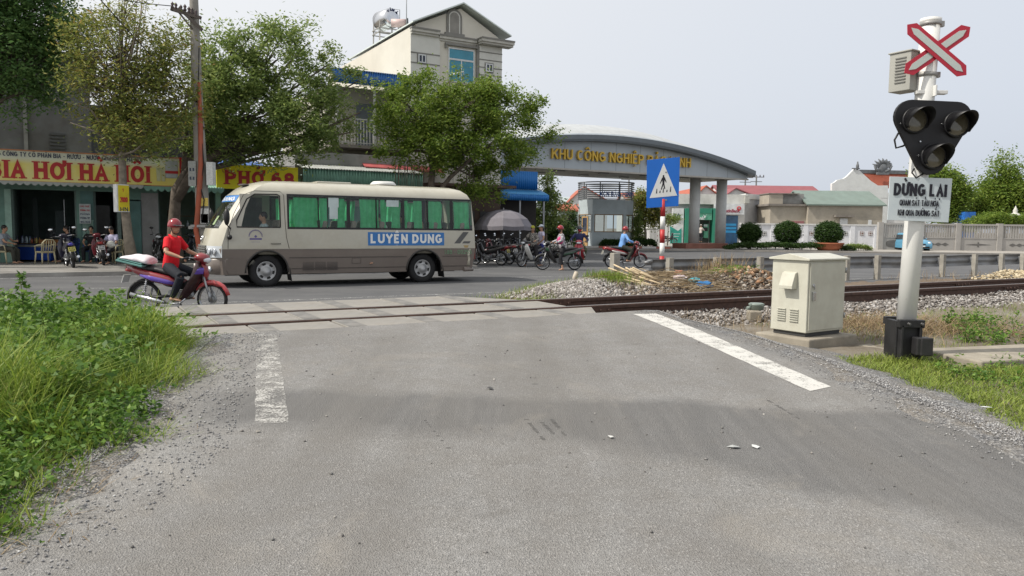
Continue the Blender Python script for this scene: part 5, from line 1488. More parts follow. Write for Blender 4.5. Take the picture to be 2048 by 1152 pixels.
# dry stalks
STALK = mat_stone('dry_stalk', [(0, (.19, .13, .07)), (.5, (.33, .25, .15)), (1, (.50, .42, .29))])
g = MB()
for k in range(230):
    s0 = random.gauss(12.6, .75); d0 = random.uniform(12.9, 14.9); L = random.uniform(.35, 1.3); a = ANG + random.gauss(-.25, .35)
    b0 = TW(s0, d0, float(heap_h(s0, d0)) + random.uniform(.02, .16)); dr = V((math.cos(a), math.sin(a), random.gauss(0, .12)))
    g.tube([b0 - dr * L / 2, b0 + V((0, 0, random.uniform(.0, .04))), b0 + dr * L / 2], [.007, .009, .006], 4)
g.obj('dry_stalks', STALK)['kind'] = 'stuff'
g = MB()
for k in range(9):
    s0 = 11.65 + random.uniform(-.25, .5); d0 = 13.5 + random.uniform(-.3, .6)
    b0 = TW(s0, d0, float(heap_h(s0, d0))); a = ANG + random.uniform(2.4, 3.0); dr = V((math.cos(a), math.sin(a), random.uniform(.2, .5))).normalized()
    g.tube([b0, b0 + dr * .35, b0 + dr * random.uniform(.6, .95)], [.03, .026, .02], 6)
g.obj('cut_canes', M('pale_cane', (.55, .44, .29), .8, var=.2, sc=6))['kind'] = 'stuff'
def crumple(name, c, size, mat_, seed, label, cat):
    r_ = random.Random(seed); g = MB(); rings = []
    for j in range(1, 7):
        ph = math.pi * j / 7
        rings.append([V(c) + V((size[0] * math.sin(ph) * math.cos(a) * r_.uniform(.7, 1.25), size[1] * math.sin(ph) * math.sin(a) * r_.uniform(.7, 1.25), -size[2] * math.cos(ph) * r_.uniform(.8, 1.2))) for a in [2 * math.pi * q / 10 for q in range(10)]])
    g.loft(rings, 0, False); o = g.obj(name, mat_, origin=c); return tag(o, label, cat)
for px, py, dd, sz, col, lb in ((1408, 571, 13.3, (.22, .14, .09), (.02, .13, .32), 'crumpled dark blue plastic bag among the rubbish beside the rails'), (1388, 566, 13.6, (.15, .12, .08), (.06, .30, .36), 'crumpled turquoise plastic scrap on the rubbish heap'), (1360, 561, 13.9, (.2, .14, .08), (.6, .5, .52), 'crumpled pale pink and white bag on the rubbish heap'), (1357, 553, 14.4, (.16, .13, .12), (.38, .17, .10), 'brown crumpled sack on the heap behind the pale bag')):
    q = WD(px, py, dd); s1 = q.dot(TV); crumple('rubbish_bag', TW(s1, dd, float(heap_h(s1, dd)) + .08), sz, M('bag_%d' % int(col[2] * 999), col, .4, var=.3, sc=12), int(px), lb, 'rubbish bag')
q = WD(1149, 535, 14.6); s1 = q.dot(TV)
g = MB(); b0 = TW(s1, 14.6, float(heap_h(s1, 14.6)) - .03); g.tube([b0, b0 + V((.01, 0, .12)), b0 + V((.05, 0, .24))], [.06, .05, .045], 8); o = g.obj('broken_stake', M('pale_stake', (.5, .44, .36), .85, var=.2), origin=b0); tag(o, 'pale broken stake sticking up from the left rubble heap', 'stake')
# pale husk pile far right behind the rail
n = 1500; s_ = np.clip(rng.normal(28.0, 1.1, n), 25.5, 31); d = rng.uniform(12.6, 14.3, n)
stones('husk_pile', td(s_, d, .18 * np.exp(-((s_ - 28) / 1.3) ** 2) + .08 + rng.uniform(0, .06, n)), .075, mat_stone('pale_husk', [(0, (.35, .27, .16)), (1, (.66, .58, .42))]), .4, 1.1, .5)['kind'] = 'stuff'
# ================================================================ trees
def leaves(cent, spread, n_per, L, Wd, droop, rs, flat=.9):
    """numpy diamonds: every cluster centre gets n_per leaves"""
    C = np.repeat(cent, n_per, 0); n = len(C)
    sp = np.repeat(spread, n_per)[:, None]
    p = C + rs.normal(0, 1, (n, 3)) * sp * np.array([1, 1, flat])
    a = rs.uniform(0, 2 * np.pi, n); dz = rs.normal(-droop, .45, n)
    u = np.stack([np.cos(a), np.sin(a), dz], -1); u /= np.linalg.norm(u, axis=1)[:, None]
    r_ = rs.normal(0, 1, (n, 3)); r_[:, 2] += 1.0; w_ = np.cross(u, r_); w_ /= np.linalg.norm(w_, axis=1)[:, None] + 1e-9
    nn = np.cross(u, w_)
    l = (L * rs.uniform(.6, 1.3, n))[:, None]; ww = (Wd * rs.uniform(.7, 1.25, n))[:, None]
    v = np.stack([p - u * l * .5, p + w_ * ww * .5 + nn * ww * .15, p + u * l * .5, p - w_ * ww * .5 + nn * ww * .15], 1)
    return v.reshape(-1, 3), np.arange(4 * n)
def tree(label, name, base, trunk, r0, blobs, ncl, nper, L, Wd, lmat, bark, cat='tree', droop=.35, seed=1, spread=.3, group=None, twigs=.6, shell=.45, lean=None, extra_tubes=None, rlimb=.35):
    rs = np.random.default_rng(seed); rd = random.Random(seed)
    root = thing(name, label, cat, base, 0, group); B = V(base)
    tm = MB(); tp = [V(p) for p in trunk]; k = len(tp)
    tm.tube([p - B for p in tp], [r0 * (1.25 if i == 0 else 1 - .55 * i / (k - 1)) for i in range(k)], 12)
    top = tp[-1] - B; fork = tp[max(1, k - 2)] - B
    vol = sum(b[1][0] * b[1][1] * b[1][2] for b in blobs)
    allc = []; alls = []
    for bc, br, *wt in blobs:
        c = V(bc) - B
        m = max(3, int(ncl * br[0] * br[1] * br[2] / vol * (wt[0] if wt else 1)))
        a0 = fork.lerp(top, rd.uniform(.2, 1)); midp = a0.lerp(c, .5) + V((rd.uniform(-.2, .2), rd.uniform(-.2, .2), rd.uniform(0, .35))) * br[2]
        tm.tube([a0, midp, c], [r0 * rlimb, r0 * rlimb * .6, r0 * rlimb * .25], 7)
        q = rs.normal(0, 1, (m, 3)); q /= np.linalg.norm(q, axis=1)[:, None]; rr = (shell + (1 - shell) * rs.uniform(0, 1, m) ** .6)[:, None]
        cc = np.array(c)[None] + q * rr * np.array(br)[None]
        allc.append(cc); alls.append(spread * rs.uniform(.5, 1.5, m))
        for j in range(int(m * twigs)):
            e = V(cc[j]); s0 = midp.lerp(c, rd.uniform(.1, 1)); md = s0.lerp(e, .55) + V((rd.uniform(-.1, .1), rd.uniform(-.1, .1), rd.uniform(0, .2))) * br[2]
            tm.tube([s0, md, e], [r0 * .1 + .006, r0 * .06 + .005, .004], 4)
    if extra_tubes:
        for pts, rr in extra_tubes: tm.tube([V(p) - B for p in pts], rr, 8)
    tm.obj('trunk', bark, root)
    cc = np.concatenate(allc); ss_ = np.concatenate(alls)
    v, f = leaves(cc, ss_, nper, L, Wd, droop, rs)
    npobj('crown', v, f, 4, lmat, root)
    return root
def blob(px, py, d, rx, ry, depth=None, w=1.0):
    p = WD(px, py, d); k = p.y / F
    return (p, (rx * k, (depth or (rx + ry) / 2) * k, ry * k), w)
def blobY(px, py, y, rx, ry, depth=None, w=1.0):
    p = WY(px, py, y); k = p.y / F
    return (p, (rx * k, (depth or (rx + ry) / 2) * k, ry * k), w)
BARK = M('bark_grey_brown', (.12, .098, .078), .95, var=.4, sc=6, bump=.7, bsc=18)
BARKL = M('bark_pale', (.22, .19, .15), .95, var=.35, sc=6, bump=.6, bsc=18)
LF_DARK = M_leaf('leaf_dark', [(.1, (.045, .10, .032)), (.5, (.09, .18, .052)), (.9, (.17, .27, .08))], .42)
LF_FICUS = M_leaf('leaf_ficus', [(.1, (.085, .14, .042)), (.45, (.175, .25, .070)), (.75, (.28, .35, .10)), (1, (.39, .43, .16))], .48)
LF_BRIGHT = M_leaf('leaf_bright', [(.1, (.058, .112, .02)), (.45, (.135, .215, .032)), (.8, (.23, .30, .05)), (1, (.33, .37, .09))], .45)
LF_YEL = M_leaf('leaf_yellowing', [(.1, (.09, .13, .038)), (.45, (.21, .255, .065)), (.75, (.32, .32, .08)), (1, (.37, .2, .06))], .45)
LF_BUSH = M_leaf('leaf_bush', [(.1, (.012, .032, .008)), (.5, (.030, .068, .013)), (.9, (.065, .115, .024))], .25)
# far left dark tree, trunk outside the frame
b0 = TW(WD(-70, 520, 29.5).dot(TV), 29.5, .1)
tree('dense dark green tree overhanging the beer shop at the left edge', 'broadleaf_tree', b0, [b0, b0 + V((0, 0, 2.5)), b0 + V((.1, 0, 4.8))], .24,
     [blob(-60, 60, 29.5, 130, 100), blob(50, 30, 29.3, 95, 75), blob(40, 130, 29.2, 85, 80), blob(112, 70, 29.0, 48, 66), blob(10, -60, 29.5, 130, 70), blob(95, 165, 29, 40, 40, None, .8), blob(15, 195, 29.3, 40, 40)], 300, 110, .17, .065, LF_DARK, BARK, seed=3, spread=.23)
# thin yellowing tree with bare twigs
b1 = TW(WD(266, 527, 27.4).dot(TV), 27.4, .12)
W_ = lambda px, py, d=27.4: WD(px, py, d)
tw = []
rdm = random.Random(5)
for k in range(34):
    ex, ey = rdm.uniform(130, 395), rdm.uniform(-30, 220); sx_, sy_ = 243 + rdm.uniform(-6, 10), rdm.uniform(150, 300)
    dd = 27.4 + rdm.uniform(-1.2, 1.2)
    if k < 10: ex = rdm.uniform(180, 300); ey = rdm.uniform(-60, 20)
    tw.append(([W_(sx_, sy_), W_(sx_ + (ex - sx_) * .45, sy_ + (ey - sy_) * .35, (27.4 + dd) / 2), W_(ex, ey, dd)], [.035, .02, .007]))
for px, py in ((395, 268), (140, 245), (330, 300), (190, 300), (118, 200), (410, 210), (290, 285)):
    dd = 27.4 + rdm.uniform(-1, .4); tw.append(([W_(244, 310), W_((244 + px) / 2, py + 18, dd), W_(px, py, dd)], [.045, .03, .01]))
tree('thin half-bare tree with yellowing leaves in front of the beer shop', 'street_tree', b1, [b1, W_(256, 470), W_(246, 380), W_(243, 260), W_(243, 150)], .17,
     [blob(240, 120, 27.4, 105, 95, None, .8), blob(190, 190, 27.2, 70, 60), blob(320, 180, 27.2, 62, 70, None, 1.3), blob(345, 120, 27.2, 45, 70, None, 1.3), blob(260, 255, 27.4, 95, 45, None, 1.2), blob(180, 90, 27.2, 50, 60, None, .8), blob(290, 250, 27, 90, 40), blob(375, 215, 27, 40, 60), blob(250, 20, 27.4, 90, 45, None, .35)],
     300, 70, .15, .05, LF_YEL, BARKL, seed=8, spread=.27, twigs=.9, extra_tubes=tw, rlimb=.22)
# big fig tree behind the utility pole
b2 = TW(WD(350, 520, 30.6).dot(TV), 30.6, .12)
tw = [([WD(352, 400, 30.6), WD(395, 330, 30.2), WD(470, 285, 29.6), WD(560, 262, 29.4)], [.2, .17, .12, .05]), ([WD(352, 380, 30.6), WD(420, 300, 30.6), WD(500, 230, 30.4)], [.17, .13, .06]), ([WD(440, 300, 30), WD(520, 300, 29.5), WD(640, 262, 29), WD(720, 225, 28.8)], [.12, .10, .07, .03])]
tree('large spreading fig tree between the utility pole and the balcony house', 'fig_tree', b2, [b2, WD(348, 450, 30.6), WD(352, 380, 30.6), WD(385, 320, 30.4)], .27,
     [blob(470, 140, 29.6, 75, 75), blob(550, 105, 29.6, 72, 62), blob(600, 190, 29.4, 78, 66), blob(500, 225, 29.3, 105, 58), blob(617, 85, 29.5, 42, 38, None, .8), blob(430, 190, 29.2, 48, 90), blob(665, 225, 29, 50, 50, None, .6), blob(575, 265, 29, 100, 40), blob(720, 160, 29, 40, 22, None, .5), blob(430, 110, 29.5, 40, 40, None, .7), blob(700, 265, 28.9, 30, 45, None, .4), blob(655, 130, 29.3, 45, 40, None, .5), blob(480, 60, 29.6, 55, 30, None, .4), blob(425, 245, 29.6, 42, 60), blob(475, 285, 29.6, 70, 36), blob(560, 305, 29.0, 80, 30, None, .8), blob(415, 150, 30, 40, 60), blob(640, 290, 28.9, 50, 34), blob(402, 95, 30, 38, 44, None, .8), blob(395, 300, 30, 36, 36), blob(330, 265, 30.4, 50, 48, None, .8)],
     330, 140, .165, .062, LF_FICUS, BARK, seed=12, spread=.215, extra_tubes=tw, twigs=.35)
# rounded fig tree in front of the tall house
b3 = TW(WD(868, 520, 28.6).dot(TV), 28.6, .12)
tw = []
for k in range(60):
    px = rdm.choice([rdm.uniform(900, 985), rdm.uniform(790, 850)]); py = rdm.uniform(310, 350); dd = 28.6 + rdm.uniform(-.8, .8)
    tw.append(([WD(px, py, dd), WD(px + rdm.uniform(-3, 3), py + rdm.uniform(30, 75), dd)], [.01, .005]))
tw += [([WD(866, 400, 28.6), WD(900, 355, 28.3), WD(950, 310, 28), WD(1010, 270, 28)], [.1, .09, .06, .03]), ([WD(862, 430, 28.6), WD(905, 390, 28.4), WD(918, 372, 28.4)], [.07, .05, .04])]
tree('round bright green fig tree with hanging roots in front of the tall beige house', 'fig_tree', b3, [b3, WD(866, 440, 28.6), WD(862, 370, 28.6), WD(868, 300, 28.6)], .22,
     [blob(830, 225, 28.6, 88, 66), blob(920, 215, 28.4, 98, 62), blob(1000, 228, 28.4, 76, 58), blob(868, 288, 28.2, 105, 50), blob(975, 300, 28, 92, 48), blob(1050, 296, 28, 44, 34, None, .9), blob(1045, 220, 28.2, 52, 34, None, .8), blob(785, 200, 28.6, 36, 40, None, .7), blob(965, 365, 28.2, 62, 46, None, .9), blob(1102, 272, 28, 26, 9, None, .7), blob(775, 305, 28.4, 34, 36, None, .6), blob(900, 160, 28.6, 60, 22, None, .6), blob(840, 165, 28.7, 45, 20, None, .6)],
     330, 145, .155, .062, LF_BRIGHT, BARK, seed=21, spread=.20, extra_tubes=tw, twigs=.3)
# ================================================================ left row: shops, signs, houses
DS = 32.6
def sx_at(px, d, py=470): return WD(px, py, d).dot(TV)
def zz_at(px, py, d): return WD(px, py, d).z
TEALW = M('teal_wall', (.15, .27, .225), .8, var=.2, sc=1.2, dirt=.45, dirtc=(.06, .08, .07))
TEALD = M('teal_door', (.085, .19, .175), .55, var=.2, sc=2, dirt=.3)
TEALL = M('teal_light', (.27, .42, .35), .7, var=.15, dirt=.35)
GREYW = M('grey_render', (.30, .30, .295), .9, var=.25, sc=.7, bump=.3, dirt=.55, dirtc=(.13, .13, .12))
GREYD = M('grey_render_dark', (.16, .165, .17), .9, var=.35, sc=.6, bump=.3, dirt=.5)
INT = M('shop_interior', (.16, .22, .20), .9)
s0 = sx_at(-260, DS); s_e = sx_at(318, DS)
bs = thing('shop_building', 'grey two-storey building with a teal ground floor housing the beer shop', 'building', TW(s0, DS, .12), ANG)
X = lambda px: sx_at(px, DS) - s0
LZ = 2.62
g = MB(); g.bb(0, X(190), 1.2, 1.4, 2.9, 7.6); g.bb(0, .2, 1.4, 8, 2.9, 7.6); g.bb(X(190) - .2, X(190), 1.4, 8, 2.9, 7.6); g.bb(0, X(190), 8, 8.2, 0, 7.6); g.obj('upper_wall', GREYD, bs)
g = MB(); g.bb(X(52), X(60), 1.1, 1.2, 2.9, 7.6); g.obj('pilaster', GREYW, bs)
g = MB(); g.bb(-.3, X(190) + .3, .9, 8.4, 7.6, 7.8); g.obj('roof', GREYW, bs)
g = MB(); lx0, lx1 = X(105), X(138)
for j in range(7): g.bb(lx0, lx1, 1.13, 1.2, 3.95 + j * .13, 4.02 + j * .13)
g.obj('louvre_window', M('louvre_grey', (.1, .105, .11), .7), bs)
# ground floor
def wall(x0, x1, z0, z1, m, nm='wall', y0=0, y1=.18): 
    g = MB(); g.bb(x0, x1, y0, y1, z0, z1); return g.obj(nm, m, bs)
wall(0, X(318), LZ, 3.3, TEALW, 'lintel'); wall(0, X(12), 0, LZ, TEALW)
wall(X(12), X(25), 0, LZ, TEALL, 'pillar', -.08, .2); wall(X(155), X(163), 0, LZ, TEALW, 'pillar')
wall(X(163), X(189), 0, LZ, TEALD, 'shutter', .02, .1)
g = MB()
for k in range(9): g.bb(X(166) + k * (X(187) - X(166)) / 9, X(166) + k * (X(187) - X(166)) / 9 + .03, -.01, .03, .95, 1.5)
for z in (.92, 1.5): g.bb(X(164), X(188), -.012, .03, z, z + .05)
g.obj('window_bars', TEALL, bs)
wall(X(236), X(284), 2.35, LZ, TEALW, 'lintel', .0, .16)
wall(X(284), X(318), 0, LZ, GREYW, 'wall_panel', -.02, .2)
g = MB(); g.bb(X(253), X(283), -.06, -.0, .02, 2.3)
for k in range(8): g.bb(X(255) + k * (X(281) - X(255)) / 8, X(255) + k * (X(281) - X(255)) / 8 + .05, -.085, -.06, 1.25, 2.2)
for z in (.1, 1.15, 2.2): g.bb(X(254), X(282), -.08, -.06, z, z + .06)
g.obj('door_leaf', TEALD, bs)
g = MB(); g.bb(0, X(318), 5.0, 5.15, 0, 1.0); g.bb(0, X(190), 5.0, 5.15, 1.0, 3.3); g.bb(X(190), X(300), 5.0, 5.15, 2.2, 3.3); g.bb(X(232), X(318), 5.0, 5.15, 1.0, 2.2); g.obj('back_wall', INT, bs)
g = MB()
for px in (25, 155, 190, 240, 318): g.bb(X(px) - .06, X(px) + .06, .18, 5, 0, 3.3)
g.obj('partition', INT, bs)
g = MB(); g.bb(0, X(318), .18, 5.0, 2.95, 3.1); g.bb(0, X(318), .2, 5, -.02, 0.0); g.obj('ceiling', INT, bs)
g = MB(); g.bb(X(60), X(72), 2.6, 2.7, .0, 2.4); g.bb(X(110), X(128), 1.6, 1.7, 0, 1.9); g.obj('inner_door', M('inner_dark', (.03, .05, .05), .6), bs)
g = MB(); g.bar((X(130), .3, 1.3), (X(130), .3, 2.3), .02, .02); g.bar((X(139), .3, .9), (X(139), .3, 1.3), .02, .02); g.obj('door_handle', STEEL(), bs)
# bright shrub in the back yard seen through the doorway
yb = TW(s0 + X(225), DS + 8.6, 0)
tree('sunlit yard shrub seen through the open doorway of the beer shop', 'yard_shrub', yb, [yb, yb + V((0, 0, .8)), yb + V((0, 0, 1.4))], .05, [((yb.x, yb.y, 1.9), (2.2, .8, 1.1))], 120, 26, .16, .07, M_leaf('leaf_yard', [(0, (.09, .16, .02)), (1, (.22, .30, .05))], .4), BARK, 'shrub', seed=4)
# rusty canopy and scalloped valance
CORR = M('rusty_tin', (.13, .085, .065), .7, .2, var=.4, sc=2, dirt=.6, dirtc=(.05, .03, .025))
def corr(a, b_, u, n, amp, axis_n):
    """corrugated sheet: edge a->b, slope vector u, n waves"""
    a, b_, u, nn = V(a), V(b_), V(u), V(axis_n); g = MB(); N = n * 6
    for i in range(N + 1):
        t_ = i / N; o = nn * (amp * math.sin(2 * math.pi * n * t_)); p = a.lerp(b_, t_) + o
        g.v += [tuple(p), tuple(p + u), tuple(p + u - nn * .008), tuple(p - nn * .008)]
    for i in range(N):
        k = 4 * i
        for q in ((0, 1, 5, 4), (2, 3, 7, 6), (3, 0, 4, 7), (1, 2, 6, 5)): g.f.append([k + x for x in q]); g.m.append(0); g.sm.append(q in ((0, 1, 5, 4), (2, 3, 7, 6)))
    return g
cn_ = thing('canopy', 'rusty tin canopy with a scalloped pale valance under the beer sign', 'canopy', TW(s0, DS, .12), ANG)
corr((0, -1.15, 2.82), (X(300), -1.15, 2.82), (0, 1.2, .3), 60, .025, (0, 0, 1)).obj('tin_sheet', CORR, cn_)
def scallop(x0, x1, y, z, h_, step, m_, par):
    g = MB(); n = max(1, int((x1 - x0) / step)); pts = []
    for k in range(n):
        for q in range(6): pts.append((x0 + (k + q / 6) * (x1 - x0) / n, y, z - h_ * (.45 + .55 * math.sin(math.pi * (q + .0) / 6))))
    pts.append((x1, y, z - h_ * .45))
    for i in range(len(pts) - 1): g.prism([pts[i], pts[i + 1], (pts[i + 1][0], y, z), (pts[i][0], y, z)], (0, .01, 0))
    return g.obj('valance', m_, par)
scallop(0, X(285), -1.17, 2.86, .14, .22, M('valance_pale', (.36, .38, .36), .7, dirt=.4), cn_)
g = MB(); g.bb(0, X(300), -1.16, -1.12, 2.80, 2.86); g.obj('edge_bar', M('dark_red_bar', (.1, .03, .03), .6), cn_)
c2 = thing('canopy', 'green tin canopy with a scalloped valance right of the beer sign', 'canopy', TW(s0, DS, .12), ANG)
GRT = M('green_tin', (.17, .33, .265), .55, .1, var=.2, sc=1.5, dirt=.4, dirtc=(.07, .1, .09))
scallop(X(286), X(440), -1.17, 2.84, .2, .22, GRT, c2)
corr((X(286), -1.15, 2.84), (X(440), -1.15, 2.84), (0, 1.2, .25), 30, .02, (0, 0, 1)).obj('tin_sheet', GRT, c2)
# beer sign
DSg = 31.5
a0, a1 = sx_at(-230, DSg), sx_at(367, DSg); z0, z1 = 2.96, 4.06
zs = lambda px, py: zz_at(px, py, DSg)
bsn = thing('shop_sign', 'long yellow beer shop sign with big red lettering', 'shop sign', TW(a0, DSg, 0), ANG)
XS = lambda px: sx_at(px, DSg) - a0
def mat_beersign():
    t = NT('beer_sign_print'); n = t.noise(.9, 5, .6); sp = t.n('ShaderNodeSeparateXYZ'); t.l(t.co(), sp.inputs[0])
    c = t.ramp(n, [(.3, (.68, .54, .05)), (.55, (.74, .66, .20)), (.75, (.72, .68, .38))])
    f = t.ramp(t.math('SUBTRACT', sp.outputs[2], 2.96), [(0, (0, 0, 0)), (.62, (0, 0, 0)), (.82, (1,) * 3)])
    c = t.mix(f, c, (.64, .66, .52)); 
    return t.done(t.bsdf(c, .55, bump=t.noise(2, 3), bstr=.15, bdist=.03))
g = MB(); g.bb(0, XS(367), -.02, .08, z0, z1); g.obj('panel', mat_beersign(), bsn)
SRED = M('sign_text_red', (.42, .025, .025), .5, var=.06); SNAVY = M('sign_navy', (.01, .02, .07), .5); SPEACH = M('sign_border', (.50, .22, .10), .6)
g = MB(); g.bb(0, XS(362), -.05, -.0215, z0 + .0, z0 + .035); g.bb(0, XS(362), -.05, -.0215, z1 - .04, z1); g.obj('border', SPEACH, bsn)
g = MB(); g.bb(XS(362), XS(368), -.055, .09, z0 - .01, z1 + .01); g.obj('end_frame', SRED, bsn)
def wtxt(par, s, pxa, pxb, py, hpx, d, base_s, m, wt=.15, yoff=-.03, serif=False):
    x0, x1 = sx_at(pxa, d) - base_s, sx_at(pxb, d) - base_s
    p = WD((pxa + pxb) / 2, py, d); h_ = hpx * p.y / F
    g = MB(); put_text(g, s, ((x0 + x1) / 2, yoff, p.z), x1 - x0, h_, (1, 0, 0), wt=wt, depth=.012, serif=serif); return g.obj('lettering', m, par)
wtxt(bsn, 'BIA HƠI HÀ NỘI', -20, 303, 343, 34, DSg, a0, SRED, .21, serif=True)
wtxt(bsn, 'TỔNG CÔNG TY CỔ PHẦN BIA - RƯỢU - NƯỚC GIẢI KHÁT HÀ NỘI', -22, 288, 313, 8.5, DSg, a0, SNAVY, .15)
g = MB(); kx = XS(346); g.lathe([(.0, .0), (.2, .0), (.22, .06), (.22, .3), (.235, .32), (.22, .34), (.22, .6), (.2, .64), (.0, .66)], 20, 0, (0, 0, 0))
g.v = [(kx + v[0], -.03 + v[1] * .06, 3.28 + v[2]) for v in g.v]; g.obj('keg_picture', M('keg_print', (.42, .45, .46), .5), bsn)
g = MB(); g.bb(kx - .225, kx + .225, -.05, -.03, 3.45, 3.55); g.obj('keg_band', SRED, bsn)
for q in (0, 1):
    g = MB(); x_ = XS(320) + q * .16; g.prism([(x_ - .06, -.03, 3.15), (x_ + .06, -.03, 3.15), (x_ + .08, -.03, 3.65), (x_ - .08, -.03, 3.65)], (0, -.012, 0)); g.obj('glass_picture', M('glass_print', (.5, .5, .3), .5), bsn)
# blue and white tarpaulin roof behind the sign
g = corr((0, 0, 0), (5.2, 0, 0), (0, 1.6, .55), 22, .03, (0, 0, 1)); o = g.obj('tin_roof', M('blue_tin', (.05, .13, .38), .5, .1, var=.25, dirt=.3), loc=TW(sx_at(268, 33.2), 33.2, 3.75), rotz=ANG); tag(o, 'blue corrugated tin roof peeping out behind the beer sign and the pole', 'tin roof')
# small notice on the shutter
nx_ = sx_at(160, DS - .12); ns = thing('notice', 'small white room rental notice on the teal shutter beside the doorway', 'notice', TW(nx_, DS - .14, 0), ANG)
NW = sx_at(183, DS - .14) - nx_
zt_, zb_ = zz_at(171, 408, DS), zz_at(171, 447, DS)
g = MB(); g.bb(0, NW, 0, .015, zb_, zt_); g.obj('board', M('notice_white', (.42, .47, .46), .6), ns)
for i, (s_, m_) in enumerate((('CHO THUÊ', SRED), ('PHÒNG TRỌ', SRED), ('PHÒNG', SNAVY), ('PHÒNG VIP', SNAVY), ('NHÀ NGHỈ', SNAVY))):
    g = MB(); put_text(g, s_, (NW / 2, -.004, zt_ - .09 - i * (zt_ - zb_ - .12) / 4.2), NW * .82, .065, (1, 0, 0), bold=.02, depth=.004); g.obj('lettering', m_, ns)
# hanging light box sign at the thin tree
dl = 27.2; pz = WD(245, 398, dl); hx_ = pz.dot(TV)
hs_ = thing('light_box_sign', 'narrow white and yellow upright sign box fixed to the thin tree trunk', 'sign', TW(hx_, dl, 0), ANG)
k_ = pz.y / F; zt_, zb_ = zz_at(245, 369, dl), zz_at(245, 424, dl)
hr = Matrix.Rotation(R(-30), 3, 'Z')
def hb(x0, x1, y0, y1, za, zb__, m_, nm, par=hs_):
    g = MB(); g.bb(x0, x1, y0, y1, za, zb__); g.xf(Matrix.Rotation(R(28), 4, 'Z')); return g.obj(nm, m_, par)
hb(-.24, .16, -.1, .1, zb_, zt_, M('sign_box_white', (.62, .63, .62), .5), 'box')
fy = hb(-.2, .161 + .0, -.106, -.101, zb_ + .03, zt_ - .03, M('sign_yellow', (.62, .50, .015), .5), 'face')
for i, (s_, m_, h_) in enumerate((('1', SRED, .1), ('2000', SRED, .17), ('HN', SNAVY, .13))):
    g = MB(); put_text(g, s_, (-.02, -.11, zt_ - .18 - i * .3), .12 if i == 0 else .25, h_, (1, 0, 0), bold=.02, depth=.006); g.xf(Matrix.Rotation(R(28), 4, 'Z')); g.obj('lettering', m_, fy)

# ---- noodle shop with yellow sign
s1 = sx_at(318, DS); e1 = sx_at(612, DS)
nsb = thing('noodle_shop', 'low dark noodle shop behind the minibus under a yellow sign', 'building', TW(s1, DS, .12), ANG)
w1 = e1 - s1
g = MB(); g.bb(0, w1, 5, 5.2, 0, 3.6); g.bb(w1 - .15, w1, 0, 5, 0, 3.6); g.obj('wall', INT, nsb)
g = MB(); g.bb(0, w1, 0, 5.2, 3.4, 3.55); g.obj('roof', GREYD, nsb)
for x_ in (2.2, 4.6, w1 - .3):
    g = MB(); g.bb(x_ - .1, x_ + .1, .0, .2, 0, 3.4); g.obj('pillar', TEALW, nsb)
g = MB()
for k in range(4): g.bb(.5, 1.6, 1.5, 1.9, .4 + k * .45, .43 + k * .45)
g.bb(.5, .54, 1.5, 1.9, 0, 2); g.bb(1.56, 1.6, 1.5, 1.9, 0, 2); g.obj('shelf', M('shelf_wood', (.12, .08, .05), .7), nsb)
rdn = random.Random(3)
for k in range(3):
    g = MB(); x_ = .65 + k * .3; z_ = .43 + (k % 3) * .45; g.lathe([(.05, 0), (.055, .1), (.02, .2), (.02, .25), (0, .25)], 8, 0, (x_, 1.7, z_)); o = g.obj('jar', M('jar_mix_%d' % k, [(.5, .42, .25), (.35, .1, .05), (.4, .45, .5)][k], .4), loc=TW(s1, DS, .12), rotz=ANG)
    tag(o, ['pale jar on the lowest shelf of the dark noodle shop', 'reddish jar on the middle shelf of the dark noodle shop', 'grey-blue jar on the upper shelf of the dark noodle shop'][k], 'jar')
dP = 31.6; p0_ = sx_at(433, dP, 350); ph = thing('shop_sign', 'bright yellow noodle shop sign with red lettering above the minibus', 'shop sign', TW(p0_, dP, 0), ANG)
pw = sx_at(596, dP, 350) - p0_; zt_, zb_ = zz_at(510, 331, dP), zz_at(510, 379, dP)
g = MB(); g.bb(0, pw, 0, .1, zb_, zt_); g.obj('panel', M('noodle_sign_yellow', (.76, .67, .01), .5, var=.06), ph)
wtxt(ph, 'PHỞ 68', 452, 590, 357, 27, dP, p0_, SRED, .24, -.015, True)
g = MB(); rr = .13; g.tube([(.34 + rr * math.cos(a), -.012, zt_ - .22 + rr * math.sin(a)) for a in [2 * math.pi * q / 20 for q in range(20)]], .012, 5, closed=True); g.ell((.34, -.01, zt_ - .22), (.07, .012, .05), 10, 6); g.obj('bowl_emblem', SPEACH, ph)
# dim house behind the noodle shop
dB = 39.5; r0_ = sx_at(178, dB, 300); r1_ = sx_at(480, dB, 300); rh = thing('rear_house', 'dim grey house with a dark balcony recess behind the thin tree and the pole', 'house', TW(r0_, dB, 0), ANG)
rw = r1_ - r0_; zt_ = zz_at(300, 232, dB)
g = MB(); g.bb(0, rw, 0, 8, 0, zt_); g.obj('wall', GREYD, rh)
g = MB(); g.bb(-.3, rw + .3, -.8, 8.2, zt_, zt_ + .2); g.obj('roof', GREYD, rh)
for k in range(3):
    g = MB(); x_ = 1.0 + k * rw / 3.2; g.bb(x_, x_ + 1.7, -.03, 0, zt_ - 2.4, zt_ - .5); g.obj('window', M('shutter_dark', (.05, .05, .05), .6), rh)
g = MB(); g.bb(.4, rw * .5, -.9, -.82, zt_ - 3.1, zt_ - 2.5); g.obj('balcony_rail', STEEL(), rh)
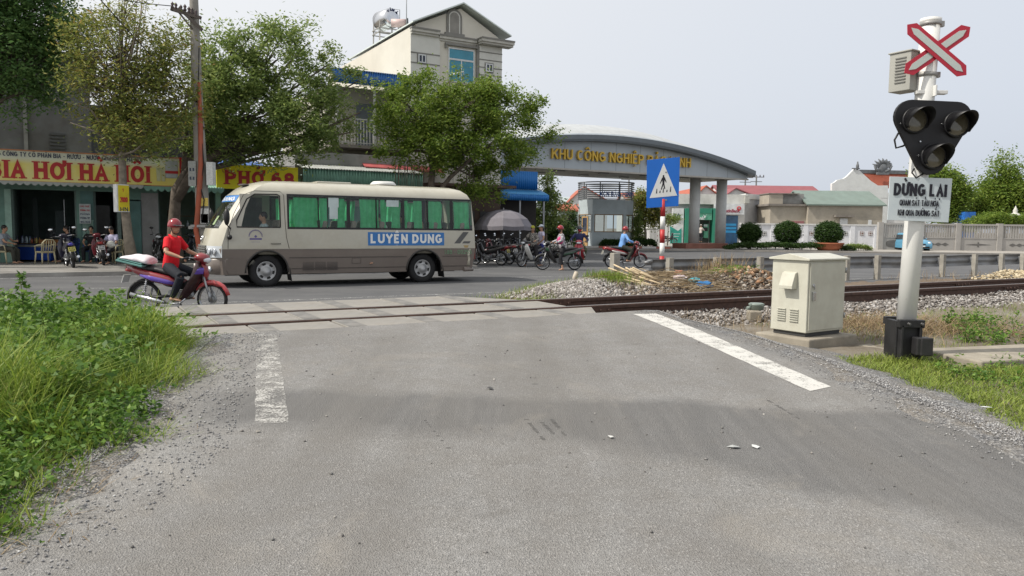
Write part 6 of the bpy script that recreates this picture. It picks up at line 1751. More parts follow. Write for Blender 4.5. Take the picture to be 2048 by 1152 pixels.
# ---- low shops with green fascia
dG = 31.6; g0 = sx_at(606, dG, 350); g1 = sx_at(846, dG, 350)
gs_ = thing('low_shop', 'low grey shop with a green corrugated fascia behind the minibus', 'building', TW(g0, dG, .12), ANG)
gw = g1 - g0; zA = zz_at(720, 342, dG); zB = zz_at(720, 378, dG)
g = MB(); g.bb(0, gw, 1.3, 1.5, 0, 4.6); g.bb(0, .2, 1.5, 5, 0, 4.6); g.bb(gw - .2, gw, 1.5, 5, 0, 4.6); g.obj('wall', GREYW, gs_)
corr((0, 0, zB - .12), (gw, 0, zB - .12), (0, .0, zA - zB), 44, .022, (0, 1, 0)).obj('fascia', GRT, gs_)
corr((0, -.05, zA - .1), (gw, -.05, zA - .1), (0, 1.6, .3), 44, .02, (0, 0, 1)).obj('canopy_roof', M('pale_tin', (.4, .42, .4), .5, .2, var=.2, dirt=.4), gs_)
g = MB()
for k in range(4): g.bb(.6 + k * 1.35, 1.6 + k * 1.35, 1.25, 1.3, 0.02, 2.3)
g.obj('shutter', TEALD, gs_)
g = MB(); z_ = zz_at(800, 335, dG); a_, b__ = sx_at(745, dG) - g0, sx_at(905, dG) - g0
g.prism([(a_, .9, z_ - .12), (b__, .9, z_ - .2), (b__, 1.9, z_ + .3), (a_, 1.9, z_ + .32)], (0, 0, .04)); g.obj('awning', M('red_awning', (.40, .09, .09), .7, var=.3, sc=2, dirt=.3), gs_)
# dark shop under the round fig tree
d5 = 32.6; q0 = sx_at(848, d5); q1 = sx_at(1000, d5)
ds = thing('shaded_shop', 'shaded brown shop front under the round fig tree', 'building', TW(q0, d5, .12), ANG)
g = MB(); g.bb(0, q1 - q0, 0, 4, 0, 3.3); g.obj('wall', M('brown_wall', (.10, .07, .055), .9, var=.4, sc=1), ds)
g = MB(); g.bb(-.2, q1 - q0 + .2, -1.2, 4.2, 3.3, 3.42); g.obj('roof', CORR, ds)
g = MB()
for k in range(3): g.bb(.5 + k * 1.2, 1.4 + k * 1.2, -.04, 0, 0.0, 2.2)
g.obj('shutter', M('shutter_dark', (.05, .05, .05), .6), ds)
# ---- balcony house with blue tin roof
dH = 33.4
h0 = sx_at(672, dH, 250); h1 = sx_at(822, dH, 250); hw = h1 - h0
bh = thing('balcony_house', 'two-storey cream house with railed balcony and blue tin roof', 'house', TW(h0, dH, .12), ANG)
zfl = zz_at(720, 296, dH); zrf = zz_at(700, 147, dH); zrf2 = zz_at(700, 176, dH)
CREAMW = M('cream_wall', (.44, .42, .36), .85, var=.12, sc=.8, dirt=.35)
g = MB(); g.bb(0, hw, 1.6, 1.8, zfl, zrf2 + .2); g.bb(0, .2, 1.8, 10, zfl, zrf2 + .2); g.bb(0, hw, 1.3, 10, 3.3, zfl - .12); g.obj('wall', CREAMW, bh)
g = MB(); g.bb(-.2, hw, -.1, 10, zfl - .14, zfl); g.obj('balcony_floor', M('slab_edge', (.22, .2, .18), .9, dirt=.5), bh)
g = MB(); n = int(hw / .14)
for k in range(n + 1): g.bar((hw * k / n, 0, zfl), (hw * k / n, 0, zfl + 1.15), .022, .022)
g.bar((0, 0, zfl + 1.15), (hw, 0, zfl + 1.15), .05, .05); g.bar((0, 0, zfl + .1), (hw, 0, zfl + .1), .03, .03)
for k in range(6): g.bar((0, .3 * k, zfl), (0, .3 * k, zfl + 1.15), .022, .022)
g.bar((0, 0, zfl + 1.15), (0, 1.6, zfl + 1.15), .05, .05); g.obj('railing', M('railing_white', (.50, .5, .48), .5, dirt=.3), bh)
for x_ in (.05, hw * .5, hw - .05):
    g = MB(); g.bar((x_, 0, zfl), (x_, 0, zrf2), .09, .09); g.obj('post', M('railing_white'), bh)
BTIN = M('blue_tin_bright', (.03, .14, .42), .45, .1, var=.2, sc=1, dirt=.25)
corr((-.25, -.35, zrf2), (hw + 1.6, -.35, zrf2), (0, .0, zrf - zrf2), 50, .022, (0, 1, 0)).obj('roof_fascia', BTIN, bh)
corr((-.25, -.4, zrf - .02), (hw + 1.6, -.4, zrf - .02), (0, 3.6, .5), 50, .02, (0, 0, 1)).obj('roof', M('pale_blue_tin', (.32, .38, .45), .45, .2, var=.15), bh)
g = MB(); x_ = sx_at(736, dH) - h0; g.bb(x_, x_ + .85, 1.56, 1.6, zfl, zfl + 2.1); g.obj('door', M('grey_glass_door', (.12, .14, .16), .3), bh)
# ---- tall beige house
dT = 33.0; t0_ = sx_at(822, dT, 100); t1_ = sx_at(1000, dT, 100); tw_ = t1_ - t0_
th = thing('tall_house', 'tall narrow beige house with pointed gable and blue window shutters', 'house', TW(t0_, dT, .12), ANG)
ZT = lambda px, py: zz_at(px, py, dT) - .12
XT = lambda px: sx_at(px, dT, 100) - t0_
BEI = M('beige_wall', (.60, .575, .505), .85, var=.06, sc=.5, dirt=.14, dirtc=(.3, .27, .22)); GRYW = M('pale_grey_wall', (.60, .60, .56), .85, var=.05, dirt=.12, dirtc=(.3, .3, .28)); TRM = M('grey_trim', (.20, .195, .18), .7, var=.12)
zc = ZT(822, 53); zap = ZT(920, 10); DEP = 13.0
xm = XT(921)
# the roof runs front to back; its ridge is over xm
g = MB(); g.bb(0, tw_, 0, DEP, 0, zc - .0); g.obj('wall', BEI, th)
g = MB(); g.prism([(0.25, .02, zc), (tw_ - .1, .02, zc), (tw_ - .1, .02, zc + .1), (xm, .02, zap - .15), (.25, .02, zc + .15)], (0, .25, 0)); g.obj('gable', BEI, th)
ROOFT = M('roof_grey_green', (.60, .66, .64), .6, .1, var=.12, sc=2)
for xa, nm in ((-.05, 'roof_left'), (tw_ + .45, 'roof_right')):
    za = zc + .12 if xa < 0 else ZT(1014, 80) + .1
    g = MB(); g.prism([(xa, -.34, za), (xm, -.34, zap), (xm, -.34, zap + .06), (xa, -.34, za + .06)], (0, DEP * .75, 0)); g.obj('roof_slope', ROOFT, th)
g = MB(); xb = XT(879); g.bb(-.03, xb, -.04, .0, zc - 3.6, zc - .25); g.obj('panel', GRYW, th)
zp1, zp2 = ZT(850, 108), ZT(850, 128)
for z_ in (zp1, zp2):
    g = MB(); g.bb(-.035, xb, -.055, -.041, z_ - .03, z_ + .03); g.obj('groove', TRM, th)
def cornice(x0, x1, y, z, nm='cornice'):
    g = MB(); g.bb(x0, x1, -y, .0 if y < .3 else 0, z, z + .12); g.bb(x0 + .03, x1 - .03, -y + .07, 0, z - .1, z); g.obj(nm, M('cornice_pale', (.46, .45, .41), .8), th)
    g = MB(); g.bb(x0 - .02, x1 + .02, -y - .03, 0, z + .12, z + .19); g.obj('cornice_cap', TRM, th)
cornice(-.05, XT(876), .22, zc - .22); cornice(XT(876) + .03, XT(952), .12, zc - .34); cornice(XT(952) + .05, XT(1018), .55, ZT(985, 88) - .05)
g = MB(); xr0, xr1 = XT(957), XT(999); zr1 = ZT(985, 95); g.bb(xr0, tw_ + .05, -.12, 0, 2.5, zr1); g.obj('side_bay', GRYW, th)
for k in range(14):
    z_ = zr1 - .32 - k * .36; g = MB(); g.bb(xr0 - .01, tw_ + .06, -.135, -.121, z_, z_ + .045); g.obj('groove', TRM, th)
g = MB(); g.bb(xr0 - .14, xr0 - .002, -.10, 0, 2.5, zr1); g.obj('trim_post', TRM, th)
BLUEG = M('blue_shutter_glass', (.035, .23, .33), .25, var=.2, sc=3, coat=.4); WFR = M('window_frame_white', (.6, .62, .63), .4)
def win(x0, x1, z0, z1, y=-.03, mull=(), trans=None, glass=BLUEG, fr=.05, name='window'):
    g = MB(); g.bb(x0, x1, y - .03, y + .03, z0, z0 + fr); g.bb(x0, x1, y - .03, y + .03, z1 - fr, z1); g.bb(x0, x0 + fr, y - .028, y + .03, z0 + fr, z1 - fr); g.bb(x1 - fr, x1, y - .028, y + .03, z0 + fr, z1 - fr)
    for m_ in mull: g.bb(m_ - fr / 2, m_ + fr / 2, y - .026, y + .03, z0 + fr, (trans or z1) - fr)
    if trans: g.bb(x0 + fr, x1 - fr, y - .024, y + .03, trans - fr, trans + fr * .6)
    o = g.obj(name, WFR, th); g = MB(); g.bb(x0 + fr * .5, x1 - fr * .5, y - .005, y + .02, z0 + fr * .5, z1 - fr * .5); g.obj('pane', glass, o); return o
wx0, wx1 = XT(896), XT(948); win(wx0, wx1, ZT(920, 166), ZT(920, 98), mull=((wx0 + wx1) / 2,), trans=ZT(920, 120))
g = MB(); g.bb(XT(889), XT(955), -.14, 0, ZT(920, 94), ZT(920, 94) + .1); g.bb(XT(889), XT(892), -.12, 0, ZT(920, 94) - .14, ZT(920, 94)); g.bb(XT(953), XT(956), -.12, 0, ZT(920, 94) - .14, ZT(920, 94)); g.obj('window_hood', TRM, th)
DGL = M('dark_glass', (.03, .04, .07), .15)
for px, py in ((843, 118), (976, 137)):
    x_, z_ = XT(px), ZT(px, py); yy = -.06 if px < 900 else -.14
    g = MB(); g.bb(x_ - .24, x_ + .24, yy, 0, z_ - .24, z_ + .24); g.obj('window_surround', TRM, th)
    win(x_ - .19, x_ + .19, z_ - .19, z_ + .19, yy - .02, (x_,), None, DGL, .05, 'small_window')
# arched blind window in the gable
xa_, za_ = XT(908), ZT(908, 40); wd_ = .36
def arch(w_, h_, n=12): return [(xa_ - w_, h_[0])] + [(xa_ + w_ * math.cos(a), h_[1] + w_ * math.sin(a)) for a in [math.pi * q / n for q in range(n + 1)]][::-1] + [(xa_ + w_, h_[0])]
for w_, y_, m_, nm in ((.40, -.03, TRM, 'arch_surround'), (.29, -.05, GRYW, 'arch_frame'), (.235, -.06, M('arch_panel', (.25, .24, .22), .8), 'arch_panel')):
    g = MB(); g.prism([(x, .02, z) for x, z in arch(w_, (za_ - .62, za_ + .1))], (0, y_ - .02, 0)); g.obj(nm, m_, th)
g = MB(); g.bb(xa_ - .5, xa_ + .5, -.12, .0, za_ - .74, za_ - .62); g.obj('arch_sill', TRM, th)
g = MB()
for px, py in ((795, 118), (781, 130)): pass
g.bar((-.012, 2.0, zc - 2.2), (-.012, 2.0, zc - 1.9), .03, .2); g.bar((-.012, 3.2, zc - 2.6), (-.012, 3.2, zc - 2.2), .03, .2); g.obj('wall_fitting', TRM, th)
g = MB(); x_ = XT(905); g.tube([(x_ - .6, -.9, ZT(905, 160)), (x_, -1.2, ZT(905, 152)), (x_, -1.2, ZT(905, 166))], .03, 6); g.obj('bracket', WFR, th)
# water tank, stand, heater, antenna
pT = WD(772, 40, 38.0); k_ = pT.y / F
wt = thing('water_tank', 'round shiny water tank on a steel stand on the roof of the tall house', 'water tank', TW(pT.dot(TV), 38.0, 0), ANG)
zt_ = pT.z; rt = 19 * k_
g = MB(); g.lathe([(.0, -.62), (.3, -.6), (rt * .8, -.56), (rt, -.48), (rt, .48), (rt * .8, .58), (.25, .62), (.0, .62)], 28, 0, (0, 0, zt_), V((.25, -1, 0))); g.obj('tank', M('stainless_steel', (.62, .63, .65), .25, 1., var=.1), wt)
axv = V((.25, -1, 0)).normalized(); sxv = V((1, .25, 0)).normalized()
def tankp(u, v, z):
    a = R(140 - 100 * u); r_ = rt * (.70 + .22 * v); return V((0, 0, zt_)) + axv * (.60 + z) + sxv * (r_ * math.cos(a)) + V((0, 0, r_ * math.sin(a)))
g = MB(); put_text(g, 'TÂN Á', (0, 0, 0), 1, .3, (1, 0, 0), wt=.2, depth=.03, fmap=tankp)
g.obj('lettering', SNAVY, wt)
zs0 = 9.0
g = MB()
for x_ in (-.55, .55):
    for y_ in (-.5, .5):
        g.bar((x_, y_, zs0), (x_ * .9, y_ * .9, zt_ - .2), .05, .05)
for z_ in (zt_ - .75, zt_ - .55):
    for a, e in (((-.55, -.5), (.55, -.5)), ((.55, -.5), (.55, .5)), ((.55, .5), (-.55, .5)), ((-.55, .5), (-.55, -.5))): g.bar((*a, z_), (*e, z_), .045, .045)
g.bar((-.55, -.5, zs0 + .1), (.55, -.5, zt_ - .75), .03, .03); g.obj('stand', M('stand_steel', (.32, .31, .29), .6, .4), wt)
g = MB(); g.tube([(.2, 0, zt_ + .6), (.75, 0, zt_ + .62), (.75, 0, zt_ - .7)], .02, 6); g.obj('pipe', STEEL(), wt)
pS = WD(808, 47, 36.5); sh_ = thing('solar_heater', 'small pink roof tank with a black round end beside the water tank', 'solar heater', TW(pS.dot(TV), 36.5, 0), ANG)
g = MB(); g.cyl((-.6, .2, pS.z - .02), (.1, -.12, pS.z), .2, n=16); g.obj('tank', M('heater_pink', (.55, .42, .40), .5), sh_)
g = MB(); g.cyl((.1, -.12, pS.z), (.16, -.15, pS.z), .25, n=20); g.obj('end_cap', BLACK(), sh_)
g = MB(); g.bar((-.2, 0, pS.z - 1.0), (-.2, 0, pS.z - .15), .05, .05); g.obj('leg', STEEL(), sh_)
g = MB(); a_ = WD(813, 55, 36.0); g.cyl(a_ - V((0, 0, 1)), a_ + V((0, 0, 3.0)), .025, n=6); o = g.obj('antenna_mast', STEEL(), origin=a_); tag(o, 'thin metal mast rising beside the roof tank of the tall house', 'mast')
# ---- blue tin kiosk at the corner
dK = 33.5; k0 = sx_at(975, dK, 370); k1 = sx_at(1075, dK, 370)
kk = thing('tin_kiosk', 'kiosk with blue corrugated tin upper wall and awning at the corner', 'kiosk', TW(k0, dK, .0), ANG)
zt_, zm_, zb_ = zz_at(1040, 342, dK), zz_at(1040, 378, dK), zz_at(1040, 402, dK)
kw = k1 - k0; BK = M('kiosk_blue', (.02, .16, .45), .45, .1, var=.12, sc=1)
corr((0, 0, zm_), (kw, 0, zm_), (0, 0, zt_ - zm_), 26, .02, (0, 1, 0)).obj('upper_wall', BK, kk)
corr((kw, 0, zm_), (kw, 4, zm_), (0, 0, zt_ - zm_), 26, .02, (1, 0, 0)).obj('upper_wall', BK, kk)
corr((-.1, -.8, zm_ - .3), (kw + .2, -.8, zm_ - .3), (0, .8, .28), 30, .02, (0, 0, 1)).obj('awning', M('kiosk_light_blue', (.06, .26, .52), .45, .1, var=.1), kk)
corr((-.1, -.8, zb_), (kw + .2, -.8, zb_), (0, 0, zm_ - .3 - zb_), 30, .02, (0, 1, 0)).obj('awning_fascia', BK, kk)
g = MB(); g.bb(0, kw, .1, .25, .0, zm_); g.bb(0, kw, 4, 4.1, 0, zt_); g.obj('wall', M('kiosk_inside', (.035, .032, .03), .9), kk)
for x_ in (.2, kw * .5, kw - .05):
    g = MB(); g.bar((x_, -.7, 0), (x_, -.7, zm_ - .3), .08, .08); g.obj('post', STEEL(), kk)
# ================================================================ estate gate, booth, bank, sheds, walls, far trees
WHITEW = M('white_wall', (.62, .62, .61), .85, var=.06, sc=.6, dirt=.3, dirtc=(.35, .34, .32))
ALUP = M('gate_panel_grey', (.40, .44, .47), .45, .2, var=.07, sc=.5)
ALUL = M('gate_panel_light', (.46, .48, .49), .5, .1, var=.07, sc=.4, dirt=.25)
ALUD = M('gate_band_dark', (.15, .17, .185), .45, .2, var=.1)
SOFF = M('gate_soffit', (.42, .40, .36), .7, var=.12)
DGt = 41.6
gc = sx_at(1232, DGt, 320); ge_ = sx_at(1495, DGt, 350); HL = ge_ - gc
gate = thing('estate_gate', 'wide arched grey gateway with golden lettering over the estate entrance', 'gateway', TW(gc, DGt, 0), ANG)
ztop = lambda x: 5.72 + 1.72 * (1 - (x / HL) ** 2)
ZB = 5.4
n = 40; xs_ = [-HL + 2 * HL * k / n for k in range(n + 1)]
for y_ in (0, 6):
    g = MB()
    for k in range(n):
        a, b_ = xs_[k], xs_[k + 1]
        g.quad((a, y_, ZB), (b_, y_, ZB), (b_, y_, ztop(b_)), (a, y_, ztop(a)))
    g.obj('fascia', ALUP, gate)
for k in range(1, 12): x = -HL + 2 * HL * k / 12; g = MB(); g.bb(x - .012, x + .012, -.004, 0.0, ZB + .04, ztop(x) - .02); g.obj('panel_joint', ALUD, gate)
g = MB(); g.quad((-HL, 0, ZB), (-HL, 6, ZB), (HL, 6, ZB), (HL, 0, ZB)); g.bb(-HL, HL, -.12, .02, ZB - .08, ZB + .03)
g.obj('soffit', SOFF, gate)
for k in range(7):
    for yy in (1.2, 3.6):
        g = MB(); x = -HL + 1.5 + k * (2 * HL - 3) / 6; g.bb(x - .35, x + .35, yy, yy + .35, ZB - .06, ZB - .005); g.obj('soffit_light', M('soffit_lamp', (.2, .2, .19), .4), gate)
rows_ = [(-.55, -.12, 0), (-.6, .02, 0), (-.6, .3, 0), (-.35, .42, 1), (.6, .85, 1), (1.8, 1.25, 1), (3.0, 1.38, 1), (4.2, 1.25, 1), (5.4, .85, 1), (6.6, .3, 1), (6.6, -.12, 0)]
g = MB(); rings = []
for k in range(n + 1):
    x = xs_[k] * 1.02; e = max(0, 1 - (xs_[k] / HL) ** 2); q = .35 + .65 * e ** .7
    rings.append([V((x, y, ztop(xs_[k]) - .02 + (dz * q if dz > .3 else dz))) for y, dz, m_ in rows_])
o_ = 0; nr = len(rows_)
for r_ in rings: g.v += [tuple(p) for p in r_]
for k in range(n):
    for j in range(nr - 1):
        a = k * nr + j; g.f.append([a, a + nr, a + nr + 1, a + 1]); g.m.append(1 if (j == 2) else (0 if j >= 3 else 2)); g.sm.append(j >= 3)
    g.f.append([k * nr, k * nr + nr - 1, (k + 1) * nr + nr - 1, (k + 1) * nr]); g.m.append(2); g.sm.append(False)
for k in (0, n): g.f.append([k * nr + j for j in range(nr)]); g.m.append(0); g.sm.append(False)
g.obj('arched_roof', [ALUL, M('gate_edge_steel', (.30, .34, .37), .4, .2), ALUD], gate)
GOLD = M('gold_letters', (.62, .41, .06), .45, .15, var=.1)
tx0, tx1 = sx_at(1101, DGt, 310) - gc, sx_at(1378, DGt, 330) - gc
g = MB(); put_text(g, 'KHU CÔNG NGHIỆP BẢO MINH', ((tx0 + tx1) / 2, -.12, 6.32), tx1 - tx0, .66, (1, 0, 0), wt=.15, depth=.16); g.obj('lettering', GOLD, gate)
PILM = M('gate_pillar_grey', (.52, .53, .52), .55, var=.08, dirt=.2)
for px in (1389, 1442):
    xx = sx_at(px, 43.4, 480) - gc
    g = MB(); g.cyl((xx, 1.9, .45), (xx, 1.9, ZB), .40, n=28); g.obj('pillar', PILM, gate)
    g = MB(); g.cyl((-xx, 1.9, .45), (-xx, 1.9, ZB), .40, n=28); g.obj('pillar', PILM, gate)
for sg_n in (1, -1):
    a_, b__ = sx_at(1368, 43.0, 495) - gc, sx_at(1452, 43.0, 495) - gc
    g = MB(); g.bb(min(sg_n * a_, sg_n * b__), max(sg_n * a_, sg_n * b__), 1.2, 2.7, .1, .52); g.obj('plinth', M('plinth_red_stone', (.24, .105, .075), .6, var=.2, sc=3), gate, bevel=.02)
# ---- guard booth
Yb = 57.0
P0, P1, P2, P3 = (WY(1184, 480, 57.0), WY(1249, 480, 57.6), WY(1265, 480, 59.4), WY(1156, 480, 59.2))
def xy(p, z): return V((p.x, p.y, z))
bo = V((P0.x, P0.y, .12)); bth = thing('guard_booth', 'small grey guard booth with wraparound windows and a ring railing on its roof', 'booth', bo)
def bob(mb, nm, m, par=bth, **k): return mb.obj(nm, m, par, origin=bo, loc=(0, 0, 0), **k)
P4 = V((P2.x - .3, P2.y + 2.6, 0)); P5 = V((P3.x + .3, P3.y + 2.6, 0))
poly = [P0, P1, P2, P4, P5, P3]
def ring_(z, off=0):
    c = sum((V((p.x, p.y, 0)) for p in poly), V()) / 6
    return [xy(p + (V((p.x, p.y, 0)) - c).normalized() * off, z) for p in poly]
BW = M('booth_grey', (.42, .48, .50), .7, var=.06, dirt=.15); BWW = M('booth_white', (.60, .60, .57), .7, var=.06, dirt=.15)
zt_, zw1, zw0 = 3.72, 2.62, 1.28
g = MB(); g.prism(ring_(.12), (0, 0, zw0 - .12)); bob(g, 'base_wall', BW)
g = MB(); g.prism(ring_(zw1), (0, 0, zt_ - zw1)); bob(g, 'upper_wall', BW)
BGL = M_glass('booth_glass', (.55, .62, .6), .12); WOODF = M('booth_frame', (.26, .17, .09), .5, var=.2)
for a_, b__, nm in ((P0, P1, 3), (P1, P2, 1), (P2, P4, 2), (P3, P0, 2)):
    d_ = (xy(b__, 0) - xy(a_, 0)); g = MB()
    for e_ in (.0, 1.0): c = xy(a_, 0) + d_ * (.03 + .94 * e_); g.bar(c + V((0, 0, zw0)), c + V((0, 0, zw1)), .14, .14)
    bob(g, 'corner_post', BW)
    g = MB()
    for q in range(nm + 1): c = xy(a_, 0) + d_ * (.07 + .86 * q / nm); g.bar(c + V((0, 0, zw0)), c + V((0, 0, zw1)), .07, .06)
    for z_ in (zw0 + .03, zw1 - .03): g.bar(xy(a_, z_) + d_ * .07, xy(a_, z_) + d_ * .93, .06, .06)
    fo = bob(g, 'window_frame', WOODF)
    g = MB(); g.quad(xy(a_, zw0) + d_ * .05, xy(a_, zw0) + d_ * .95, xy(a_, zw1) + d_ * .95, xy(a_, zw1) + d_ * .05); bob(g, 'pane', BGL, fo)
d_ = xy(P0, 0) - xy(P3, 0); nrm = V((d_.y, -d_.x, 0)).normalized()
g = MB(); g.prism([xy(P3, .14) + d_ * .3 + nrm * .02, xy(P3, .14) + d_ * .72 + nrm * .02, xy(P3, 2.45) + d_ * .72 + nrm * .02, xy(P3, 2.45) + d_ * .3 + nrm * .02], nrm * .03); do_ = bob(g, 'door', M('booth_door_wood', (.46, .28, .11), .5, var=.15))
g = MB(); g.prism([xy(P3, 1.3) + d_ * .36 + nrm * .05, xy(P3, 1.3) + d_ * .66 + nrm * .05, xy(P3, 2.35) + d_ * .66 + nrm * .05, xy(P3, 2.35) + d_ * .36 + nrm * .05], nrm * .01); bob(g, 'door_glass', M('dark_glass', (.03, .04, .07), .15), do_)
c = sum((V((p.x, p.y, 0)) for p in poly), V()) / 6
g = MB(); g.box(c + V((0, 0, .7)), (2.0, 1.0, .9)); bob(g, 'desk', M('booth_desk', (.2, .15, .1), .7))
rb = []
for j in range(9):
    z_ = zt_ + .05 + j * .16
    g = MB(); g.tube([c + V((2.16 * math.cos(a), 2.05 * math.sin(a), z_)) for a in [2 * math.pi * q / 32 for q in range(32)]], .032 if j < 8 else .05, 6, closed=True); bob(g, 'roof_rail', M('ring_rail_grey', (.16, .17, .18), .5, .3))
for q in range(9):
    a = 2 * math.pi * q / 9 + .2; g = MB(); g.bar(c + V((2.1 * math.cos(a), 2.0 * math.sin(a), zt_)), c + V((2.1 * math.cos(a), 2.0 * math.sin(a), zt_ + 1.36)), .07, .07); bob(g, 'roof_post', M('ring_rail_grey'))
g = MB(); put_text(g, 'KCN BẢO MINH', c + V((.55, -2.12, zt_ + .42)), 2.5, .36, (1, 0, 0), bold=.02, depth=.05); bob(g, 'lettering', M('booth_letters', (.05, .13, .42), .5))
g = MB(); g.tube([xy(P3, 3.1), xy(P3, 3.2) + V((-.25, -.2, .25)), xy(P3, 3.15) + V((-.5, -.35, .1))], .05, 6); bob(g, 'lamp_arm', BWW)
# striped kerb island in front of the booth
for k in range(9):
    x0 = WY(1168, 495, 56.2).x + k * 1.06
    if x0 > WY(1305, 495, 56.2).x + 1: break
    g = MB(); g.bb(0, 1.05, 0, .25, 0, .26); o = g.obj('kerb_stone', M('kerb_red', (.42, .15, .11), .8, dirt=.3) if k % 2 else M('kerb_white', (.6, .59, .56), .8, dirt=.3), loc=(x0, 55.95, .0), bevel=.02)
    tag(o, f'{"red" if k % 2 else "white"} painted kerb block before the guard booth, {["first", "second", "third", "fourth", "fifth", "sixth", "seventh", "eighth", "ninth"][k]} from the left', 'kerb stone', 'painted kerb blocks by the booth')
# ---- bank with cash machine
YB_ = 75.0
W3 = lambda px, py, y=YB_: WY(px, py, y)
bko = V((W3(1320, 480).x, YB_, .12)); bank = thing('bank_building', 'low white bank building with a long blank parapet, behind the gate pillars', 'building', bko)
def bx(mb, nm, m, par=bank, **k): return mb.obj(nm, m, par, origin=bko, loc=(0, 0, 0), **k)
def bbp(px0, px1, py0, py1, y0, y1, Yp=YB_):
    a, b__ = W3(px0, py1, Yp), W3(px1, py0, Yp); g = MB(); g.bb(a.x, b__.x, y0, y1, min(W3((px0 + px1) / 2, py1, Yp).z, b__.z), W3((px0 + px1) / 2, py0, Yp).z); return g
x0, x1 = W3(1300, 470).x, W3(1488, 470).x
zpar0, zpar1 = W3(1420, 409).z, W3(1420, 389).z
g = MB(); g.bb(x0, x1, YB_ - .7, YB_ + 10, zpar0, zpar1); g.obj
bx(g, 'parapet', M('parapet_pale', (.58, .58, .55), .8, var=.08, sc=.4, dirt=.3))
g = MB(); g.bb(x0, x1, YB_, YB_ + 9.9, 0, zpar0); bx(g, 'wall', WHITEW)
g = MB(); xs2 = W3(1540, 470, 79).x; g.prism([(x1 + .002, YB_ - .0, 0), (xs2, YB_ + 4, 0), (xs2, YB_ + 10, 0), (x1 + .002, YB_ + 10, 0)], (0, 0, 4.6)); bx(g, 'side_wing', M('wing_grey', (.40, .41, .43), .85, var=.08, dirt=.2))
g = MB(); g.prism([(x1 + .004, YB_ - .1, 4.6), (xs2 + .1, YB_ + 3.9, 4.6), (xs2 + .1, YB_ + 10, 4.6), (x1 + .004, YB_ + 10, 4.6)], (0, 0, .5)); bx(g, 'wing_parapet', WHITEW)
g = bbp(1484, 1493, 392, 407, YB_ - 1.0, YB_ - .72); bx(g, 'air_conditioner', M('ac_box', (.38, .38, .35), .6))
VG = M('atm_green', (.03, .20, .13), .45, var=.08); VGL = M('atm_green_light', (.10, .33, .22), .45)
g = MB()
for a in (bbp(1364, 1376, 417, 487, YB_ - 1.2, YB_ - .01), bbp(1418, 1425, 417, 487, YB_ - 1.2, YB_ - .01), bbp(1376, 1418, 417, 427, YB_ - 1.2, YB_ - .01)): g.add(a.v, a.f)
at_ = bx(g, 'cash_booth', VG)
g = bbp(1377, 1418, 427, 440, YB_ - 1.15, YB_ - .02); bx(g, 'booth_header', VGL, at_)
g = MB(); put_text(g, 'bank', W3(1400, 435, YB_ - 1.2) + V((0, 0, -.05)), .9, .3, (1, 0, 0), bold=.03, depth=.03); bx(g, 'lettering', WFR, at_)
g = MB(); p = W3(1409.5, 433, YB_ - 1.18); g.prism([p + V((-.16, 0, .2)), p + V((0, 0, -.22)), p + V((.2, 0, .24)), p + V((.05, 0, .02))], (0, -.02, 0)); bx(g, 'emblem', WFR, at_)
g = bbp(1377, 1418, 440, 487, YB_ - .06, YB_ - .02); bx(g, 'booth_back', M('atm_back', (.10, .11, .10), .7), at_)
g = bbp(1404, 1414, 448, 476, YB_ - .7, YB_ - .06); m_ = bx(g, 'cash_machine', VGL, at_, bevel=.03)
g = bbp(1404, 1411, 449, 453, YB_ - .73, YB_ - .701); bx(g, 'screen', M('atm_screen', (.45, .48, .5), .3), at_)
g = bbp(1404, 1412, 455, 462, YB_ - .72, YB_ - .702); bx(g, 'keypad', BLACK(), at_)
g = bbp(1340, 1364, 417, 487, YB_ - .9, YB_ - .02); po_ = bx(g, 'poster_wall', M('poster_white', (.62, .64, .64), .6))
g = MB(); a, b__, c_, d_2, e_ = (W3(1340, 487, YB_ - .92), W3(1363, 487, YB_ - .92), W3(1363, 456, YB_ - .92), W3(1356, 462, YB_ - .92), W3(1340, 452, YB_ - .92)); g.prism([a, b__, c_, d_2, e_], (0, -.015, 0)); bx(g, 'poster_field', M('poster_teal', (.03, .28, .22), .5), po_)
g = MB()
for k in range(3): g.bb(W3(1343, 470 + 5 * k, YB_ - .94).x, W3(1360 - 2 * k, 470, YB_ - .94).x, YB_ - .945, YB_ - .936, W3(1350, 468 + 5 * k).z, W3(1350, 467 + 5 * k).z)
bx(g, 'poster_lines', WFR, po_)
for px in (1349, 1357):
    g = MB(); g.tube([W3(px - 2.5, 442, YB_ - .93), W3(px - 2, 432, YB_ - .93), W3(px, 427, YB_ - .93), W3(px + 2, 432, YB_ - .93), W3(px + 2.5, 440, YB_ - .93)], .06, 6); bx(g, 'poster_loop', M('poster_dark', (.06, .1, .1), .6), po_)
g = bbp(1423, 1483, 408, 429, YB_ - 1.0, YB_ - .72); sgn_ = bx(g, 'bank_sign', WFR)
g = MB(); p = W3(1462, 421.5, YB_ - 1.02); put_text(g, 'VietinBank', p + V((0, 0, .0)), 1.75, .3, (1, 0, 0), bold=.03, depth=.02); bx(g, 'lettering', M('bank_text', (.30, .06, .09), .5), sgn_)
g = MB(); p = W3(1478, 417, YB_ - 1.02); g.tube([p + V((.17 * math.cos(a), 0, .17 * math.sin(a))) for a in [2 * math.pi * q / 16 for q in range(16)]], .05, 5, closed=True); g.ell(p + V((0, 0, -.05)), (.09, .02, .06), 8, 6); bx(g, 'emblem', M('bank_red', (.5, .04, .05), .5), sgn_)
g = bbp(1447, 1476, 431, 488, YB_ - .05, YB_ - .01); dr_ = bx(g, 'glass_door', M('bank_blue_glass', (.035, .12, .25), .2, var=.3, sc=1.5, coat=.4))
